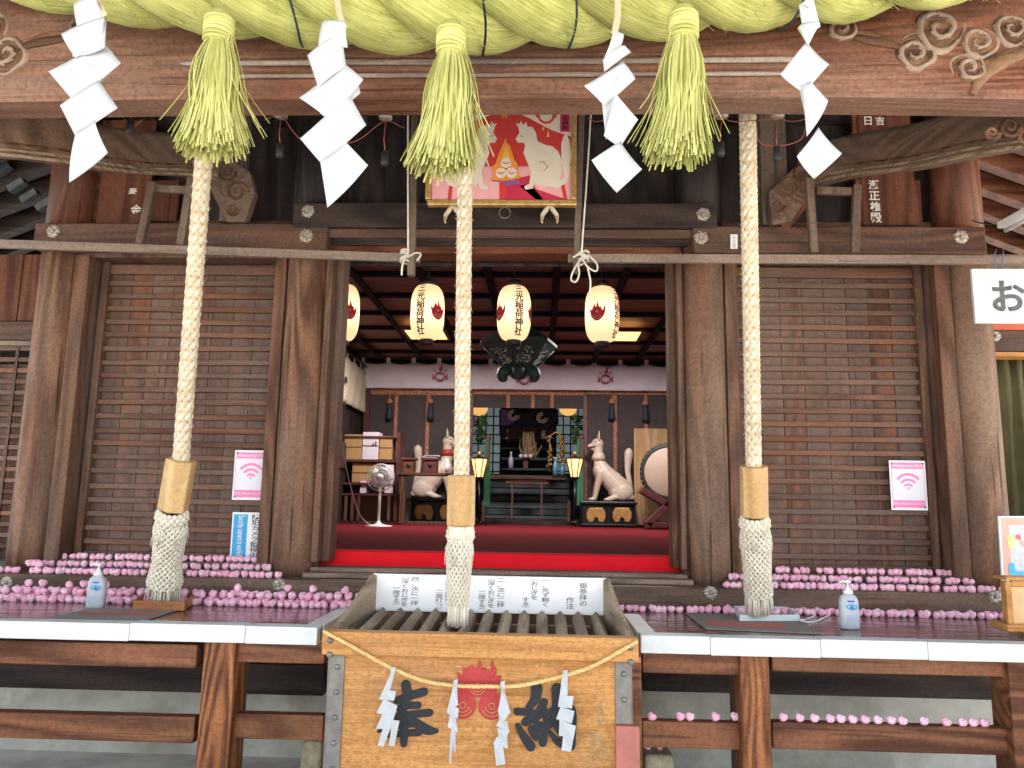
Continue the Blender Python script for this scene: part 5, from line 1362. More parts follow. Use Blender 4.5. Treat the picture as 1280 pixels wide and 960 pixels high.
# posters on the doors
YPO = YF - .022
def wifi(c4, lab):
    o = P(*c4[3], YPO); ur = P(*c4[2], YPO); ul = P(*c4[0], YPO)
    cx = sum((P(*q, YPO) for q in c4), V()) / 4; w_ = (P(*c4[1], YPO) - P(*c4[0], YPO)).length; h_ = (P(*c4[0], YPO) - P(*c4[3], YPO)).length
    t = thing('poster', lab, 'poster', cx, 'pink wireless posters'); W = EZ; U = EX
    b = MB(); b.box(cx.x - w_ / 2, cx.x + w_ / 2, YPO, YPO + .004, cx.z - h_ / 2, cx.z + h_ / 2); b.build('poster_sheet', M['paper_card'], t)
    b = MB()
    def q(x0, x1, y0, y1, mi, k=1): b.add([V((cx.x + x * w_, YPO - .0008 * k, cx.z + y * h_)) for x, y in ((x0, y0), (x1, y0), (x1, y1), (x0, y1))], [(0, 1, 2, 3)], mi)
    q(-.45, .45, .33, .46, 0); q(-.45, .45, -.45, -.30, 0); q(-.46, -.445, -.3, .33, 0); q(.445, .46, -.3, .33, 0); q(-.44, .44, -.29, .32, 2)
    for r0, r1 in ((.09, .13), (.18, .225), (.28, .33)):
        n = 16; a0, a1 = rad(42), rad(138); vs = []
        for i in range(n + 1):
            a = a0 + (a1 - a0) * i / n
            for r in (r0, r1): vs.append(V((cx.x + r * math.cos(a) * h_ * .95, YPO - .0018, cx.z + (-.10 + r * math.sin(a) * 1.05) * h_)))
        b.add(vs, [(2 * i, 2 * i + 1, 2 * i + 3, 2 * i + 2) for i in range(n)], 0)
    b.add([V((cx.x + .022 * h_ * math.cos(i * .5), YPO - .0018, cx.z + (-.06 + .02 * math.sin(i * .5)) * h_)) for i in range(12)], [tuple(range(12))], 0)
    put_text(b, 'Wanmaru-kun Wi-Fi', V((cx.x, YPO - .002, cx.z + .395 * h_)), U, W, .1, .004, mi=1, w=w_ * .82, h=h_ * .06)
    put_text(b, 'SSID: Wanmaru-kun_Wi-Fi', V((cx.x, YPO - .002, cx.z - .37 * h_)), U, W, .1, .002, mi=1, w=w_ * .84, h=h_ * .05)
    b.build('poster_print', [M['pinkprint'], M['white'], plain('pale_lilac_print', (.74, .74, .82), .5, var=.02)], t, fix=False)
    for sx in (-.43, .43):
        for sz in (-.44, .44):
            b = MB(); b.ell((cx.x + sx * w_, YPO - .002, cx.z + sz * h_), (.006, .004, .006), seg=8, rings=4); b.build('pin', M['iron'], t)
wifi([(294, 563), (337, 563), (333, 625), (290, 625)], 'pink wireless poster on the left doors, above the blue notice')
wifi([(1110, 576), (1155, 576), (1161, 637), (1116, 638)], 'pink wireless poster on the right doors')
p0, p1 = P(287, 640, YPO), P(329, 695, YPO); cx = (p0 + p1) / 2
t = thing('security_notice', 'blue and white security camera notice under the left poster', 'sign', cx)
b = MB(); b.box(P(289, 668, YPO).x, P(329, 668, YPO).x, YPO, YPO + .004, p1.z - .03, p0.z); b.build('notice_sheet', M['paper_card'], t)
b = MB(); xa_, xb_ = P(291, 668, YPO).x, P(308.5, 668, YPO).x
b.add([V((xa_, YPO - .001, p1.z - .02)), V((xb_, YPO - .001, p1.z - .02)), V((xb_, YPO - .001, p0.z - .012)), V((xa_, YPO - .001, p0.z - .012))], [(0, 1, 2, 3)], 0)
put_text(b, 'Security camera is working', V(((xa_ + xb_) / 2, YPO - .002, (p0.z + p1.z) / 2 - .016)), -EZ, EX, .1, .002, mi=1, w=(p0.z - p1.z) * .98, h=.05)
put_text(b, '防犯カメラ監視中', V((P(318.5, 668, YPO).x, YPO - .002, (p0.z + p1.z) / 2 - .012)), EX, EZ, .1, .001, True, mi=2, h=(p0.z - p1.z) * 1.0, w=.05)
b.build('notice_print', [M['bluepr'], M['white'], M['ink']], t, fix=False)

# hanging white sign at the right wing
YG = 4.0
sg = thing('hanging_sign', 'white hanging sign with one large brush character at the right wing', 'sign', P(1250, 336, YG))
b = MB(); b.pbox(1217, 336, 1330, 404, YG, .02); b.build('sign_board', M['white'], sg, bevel=.003)
b = MB(); put_text(b, 'お', P(1261, 370, YG - .003), EX, EZ, .1, .0024, h=40 * YG / F); b.build('sign_lettering', plain('faded_black_ink', (.11, .11, .12), .8, var=.4, nscale=40), sg)
b = MB(); b.tube([P(1254, 312, YG + .01), P(1253, 337, YG + .01)], .003, 5); b.tube([P(1245, 312, YG + .01), P(1243, 318, YG), P(1244, 337, YG + .01)], .003, 5)
b.build('sign_wire', plain('blue_tie', (.1, .14, .4), .5), sg)
t = thing('tube_lamp', 'white fluorescent lamp fixture under the right eaves', 'lamp', P(1265, 275, 4.0))
b = MB(); b.bar(P(1254, 282, 4.1), P(1330, 240, 3.6), .07, .035); b.build('lamp_housing', M['whiteplastic'], t, bevel=.006)
b = MB(); b.tube([P(1257, 288, 4.08), P(1332, 247, 3.58)], .013, 8); b.build('lamp_tube', M['paper_card'], t)
b = MB(); b.tube(spline([P(1215, 276, 4.2), P(1238, 281, 4.15), P(1254, 280, 4.1)], 6), .004, 5); b.build('lamp_wire', M['blackmat'], t)
# curtain of the right wing
b = MB(); k = 60; vs = []; x0, x1 = P(1222, 560, 5.2).x, P(1400, 560, 5.2).x; zt_, zb_ = P(1250, 440, 5.2).z, P(1250, 735, 5.2).z
for i in range(k + 1):
    x = x0 + (x1 - x0) * i / k; y = 5.2 + .05 * math.sin(i * .9) + .02 * math.sin(i * 2.3)
    for j in range(9): vs.append((x + .01 * math.sin(j * .8 + i), y * 1.0 + .01 * math.sin(j + i * .3), zt_ + (zb_ - zt_) * j / 8))
b.add(vs, [(i * 9 + j, i * 9 + j + 1, (i + 1) * 9 + j + 1, (i + 1) * 9 + j) for i in range(k) for j in range(8)], 0, True)
tag(b.build('curtain', M['olive'], None, solid=.004), 'olive pleated curtain in the opening of the right wing', 'curtain')
# poster board and wooden display case at the right edge
YD = 4.05
t = thing('poster_board', 'leaning pink-bordered poster board behind the orange display case', 'poster', P(1265, 727, YD))
b = MB(); a, c, d, e = P(1248, 645, YD + .05), P(1330, 645, YD + .05), P(1340, 728, YD), P(1253, 727, YD); b.prism([a, c, d, e], (0, .012, 0)); b.build('board_sheet', M['paper_card'], t, bevel=.002)
def on(u, v, k=1): return (a * (1 - u) + c * u) * (1 - v) + (e * (1 - u) + d * u) * v + V((0, -.0012 * k, 0))
b = MB()
def pol(pp, mi, k=1): b.add([on(u, v, k) for u, v in pp], [tuple(range(len(pp)))], mi)
pol([(.03, .03), (.97, .03), (.97, .97), (.03, .97)], 0); pol([(.14, .14), (.93, .14), (.93, .9), (.14, .9)], 1, 2)
pol([(.1, .3), (.2, .28), (.22, .45), (.12, .5)], 2, 3); pol([(.1, .72), (.18, .72), (.2, .84), (.9, .84), (.9, .92), (.16, .92), (.1, .88)], 3, 3)
for q in range(14):
    u, v = R.uniform(.2, .8), R.uniform(.25, .75); pol([(u, v), (u + R.uniform(.03, .1), v + .01), (u + .06, v + R.uniform(.04, .12)), (u - .02, v + .06)], R.choice((3, 0, 4)), 4)
b.build('board_print', [plain('salmon_print', (.85, .42, .33), .5), plain('grey_white_print', (.6, .64, .68), .5, var=.15, nscale=60), plain('yellow_print', (.85, .65, .25), .5), plain('cyan_print', (.08, .5, .75), .5), plain('red_print', (.75, .15, .15), .5)], t, fix=False)
YDC = 3.62
t = thing('display_case', 'small orange wooden display case at the right end of the deck', 'display case', P(1275, 785, YDC))
b = MB(); b.pbox(1260, 782, 1360, 791, YDC - .03, .14); b.build('case_base', M['orangew'], t, bevel=.004)
for x0, x1, y0, y1 in ((1259, 1266, 727, 781.5), (1264.5, 1360, 727, 734)):
    b = MB(); b.pbox(x0, y0, x1, y1, YDC, .02); b.build('case_frame', M['orangew'], t, bevel=.003)
b = MB(); b.pbox(1258, 722, 1360, 726.5, YDC - .01, .1); b.build('case_top', M['orangew'], t, bevel=.003)
b = MB(); b.pbox(1264, 734.5, 1360, 781.5, YDC + .012, .008); b.build('case_front', plain('amber_panel', (.75, .52, .28), .25, var=.15, nscale=9, col2=(.25, .12, .06), thr=(.62, .7)), t)
b = MB(); b.pbox(1262, 727, 1266, 781, YDC + .03, .06); b.build('case_side', M['orangew'], t)

# ================================================================ inside the hall
def remesh(mb, name, mat, parent, vox=.02, smooth=6, label=None):
    o = mb.build(name, mat, None, fix=True)
    m1 = o.modifiers.new('fuse', 'REMESH'); m1.mode = 'VOXEL'; m1.voxel_size = vox; m1.use_smooth_shade = True
    m2 = o.modifiers.new('soften', 'SMOOTH'); m2.factor = .5; m2.iterations = smooth
    dg = bpy.context.evaluated_depsgraph_get(); me = bpy.data.meshes.new_from_object(o.evaluated_get(dg)); me.name = name
    o.modifiers.clear(); o.data = me
    if parent: par(o, parent)
    return o
# paper lanterns
YL = 6.5
def lantern(px, yaw, pyt, pyb, lab):
    top, bot = P(px, pyt, YL), P(px, pyb, YL); h = top.z - bot.z; r = .147; c = (top + bot) / 2; c.x = top.x
    t = thing('paper_lantern', lab, 'lantern', (c.x, c.y, bot.z), 'lit paper lanterns hanging in a row')
    def rr(z):      # z -1..1
        return r * (max(0, 1 - abs(z) ** 3.2) ** .5 * .62 + .38) if abs(z) < 1 else r * .38
    b = MB(); prof = [(rr(-1 + 2 * k / 36), -h / 2 + h * k / 36) for k in range(37)]
    vs = []; seg = 40
    for q, z in prof:
        for j in range(seg): vs.append((c.x + q * math.cos(2 * math.pi * j / seg), c.y + q * math.sin(2 * math.pi * j / seg), c.z + z))
    b.add(vs, [(i * seg + j, i * seg + (j + 1) % seg, (i + 1) * seg + (j + 1) % seg, (i + 1) * seg + j) for i in range(36) for j in range(seg)], 0, True)
    sh = b.build('lantern_shade', M['lantern'], t)
    b = MB(); b.lathe([(.06, h / 2 + .005), (.064, h / 2 + .035), (.05, h / 2 + .05), (.012, h / 2 + .06)], c, 20); b.tube([c + V((0, 0, h / 2 + .05)), V((c.x, c.y, ZC - .03))], .006, 6); b.build('lantern_cap', M['blackmat'], t)
    b = MB(); b.lathe([(.056, -h / 2 - .045), (.062, -h / 2 - .035), (.062, -h / 2 + .004), (.05, -h / 2 + .006)], c, 20); b.build('lantern_base', M['blackmat'], t)
    def wrap(vs, a0, zc, lift=.003):
        out = []
        for v in vs:
            z = v.y + zc; q = rr(max(-.98, min(.98, 2 * z / h))) + lift; a = a0 + v.x / r; out.append((c.x + q * math.sin(a), c.y - q * math.cos(a), c.z + z))
        return out
    def fine(vs, fs, mx=.02):
        bm = bmesh.new(); bv = [bm.verts.new(v) for v in vs]
        for f in fs:
            try: bm.faces.new([bv[i] for i in f])
            except ValueError: pass
        for _ in range(3):
            ed = [e for e in bm.edges if e.calc_length() > mx]
            if not ed: break
            bmesh.ops.subdivide_edges(bm, edges=ed, cuts=1); bmesh.ops.triangulate(bm, faces=bm.faces)
        bm.verts.index_update(); o = [v.co.copy() for v in bm.verts], [tuple(v.index for v in f.verts) for f in bm.faces]; bm.free(); return o
    vs, fs = glyphs('三光稲荷神社', .1, .0008, True, 0, 1.0); ey = max(v.y for v in vs) - min(v.y for v in vs); s = h * .9 / ey
    vs, fs = fine([v * s for v in vs], fs); b = MB(); [b.add(wrap([v + V((dx, dy, 0)) for v in vs], yaw, 0, .003 + .0004 * k), fs, 0) for k, (dx, dy) in enumerate(((0, 0), (.0022, 0), (-.0022, 0), (0, .0014), (0, -.0014)))]; b.build('lantern_lettering', M['ink'], sh, fix=False)
    # flame crest
    cb = MB(); fl = [(-.8, .05), (-.95, .5), (-.6, .25), (-.3, .95), (-.1, .5), (.02, 1.25), (.25, .5), (.45, .6), (.5, .25), (.62, .2), (.8, .75), (.9, .4), (.86, -.05), (.65, -.55), (.2, -.95), (-.2, -.95), (-.65, -.55)]
    for co_ in (1.08, -1.32):
        vs, fs = fine([V((x * .08, y * .08, 0)) for x, y in fl], [tuple(range(len(fl)))], .015); cb.add(wrap(vs, yaw + co_, -.01), fs, 0)
        for q, s0, s1 in ((.6, 3.6, 5.8), (.34, 3.4, 6.0)):
            pts = [(q * math.cos(s0 + (s1 - s0) * i / 10) * .08, (q * math.sin(s0 + (s1 - s0) * i / 10) - .12) * .08) for i in range(11)]
            inn = [(x * .84, (y + .0075) * .84 - .0075) for x, y in pts]
            for i in range(10): cb.add(wrap([V((*pts[i], 0)), V((*pts[i + 1], 0)), V((*inn[i + 1], 0)), V((*inn[i], 0))], yaw + co_, -.01, .0045), [(0, 1, 2, 3)], 1)
        cb.add(wrap([V((.012 * math.cos(i * .5), .012 * math.sin(i * .5) + .004, 0)) for i in range(12)], yaw + co_, -.01, .0045), [tuple(range(12))], 1)
    cb.build('flame_crest', [M['crimson'], M['lantern']], sh, fix=False)
    light('lantern_bulb', 'POINT', c, LBULB, (1, .75, .52), t, shadow_soft_size=.035)
LBULB = .62
lantern(430, -.4, 356, 426, 'lit paper lantern half hidden behind the left doorpost')
lantern(535.5, -.28, 357, 425, 'lit paper lantern just left of the middle bell rope, crest at its right')
lantern(643, .35, 358, 426, 'lit paper lantern in front of the dark bronze lantern')
lantern(752.5, .95, 359, 428, 'lit paper lantern touched by the dangling white string, furthest right')
for o in list(COL.objects):
    pass
# warm ceiling lamps
GLOW = emit('ceiling_lamp_glow', (1, .58, .18), .5)
for px0, px1, lab in ((500, 557, 'warm square ceiling lamp behind the second paper lantern'), (768, 807, 'warm square ceiling lamp behind the rightmost lantern')):
    y0 = 10.0; y1 = 10.7; xa_, xb_ = P(px0, 400, y0).x, P(px1, 400, y0).x
    t = thing('ceiling_lamp', lab, 'ceiling lamp', ((xa_ + xb_) / 2, 10.3, ZC), 'square lamps on the hall ceiling')
    b = MB(); b.box(xa_ + .05, xb_ - .05, y0 + .05, y1 - .05, ZC - .1, ZC - .092); b.build('lamp_diffuser', GLOW, t)
    al = light('ceiling_light', 'AREA', ((xa_ + xb_) / 2, 10.35, ZC - .115), 21, (1, .9, .86), t, shape='SQUARE', size=.7)
    for q in ((xa_, xb_, y0, y0 + .045), (xa_, xb_, y1 - .045, y1), (xa_, xa_ + .045, y0 + .046, y1 - .046), (xb_ - .045, xb_, y0 + .046, y1 - .046)):
        b = MB(); b.box(*q, ZC - .11, ZC - .06); b.build('lamp_frame', M['tie_red'], t, bevel=.004)
# big hanging bronze lantern
YZ = 9.3
c = P(649, 432, YZ); t = thing('bronze_lantern', 'large dark green six-sided bronze lantern behind the middle paper lantern', 'hanging lantern', (c.x, c.y, P(649, 474, YZ).z))
U_ = YZ / F
b = MB(); b.lathe([(8 * U_, 34 * U_), (20 * U_, 22 * U_), (38 * U_, 12 * U_), (50 * U_, 4 * U_), (51 * U_, -1 * U_)], c, 6, smooth=False, a0=.26); b.tube([c + V((0, 0, 34 * U_)), V((c.x, c.y, ZC))], .02, 6); b.build('lantern_roof', M['bronze'], t, bevel=.01)
b = MB(); b.lathe([(49 * U_, -1.2 * U_), (44 * U_, -5 * U_), (19 * U_, -29 * U_), (14 * U_, -30 * U_)], c, 6, smooth=False, a0=.26); bd = b.build('pierced_panels', M['bronze'], t, bevel=.008)
rn = random.Random(4); b = MB()
for k in range(6):
    a = .26 + math.pi / 3 * k; a2 = a + math.pi / 3
    for q in range(46):
        u = rn.uniform(.18, .82); v = rn.uniform(.1, .85)
        p0 = V((math.cos(a) * 44, math.sin(a) * 44, -5)); p1 = V((math.cos(a2) * 44, math.sin(a2) * 44, -5)); l0 = V((math.cos(a) * 19, math.sin(a) * 19, -29)); l1 = V((math.cos(a2) * 19, math.sin(a2) * 19, -29))
        pt = (p0.lerp(p1, u)).lerp(l0.lerp(l1, u), v); nn = (p1 - p0).cross(l0 - p0).normalized(); nn = nn if nn.dot(V((pt.x, pt.y, 0))) > 0 else -nn
        b.ell(c + (pt + nn * .6) * U_, (.012, .012, .008), seg=6, rings=4)
b.build('pierced_openings', plain('pale_pierced_metal', (.6, .64, .64), .5), bd)
for k in range(6):
    a = .26 + math.pi / 3 * k; e = V((math.cos(a), math.sin(a), 0))
    b = MB(); b.tube([c + (e * 45 + V((0, 0, -4))) * U_, c + (e * 18 + V((0, 0, -29.5))) * U_], .022, 6); b.build('corner_rib', M['bronze'], bd)
for k in range(3):
    a = -.52 - 1.05 + 1.05 * k * 2 if False else (-math.pi / 2 + (k - 1) * 1.15); e = V((math.cos(a), math.sin(a), 0))
    b = MB(); b.tube(spline([c + (e * q + V((0, 0, z))) * U_ for q, z in ((9, -28), (17, -32), (22, -38), (23, -43), (19, -45), (17, -42))], 4), [.05, .06, .065, .07, .07, .075, .08, .08, .075, .07, .07, .06, .05, .05, .045, .04, .035, .03, .03, .02, .02], 10); b.build('scroll_foot', M['bronze'], t)
b = MB(); b.lathe([(16 * U_, -29 * U_), (15 * U_, -34 * U_), (9 * U_, -42 * U_), (2 * U_, -45 * U_)], c, 16); b.build('lantern_boss', M['bronze'], t)

# curtain with crests at the far wall
def cloth(name, x0, x1, zt, zb, Y, mat, lab, amp=.02, n=90, loops=True, parent=None, axis='x', seed=0):
    t = thing(name, lab, 'curtain', ((x0 + x1) / 2, Y, zb) if axis == 'x' else (Y, (x0 + x1) / 2, zb)); vs = []; m = 10; rn = random.Random(seed)
    nl = max(2, round(abs(x1 - x0) / .42))
    for i in range(n + 1):
        u = i / n; x = x0 + (x1 - x0) * u; sag = -.045 * abs(math.sin(math.pi * u * nl)) if loops else 0
        for j in range(m + 1):
            v = j / m; y = Y - amp * (.5 + .5 * math.sin(u * nl * 6.28 * 1.0 + 3 * v + seed)) - amp * .7 * noise.noise(V((u * 17, v * 2.5, seed)))
            z = zt - .05 + sag + (zb - zt + .05 - sag) * v
            vs.append((x, y, z) if axis == 'x' else (y, x, z))
    b = MB(); b.add(vs, [(i * (m + 1) + j, i * (m + 1) + j + 1, (i + 1) * (m + 1) + j + 1, (i + 1) * (m + 1) + j) for i in range(n) for j in range(m)], 0, True); b.build('curtain_cloth', M[mat], t, solid=.004)
    if loops:
        for k in range(nl + 1):
            x = x0 + (x1 - x0) * k / nl; b = MB()
            if axis == 'x': b.box(x - .035, x + .035, Y - .02, Y - .012, zt - .06, zt + .02)
            else: b.box(Y - .02, Y - .012, x - .035, x + .035, zt - .06, zt + .02)
            b.build('hanging_loop', M[mat], t)
        b = MB()
        if axis == 'x': b.tube([(x0, Y, zt + .005), (x1, Y, zt + .005)], .012, 6)
        else: b.tube([(Y, x0, zt + .005), (Y, x1, zt + .005)], .012, 6)
        b.build('curtain_rod', M['darkwine'], t)
    return t
YK = YI - .12
zt_, zb_ = P(640, 450, YK).z, P(640, 487, YK).z
nr_ = cloth('crest_curtain', XL + .02, XR - .02, zt_, zb_, YK, 'noren', 'mauve-white curtain with red crests along the top of the far wall', .03)
def ring_crest(px, py, parent, s=1.0):
    b = MB(); q = lambda x, y: (px + x * s, py + y * s); Y = YK - .062
    def arc(cx, cy, r, a0, a1, w=1.5, n=16):
        o = [(cx + (r + w / 2) * math.cos(a0 + (a1 - a0) * i / n), cy + (r + w / 2) * math.sin(a0 + (a1 - a0) * i / n)) for i in range(n + 1)]
        i_ = [(cx + (r - w / 2) * math.cos(a0 + (a1 - a0) * i / n), cy + (r - w / 2) * math.sin(a0 + (a1 - a0) * i / n)) for i in range(n + 1)]
        for k in range(n): b.add([P(*q(*v), Y) for v in (o[k], o[k + 1], i_[k + 1], i_[k])], [(0, 1, 2, 3)])
    arc(0, 5, 5.6, 0, 6.2832, 1.7, 22); arc(0, 4, 3, 3.6, 5.8, 1.1, 8); arc(0, 6, 3, .4, 2.7, 1.1, 8)
    for pp in ([(0, -2), (-1.5, -5), (1.5, -8), (0, -12), (3.4, -8), (2.6, -5), (4, -3)], [(-7, 4), (-10, 1), (-9, 5), (-10, 8), (-7, 9)], [(7, 4), (10, 1), (9, 5), (10, 8), (7, 9)], [(-6, -1), (-9, -4), (-5, -3)], [(6, -1), (9, -4), (5, -3)]):
        b.add([P(*q(*v), Y) for v in pp], [tuple(range(len(pp)))])
    b.build('red_crest', plain('dull_red_crest', (.32, .045, .08), .8) if 'dull_red_crest' not in bpy.data.materials else bpy.data.materials['dull_red_crest'], parent, fix=False)
for px, py in ((550, 466), (655, 470), (757, 469)): ring_crest(px, py, nr_)
nl_ = cloth('side_curtain', 5.4, YI - .1, P(440, 452, 12).z + .02, P(453, 517, YI).z, XL + .1, 'noren_y', 'ochre-white curtain along the left hall wall', .02, axis='y', seed=3)
b = MB()
for ch, y, z in (('奉', 11.2, 3.3), ('納', 11.2, 2.95)): put_text(b, ch, V((XL + .135, y, z)), EY * -1 if False else EY, EZ, .1, .004, h=.2)
b.build('curtain_lettering', M['ink'], nl_)
# far wall: blinds framed with brocade, opening in the middle
def bk(name, mat, x0, y0, x1, y1, Y, d, parent=None, bev=0):
    b = MB(); b.pbox(x0, y0, x1, y1, Y, d); return b.build(name, M[mat] if isinstance(mat, str) else mat, parent, bevel=bev)
for x0, x1, lab, ex in ((452, 588, 'dark blind with brocade strips left of the altar', (493, 533)), (729, 900, 'dark blind with brocade strips right of the altar', (769, 808, 850))):
    t = thing('woven_blind', lab, 'blind', P((x0 + x1) / 2, 655, YI - .0)); bk('blind_sheet', 'blind', x0, 487, x1, 657, YI, .03, t)
    for x in (x0 + 2, *ex, x1 - 3): bk('brocade_strip', 'brocade', x - 2, 494, x + 2.2, 640, YI - .006, .005, t)
    bk('brocade_band', 'brocade', x0, 486, x1, 493.5, YI - .012, .01, t)
t = thing('rolled_blind', 'short raised blind with brocade strips above the altar opening', 'blind', P(660, 520, YI)); bk('blind_sheet', 'blind', 588, 490, 729, 510, YI, .03, t); bk('brocade_band', 'brocade', 588, 486, 729, 493.5, YI - .012, .01, t)
for x in (635, 666, 690): bk('brocade_strip', 'brocade', x - 2, 494, x + 2.2, 510, YI - .006, .005, t)
bk('altar_post', 'darkwine', 586, 486, 590, 656, YI - .03, .06, hall); bk('altar_post', 'darkwine', 729, 486, 732, 656, YI - .03, .06, hall); bk('altar_post', 'darkwine', 453, 486, 459, 656, YI - .05, .06, hall)
for px, py, lab in ((487, 505, 'tassel ornament furthest left on the far wall'), (538, 505, 'tassel ornament left of the altar, beside the middle rope'), (765, 505, 'tassel ornament above the right fox statue'), (807, 507, 'tassel ornament above the big drum')):
    t = thing('blind_tassel', lab, 'tassel', P(px, py, YI - .06), 'blue-black tassels hanging on the blinds'); Y = YI - .06; u = Y / F
    b = MB(); b.lathe([(2.6 * u, 9 * u), (3.2 * u, 5 * u), (4.5 * u, -8 * u), (4.4 * u, -12 * u)], P(px, py + 8, Y), 14); b.build('tassel_skirt', M['navy'], t)
    b = MB(); b.ell(P(px, py - 3, Y), (4 * u, 3 * u, 4 * u)); b.tube([P(px, py - 5, Y), P(px, py - 14, Y)], .012, 6); b.build('tassel_knot', M['brocade'], t)
M['glass'] = emit('pane_daylight_glow', (.5, .66, .7), .035, (.3, .34, .35))  # weak glow put into the panes, standing for daylight beyond them
# inner sanctuary: dark back, grid doors, shelves and stairs
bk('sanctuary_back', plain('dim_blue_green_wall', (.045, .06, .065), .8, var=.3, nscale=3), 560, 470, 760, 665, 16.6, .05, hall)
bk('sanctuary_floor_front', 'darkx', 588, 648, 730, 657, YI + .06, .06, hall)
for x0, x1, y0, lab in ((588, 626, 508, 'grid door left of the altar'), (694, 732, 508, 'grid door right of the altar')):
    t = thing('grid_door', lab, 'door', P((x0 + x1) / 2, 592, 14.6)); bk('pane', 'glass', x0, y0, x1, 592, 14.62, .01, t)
    for k in range(5): bk('grid_bar', 'blackbatten', x0 + k * (x1 - x0 - 1) / 4, y0, x0 + k * (x1 - x0 - 1) / 4 + 1.6, 592, 14.6, .015, t)
    for k in range(8): bk('grid_bar', 'blackbatten', x0, y0 + k * 11.5, x1, y0 + k * 11.5 + 1.5, 14.595, .012, t)
st = thing('altar', 'dark stepped altar with shelves in the inner sanctuary', 'altar', P(660, 652, 13.6))
for k in range(7): 
    b = MB(); b.pbox(606, 645 - k * 8.5, 712, 652.5 - k * 8.5, 13.5 + k * .18, .18); b.build('altar_step', M['altar'], st, bevel=.012)
bk('altar_table', 'tie', 603, 594, 708, 599, 13.2, .5, st, .006)
for k in range(4): bk('altar_shelf', 'altar', 626, 585 - k * 13, 700, 588 - k * 13, 14.9 + k * .1, .25, st, .004)
bk('altar_cabinet', 'darkwine', 632, 530, 695, 552, 15.5, .2, st, .006)
rl = thing('low_stand', 'slim wooden stand with thin legs before the altar steps', 'stand', P(660, 650, 12.9)); bk('stand_top', 'tie_red', 632, 602, 686, 605, 12.9, .2, rl, .004)
for x in (640, 677): bk('stand_leg', 'jamb', x - 1, 605.2, x + 1, 651, 12.9, .03, rl)
for x in (604, 711):
    tag(bk('low_post', 'jamb', x - 2, 626, x + 2, 652, 12.75, .06, None, .004), 'short wooden post ' + ('left' if x < 650 else 'right') + ' of the altar steps', 'post')
# drape, little foxes, wheat, vase, bottles
t = thing('draped_cloth', 'dark purple draped cloth with pale scrolls above the altar', 'drape', P(655, 520, 14.2)); Y = 14.2
b = MB(); vs = []
for i in range(41):
    u = i / 40; x = 624 + 74 * u; low = 530 + 8 * abs(math.sin(u * 6.28)) + (14 if u < .12 else 0)
    for j in range(6): vs.append(P(x, 512 + (low - 512) * j / 5, Y - .05 * math.sin(u * 12.6 + j)))
b.add(vs, [(i * 6 + j, i * 6 + j + 1, (i + 1) * 6 + j + 1, (i + 1) * 6 + j) for i in range(40) for j in range(5)], 0, True); b.build('cloth_swag', plain('deep_navy_cloth', (.035, .04, .085), .8), t, solid=.005)
b = MB(); b.ppoly([(626, 512), (634, 512), (644, 527), (638, 531), (626, 532)], Y - .1, .01); b.build('cloth_fall', M['purple'], t)
b = MB()
for cx_, cy_, r in ((642, 519, 6), (678, 522, 6)):
    for w in (1, .55): b.tube([P(cx_ + r * w * math.cos(a * .4) * 1.1, cy_ + r * w * math.sin(a * .4), Y - .11) for a in range(13)], .018, 5)
b.build('cloth_scroll', M['paper_card'], t)
def mini_fox(px, py, lab, red):
    Y = 14.3; u = Y / F; c = P(px, py, Y); t = thing('small_fox_figure', lab, 'figurine', c, 'small white fox figures on the altar')
    b = MB(); b.ell(c + V((0, 0, 5 * u)), (3.2 * u, 3 * u, 5 * u)); b.ell(c + V((0, -.02, 11 * u)), (2.4 * u, 2.4 * u, 2.4 * u))
    for s in (-1, 1): b.tube([c + V((s * 1.4 * u, 0, 12.5 * u)), c + V((s * 1.8 * u, 0, 16 * u))], [.012, .002], 6)
    b.tube([c + V((0, -.03, 10.6 * u)), c + V((0, -.09, 10 * u))], [.02, .006], 6); b.build('fox_body', M['paper_card'], t)
    if red: b = MB(); b.lathe([(3.6 * u, 2.5 * u), (3.5 * u, 7 * u), (2 * u, 9.4 * u)], c, 14); b.build('red_bib', M['red'], t)
mini_fox(633, 549, 'small white fox figure in a red bib, left on the altar', True); mini_fox(679, 549, 'small white fox figure without a bib, right on the altar', False)
t = thing('wheat_bundle', 'dry wheat bundle standing in the brown vase on the altar', 'dried plant', P(660, 573, 13.5)); b = MB(); rn = random.Random(9); Y = 13.5
for k in range(170):
    x = rn.gauss(0, 4); y0 = rn.uniform(0, 26); b.tube([P(660 + x * .6, 574, Y + rn.uniform(-.06, .06)), P(660 + x + rn.uniform(-1, 1), 570 - y0 * .6, Y + rn.uniform(-.1, .1)), P(660 + x * 1.5 * (1 - y0 / 50), 565 - y0, Y + rn.uniform(-.1, .1))], [.01, .012, .006], 4)
b.build('wheat_stalks', M['straw_dry'], t)
t = thing('vase', 'brown square vase holding the wheat bundle', 'vase', P(657, 586, 13.5)); u = 13.5 / F; b = MB(); b.lathe([(4 * u, 0), (5 * u, 10 * u), (7 * u, 12 * u), (7 * u, 13 * u)], P(657, 586, 13.5), 4, smooth=False, a0=.785); b.build('vase_body', M['darkwine'], t, bevel=.01)
b = MB()
for x in (651, 657, 663): b.ell(P(x, 570, 13.35), .035)
b.build('pale_ornament', M['noren'], t)
def glassb(px, py, h, Y, lab, mat):
    u = Y / F; c = P(px, py, Y); t = thing('glass_bottle', lab, 'bottle', c, 'bottles on the altar'); b = MB(); b.lathe([(3 * u, 0), (3.2 * u, h * .55 * u), (1.4 * u, h * .75 * u), (1.2 * u, h * .93 * u)], c, 14); b.build('bottle_glass', mat, t)
    b = MB(); b.lathe([(1.4 * u, h * .93 * u), (1.4 * u, h * u)], c, 10); b.build('bottle_cap', M['paper_card'], t)
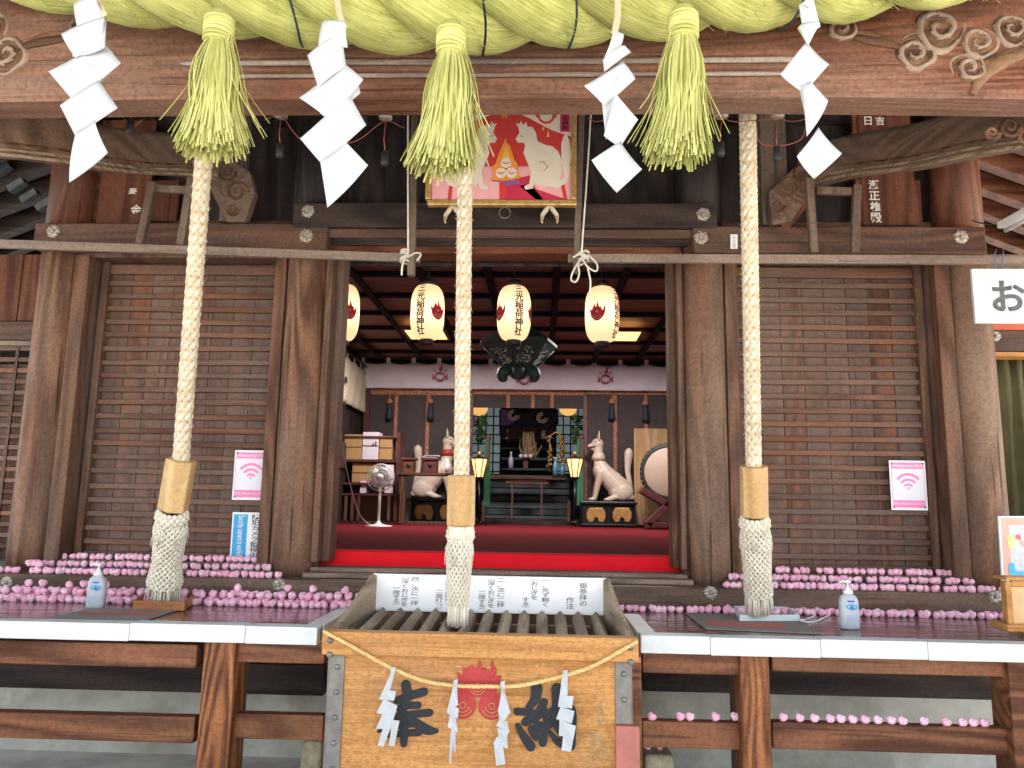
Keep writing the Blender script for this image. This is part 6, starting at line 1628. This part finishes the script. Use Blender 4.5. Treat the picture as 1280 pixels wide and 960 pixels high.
BL = plain('lilac_bottle', (.42, .44, .62), .2); BB = plain('blue_bottle', (.12, .35, .55), .2)
glassb(638.5, 585, 20, 13.4, 'lilac bottle left of the vase on the altar', BL); glassb(694, 594, 22, 13.15, 'blue bottle beside the dark flowers, right side of the altar', BB); glassb(703, 594, 15, 13.15, 'short blue bottle furthest right on the altar', BB)
# sakaki branches / gilt garlands
for px0, px1, lab in ((684, 708, 'gilt garland ornament right of the altar'),):
    t = thing('gilt_garland', lab, 'ornament', P(696, 590, 13.6)); b = MB(); rn = random.Random(3)
    for k in range(90): 
        x = rn.choice((687, 703)) + rn.gauss(0, 1.6); b.ell(P(x, rn.uniform(545, 583), 13.6 + rn.uniform(-.1, .1)), (.02, .02, .03), seg=6, rings=4)
    b.tube([P(687, 590, 13.6), P(687, 545, 13.6), P(695, 540, 13.6), P(703, 545, 13.6), P(703, 590, 13.6)], .015, 5); b.build('gilt_beads', M['brass'], t)
for px, lab in ((601, 'green leafy branch left of the altar opening'), (721, 'green leafy branch right of the altar opening')):
    t = thing('leafy_branch', lab, 'plant', P(px, 555, 13.2)); rn = random.Random(px); b = MB()
    for k in range(70):
        cpt = P(px + rn.gauss(0, 4), 528 + rn.uniform(-8, 26), 13.2 + rn.uniform(-.2, .2)); a = V((rn.uniform(-1, 1), rn.uniform(-1, 1), rn.uniform(-.6, .6))).normalized(); q = a.orthogonal().normalized()
        b.add([cpt - a * .07, cpt + q * .028, cpt + a * .07, cpt - q * .028], [(0, 1, 2, 3)])
    b.build('leaves', M['leaf'], t, fix=False); b = MB(); b.tube([P(px, 556, 13.2), P(px + 1, 522, 13.2)], .015, 6); b.build('stem', M['darkwine'], t)
# small round lamps seen through the opening
for px, py, lab in ((599, 511, 'small round lit lantern at the left edge of the altar opening'), (710, 511, 'small round lit lantern at the right edge of the altar opening')):
    Y = 13.3; u = Y / F; c = P(px, py, Y); t = thing('round_lantern', lab, 'lantern', c); b = MB(); b.ell(c, (11 * u, 11 * u, 9 * u), seg=20, rings=12); b.build('lantern_shade', emit('amber_glow_%d' % px, (1, .55, .16), .16), t)
    b = MB(); b.lathe([(5 * u, 8.5 * u), (5 * u, 11 * u)], c, 12); b.build('lantern_cap', M['black'], t)
# standing lamps with tapered amber shades, and tall green banners
AMB = emit('amber_shade', (1, .5, .13), .36)
for px, lab in ((599, 'black-ribbed amber standing lamp left of the altar'), (718.5, 'black-ribbed amber standing lamp right of the altar, beside the fox statue')):
    Y = 12.2; u = Y / F; c = P(px, 585, Y); t = thing('standing_lamp', lab, 'lamp', P(px, 654, Y), 'amber standing lamps before the altar')
    b = MB(); b.lathe([(5 * u, -11 * u), (10 * u, 11 * u)], c, 6, smooth=False); b.build('lamp_shade', AMB, t)
    b = MB()
    for k in range(6):
        a = math.pi / 3 * k; b.tube([c + V((5.2 * u * math.cos(a), 5.2 * u * math.sin(a), -11 * u)), c + V((10.3 * u * math.cos(a), 10.3 * u * math.sin(a), 11.5 * u))], .009, 5)
    b.lathe([(11 * u, 11 * u), (11.2 * u, 12.2 * u), (4 * u, 14 * u), (1 * u, 15 * u)], c, 6, smooth=False); b.lathe([(2 * u, -16 * u), (5.5 * u, -12 * u), (5.5 * u, -11 * u)], c, 6, smooth=False); b.build('lamp_frame', M['black'], t)
    b = MB(); b.tube([c + V((0, 0, -14 * u)), P(px, 652, Y)], .02, 8); b.lathe([(7 * u, 0), (6 * u, 2 * u), (1.5 * u, 4 * u)], P(px, 654, Y), 14); b.build('lamp_pole', M['black'], t)
    b = MB(); b.ell(c + V((0, 0, 18 * u)), 3 * u); b.build('lamp_finial', M['brass'], t)
for px, lab in ((610, 'green cloth banner left of the altar'), (726, 'green cloth banner behind the right standing lamp')):
    t = thing('banner', lab, 'banner', P(px, 630, 12.5)); b = MB(); b.pbox(px - 5, 548, px + 3, 632, 12.5, .02); b.build('banner_cloth', M['green'], t, bevel=.004)
    b = MB(); b.pbox(px - 1.5, 545, px + 1.5, 585, 12.47, .02); b.build('banner_ribbon', M['darkwine'], t); b = MB(); b.tube([P(px - 6, 547, 12.5), P(px + 4, 547, 12.5)], .02, 6); b.build('banner_rod', M['darkwine'], t)

# fox statues on their black stands
def fox_statue(cx_px, base_py, Y, face, lab, scale=1.0, open_mouth=True, red=False):
    """seated fox in profile; face = -1 looks left, 1 looks right; unit = px of the right statue"""
    u = Y / F * scale; o = P(cx_px, base_py, Y); t = thing('fox_statue', lab, 'statue', o, 'seated cream fox statues')
    def q(x, z, y=0): return o + V((-face * -1 * x * u if False else (x * u if face < 0 else -x * u), y * u, z * u))
    b = MB()
    C = b.cone
    # coordinates: x from -30 (front paws) to 30 (tail), z up; facing -x
    b.tube(spline([q(16, 15), q(6, 25), q(-6, 38), q(-13, 50), q(-15, 60)], 4), [15, 15.2, 15, 14.6, 14, 13.4, 12.8, 12.2, 11.6, 11, 10.2, 9.4, 8.6, 7.8, 7.2, 6.8, 6.4][:17] and [r * u for r in (15, 15, 14.8, 14.4, 14, 13.4, 12.8, 12.2, 11.6, 11, 10.2, 9.4, 8.6, 7.8, 7.2, 6.8, 6.4)], 16)
    b.ell(q(-12, 40), (11 * u, 10.5 * u, 13 * u)); b.ell(q(14, 16), (17 * u, 14 * u, 16 * u)); b.ell(q(4, 27), (15 * u, 12.5 * u, 14 * u))
    for s in (-1, 1):
        C(q(-12, 38, s * 6), q(-17, 20, s * 6.5), 6 * u, 4.4 * u); C(q(-17, 20, s * 6.5), q(-20, 5, s * 6.5), 4.4 * u, 3.4 * u); b.ell(q(-23, 2.6, s * 6.5), (5.5 * u, 4 * u, 2.9 * u))
        b.ell(q(16, 13, s * 10), (15 * u, 6 * u, 12.5 * u)); C(q(8, 6, s * 11), q(-2, 3, s * 11), 4.5 * u, 3.4 * u); b.ell(q(-1, 2.6, s * 11), (7 * u, 3.6 * u, 2.9 * u)); C(q(28, 6, s * 7), q(10, 3, s * 9), 5 * u, 3 * u)
    C(q(-15, 58), q(-15, 72), 7 * u, 6.2 * u); b.ell(q(-16, 77), (8.4 * u, 7.2 * u, 7.8 * u))
    C(q(-19, 75.5), q(-27.5, 74, 0), 5 * u, 2.4 * u); C(q(-18, 71), q(-24, 69.5 if open_mouth else 72), 2.8 * u, 1.5 * u)
    o1 = remesh(b, 'fox_body', M['statue'], t, .9 * u, 5)
    b = MB()
    for s in (-1, 1): b.tube([q(-14, 81, s * 4), q(-14.5, 87, s * 4.4), q(-13.5, 95, s * 4.2)], [3.2 * u, 2.7 * u, .4 * u], 8, flat=.55)
    b.build('ears', M['statue'], t)
    b = MB(); b.tube(spline([q(29, 12), q(27, 26), q(24.5, 40), q(25, 54), q(26, 66), q(26, 72)], 4), [r * u for r in (3, 3, 3.1, 3.2, 3.3, 3.4, 3.5, 3.6, 3.8, 4, 4.3, 4.6, 5, 5.4, 5.7, 5.8, 5.6, 5.2, 4.4, 3, 1.2)], 12); b.build('tail', M['statue'], t)
    b = MB()
    for s in (-1, 1): b.tube([q(-21, 79, s * 5.2), q(-19, 79.8, s * 6.1), q(-16.5, 79, s * 6.6)], .5 * u, 5); b.tube([q(-26, 72.8, s * 1.6), q(-22, 72.6, s * 3.6), q(-18.5, 73.6, s * 5.2)], .75 * u, 5)
    b.ell(q(-29.6, 74.8), 1.2 * u, seg=8, rings=5); b.build('face_marks', M['blackmat'], t)
    if open_mouth: b = MB(); b.tube([q(-27.2, 71.8), q(-23, 71.3), q(-19, 72.2)], [.9 * u, 1.8 * u, 1.0 * u], 8); b.build('red_mouth', M['red'], t)
    if red: b = MB(); b.lathe([(8.6 * u, -4 * u), (8.8 * u, -1 * u), (7.8 * u, 3 * u), (7.2 * u, 4 * u)], q(-15, 62), 18); b.build('red_collar', M['red'], t)
    else: b = MB(); b.lathe([(9.6 * u, -5 * u), (9 * u, 0), (7.8 * u, 3 * u), (6.6 * u, 5 * u)], q(-14.6, 60), 12); b.build('ruff', M['statue'], t)
def pedestal(x0, y0, x1, y1, Y, lab):
    t = thing('statue_stand', lab, 'stand', P((x0 + x1) / 2, y1, Y), 'black lacquer statue stands'); bk('stand_body', 'black', x0 + 2, y0 + 4, x1 - 2, y1, Y, .8, t, .01); bk('stand_top', 'black', x0, y0, x1, y0 + 3.6, Y - .04, .88, t, .008); bk('stand_foot', 'black', x0, y1 - 3, x1, y1, Y - .03, .86, t, .006)
    w = (x1 - x0 - 6) / 2
    for k in range(2):
        cx_ = x0 + 3 + w * (k + .5); h = (y1 - y0) * .62; ym = (y0 + y1) / 2 + 1.5; r = w * .36
        pp = [(cx_ - r, ym - h * .2), (cx_ - r * .7, ym - h * .48), (cx_ + r * .7, ym - h * .48), (cx_ + r, ym - h * .2), (cx_ + r, ym + h * .15), (cx_ + r * .75, ym + h * .45), (cx_ + r * .3, ym + h * .42), (cx_ + r * .2, ym + h * .2), (cx_, ym + h * .1), (cx_ - r * .2, ym + h * .2), (cx_ - r * .3, ym + h * .42), (cx_ - r * .75, ym + h * .45), (cx_ - r, ym + h * .15)]
        b = MB(); b.ppoly(pp, Y - .008, .012); b.build('gilt_panel', M['statuegold'], t, bevel=.004)
        b = MB(); b.pbox(cx_ + w / 2 - .6, y0 + 4, cx_ + w / 2 + .6, y1 - 3, Y - .012, .02); b.build('stand_stile', M['black'], t)
pedestal(726, 627, 797, 658, 12.15, 'black stand under the right-hand fox statue, two gilt panels')
fox_statue(762, 627, 12.5, -1, 'cream fox statue facing left, open mouth, beside the drum', .92)
pedestal(511, 623, 580, 655, 12.3, 'black stand under the left-hand fox statue')
fox_statue(544, 623, 12.65, 1, 'cream fox statue with red collar, half hidden by the wooden table', .92, False, True)
# drum on its cradle with a screen behind
Y = 11.6; u = Y / F; c = P(836, 590, Y); t = thing('drum', 'large drum with pale skin behind the right doorpost', 'drum', c + V((0, 0, -.6)))
ax = Matrix.Rotation(rad(90), 3, 'X') @ Matrix.Rotation(0, 3, 'Z'); ax = Matrix.Rotation(rad(-14), 3, 'Z') @ ax
b = MB(); b.lathe([(31 * u, -.02), (36 * u, -.2), (38 * u, -.4), (36 * u, -.6), (31 * u, -.78)], c, 40, axis=ax); b.build('drum_body', M['darkwine'], t)
b = MB(); b.lathe([(.01, .016), (29 * u, .014), (31 * u, .0), (31 * u, -.02)], c, 40, axis=ax); b.build('drum_skin', M['drumskin'], t)
b = MB(); b.lathe([(30.4 * u, .016), (33.5 * u, .02), (36 * u, -.01), (36.5 * u, -.08), (33 * u, -.1)], c, 40, axis=ax, caps=False); b.build('drum_rim', M['blackmat'], t)
b = MB()
for k in range(36):
    a = k * .1745; b.ell(c + ax @ V((34.6 * u * math.cos(a), 34.6 * u * math.sin(a), .012)), .014, seg=6, rings=4)
b.build('rim_studs', M['iron'], t)
t = thing('drum_cradle', 'wine-red wooden cradle under the drum', 'stand', P(830, 658, Y))
for pa, pb, w in (((800, 612), (840, 634), .09), ((836, 628), (808, 656), .1), ((806, 656), (860, 656), .08), ((846, 630), (872, 656), .1)):
    b = MB(); b.bar(P(*pa, Y - .05), P(*pb, Y - .05), .3, w, up=(0, 0, 1)); b.build('cradle_beam', M['darkwine'], t, bevel=.008)
b = MB(); b.pbox(793, 536, 880, 657, 12.45, .04); tag(b.build('screen_panel', M['pale'], None, bevel=.006), 'plain pale wooden panel standing behind the drum', 'panel')
# floor fan
Y = 10.5; u = Y / F; c = P(476, 597, Y); ft = P(473, 657, Y); ft.z = ZF + .001; t = thing('floor_fan', 'white pedestal fan standing on the dark red carpet, left', 'fan', ft)
b = MB(); b.lathe([(17 * u, 0), (17 * u, .012), (6 * u, .03), (3 * u, .05), (1.8 * u, .08)], ft, 28); b.build('fan_base', M['whiteplastic'], t)
b = MB(); b.tube([ft + V((0, 0, .05)), V((ft.x, ft.y, c.z - 12 * u))], [.02, .02], 10); b.tube([V((ft.x, ft.y, ft.z + .3)), V((ft.x + .005, ft.y + .02, c.z))], [.013, .013], 10); b.build('fan_pole', M['whiteplastic'], t)
ax = Matrix.Rotation(rad(90), 3, 'X')
b = MB()
for r, z in ((17 * u, 0), (16.6 * u, .04), (12 * u, .055), (7.5 * u, .06)): b.tube([c + ax @ V((r * math.cos(a * .157), r * math.sin(a * .157), z)) for a in range(40)], .0042, 5, closed=True)
for k in range(44):
    a = k * 2 * math.pi / 44
    b.tube([c + ax @ V((q * u * math.cos(a + sw), q * u * math.sin(a + sw), z)) for q, z, sw in ((4, .062, 0), (10, .06, .12), (15, .045, .2), (17, 0, .22))], .0022, 4)
gd = b.build('fan_guard', M['whiteplastic'], t)
b = MB(); b.lathe([(.01, .075), (4 * u, .072), (4.6 * u, .06), (4.4 * u, .05)], c, 20, axis=ax); b.build('guard_badge', M['whiteplastic'], gd)
for k in range(5):
    a = k * 1.2566; b = MB(); vs = []
    for i in range(6):
        q = 3 + 11 * i / 5; wd = (.35 + .28 * math.sin(math.pi * (i + .6) / 6))
        for s in (-1, 1): vs.append(c + ax @ V((q * u * math.cos(a + s * wd), q * u * math.sin(a + s * wd), .02 + s * .014)))
    b.add(vs, [(2 * i, 2 * i + 1, 2 * i + 3, 2 * i + 2) for i in range(5)], 0, True); b.build('fan_blade', plain('grey_blade_%d' % k, (.62, .63, .65), .4), t, solid=.003)
b = MB(); b.lathe([(.005, -.02), (.06, -.03), (.07, -.12), (.05, -.2), (.01, -.22)], c, 16, axis=ax); b.build('fan_motor', M['whiteplastic'], t)
b = MB(); b.tube(spline([P(426, 520, 7.5), P(428, 560, 7.8), P(436, 600, 8.6), P(448, 640, 9.8), P(458, 653, 10.3), P(467, 657, 10.5)], 6), .006, 5); b.build('fan_cord', M['string'], t)
# shelf unit with boxes, left
Y = 11.8; t = thing('shelf_unit', 'dark open shelves along the left of the hall, behind the fan', 'shelves', P(460, 655, Y))
for y in (545, 575, 603.5, 617, 652): bk('shelf_board', 'darkwine', 424, y, 498, y + 2.6, Y, .5, t, .004)
for x in (424, 494): bk('shelf_side', 'darkwine', x, 541, x + 4, 654, Y + .002, .49, t, .004)
bk('shelf_back', plain('dim_ochre_board', (.3, .22, .11), .8), 424, 575, 498, 655, Y + .5, .02, t)
for x in (430, 438, 446, 484, 492): bk('slat_upright', 'jamb', x, 620, x + 3.5, 651, Y - .02, .03, t, .003)
def crate(name, lab, mat, x0, y0, x1, y1, Y, d, grp=None, marks=()):
    t = thing(name, lab, 'box', P((x0 + x1) / 2, y1, Y), grp); bk('box_body', mat, x0, y0, x1, y1, Y, d, t, .006)
    b = MB(); xm = (x0 + x1) / 2; b.pbox(x0 + .2, (y0 + y1) / 2 - .6, x1 - .2, (y0 + y1) / 2 + .6, Y - .004, .003)
    b.build('box_seam', M['tie_red'], t)
    for (mx0, my0, mx1, my1) in marks:
        b = MB(); b.pbox(mx0, my0, mx1, my1, Y - .008, .004); b.build('box_mark', M['blackmat'], t)
crate('cardboard_box', 'brown cardboard box at the left on the top shelf', 'cardboard', 429, 543, 452, 574.5, Y + .02, .3)
crate('cardboard_box', 'brown cardboard box right of the pale carton on the top shelf', 'cardboard', 474, 545, 490, 574.5, Y + .02, .3)
crate('pale_carton', 'pale carton with black marks on the top shelf', 'noren', 453, 540, 473, 574.5, Y + .02, .3, None, ((466, 554, 467.5, 558), (469, 552, 470.5, 558), (464, 556, 465.2, 558)))
crate('pale_carton', 'tall white carton behind the fan', 'noren', 481, 581, 491.5, 616.5, Y + .02, .3, None, ((484, 595, 489, 596.5), (485, 601, 489, 602)))
crate('pale_carton', 'small white carton left of the fan head', 'noren', 450, 601, 457.5, 616.5, Y + .02, .3, None, ((450.5, 606, 452, 609),))
crate('cardboard_box', 'dim brown box behind the small white carton', 'cardboard', 440, 579, 472, 603, Y + .05, .3)
# wooden table in front of the left fox, with small cabinets
Y = 11.5; t = thing('side_table', 'plain wooden table in front of the left fox statue', 'table', P(540, 656, Y)); bk('table_top', 'tie', 494, 591, 590, 594, Y, .5, t, .004)
for x in (499.5, 583): bk('table_leg', 'jamb', x, 594.3, x + 6, 655, Y + .02, .06, t, .004)
bk('table_rail', 'jamb', 506, 652, 582, 656, Y + .03, .05, t, .003); bk('inner_leg', 'jamb', 507.5, 622, 510, 652, Y + .4, .05, t)
def cabinet(x0, x1, lab, mat):
    t = thing('small_cabinet', lab, 'box', P((x0 + x1) / 2, 590.5, Y), 'small wooden shrine boxes on the table'); bk('cabinet_body', mat, x0 + 3, 575, x1 - 3, 590.6, Y + .03, .18, t, .005); bk('cabinet_top', mat, x0, 572, x1, 574.8, Y + .01, .22, t, .004)
    b = MB(); cc_ = P((x0 + x1) / 2, 582, Y + .025); b.ell(cc_, (.028, .012, .028), seg=10, rings=6); b.build('cabinet_emblem', M['black'], t)
cabinet(501, 520, 'brown small cabinet at the left on the table', 'tie_red'); cabinet(526, 549, 'dark wine small cabinet with papers on top', 'darkwine')
b = MB()
for k in range(4): b.pbox(528 + k, 570.4 - k * .5, 546 + k, 571.5 - k * .5, Y + .02, .18)
tag(b.build('paper_stack', M['noren'], None), 'loose cream papers lying on the dark small cabinet', 'papers')
t = thing('green_bottle', 'white-labelled bottle on the table near the middle rope', 'bottle', P(559, 590.5, Y)); u = Y / F; b = MB(); b.lathe([(3 * u, 0), (3.2 * u, 10 * u), (1.2 * u, 13 * u), (1.1 * u, 16 * u)], P(559, 590.5, Y), 14); b.build('bottle_glass', M['paper_card'], t)
# dark tassel ornaments on the left wall below the curtain
for k, (y, lab) in enumerate(((10.6, 'framed dim picture below the left curtain, nearer the door'), (11.9, 'framed dim picture below the left curtain, nearer the far corner'))):
    t = thing('dim_picture', lab, 'picture', (XL + .05, y, 2.3)); b = MB(); b.box(XL + .005, XL + .03, y - .35, y + .35, 2.05, 2.45); b.build('picture_frame', M['darkwine'], t, bevel=.005)
    b = MB(); b.box(XL + .031, XL + .034, y - .3, y + .3, 2.1, 2.4); b.build('picture_face', M['blind'], t)
# ================================================================ light and render settings
w = bpy.data.worlds.new('World'); S.world = w; w.use_nodes = True
nt = w.node_tree; bg = nt.nodes['Background']
sky = nt.nodes.new('ShaderNodeTexSky'); sky.sky_type = 'NISHITA'; sky.sun_disc = False
SEL, SAZ = 58, 35
sky.sun_elevation = rad(SEL); sky.sun_rotation = rad(SAZ); sky.air_density = 1.0; sky.dust_density = 2.5; sky.ozone_density = .6
hs = nt.nodes.new('ShaderNodeHueSaturation'); hs.inputs['Saturation'].default_value = .4; nt.links.new(sky.outputs[0], hs.inputs['Color']); nt.links.new(hs.outputs[0], bg.inputs[0]); bg.inputs[1].default_value = .15
sd = V((math.sin(rad(SAZ)) * math.cos(rad(SEL)), math.cos(rad(SAZ)) * math.cos(rad(SEL)), math.sin(rad(SEL))))
sun = light('sun', 'SUN', (0, 0, 20), 4.0, (1, .95, .87), angle=rad(.5))
sun.rotation_euler = sd.to_track_quat('Z', 'Y').to_euler()
S.view_settings.view_transform = 'Standard'; S.view_settings.look = 'None'; S.view_settings.gamma = 1
S.view_settings.use_curve_mapping = False
S.view_settings.exposure = 2.42
S.render.engine = 'CYCLES'
S.cycles.use_denoising = True
S.cycles.max_bounces = 8; S.cycles.diffuse_bounces = 5; S.cycles.glossy_bounces = 3; S.cycles.transmission_bounces = 5
S.cycles.sample_clamp_indirect = 4
S.cycles.caustics_reflective = False; S.cycles.caustics_refractive = False
S.render.resolution_x = 1024; S.render.resolution_y = 768
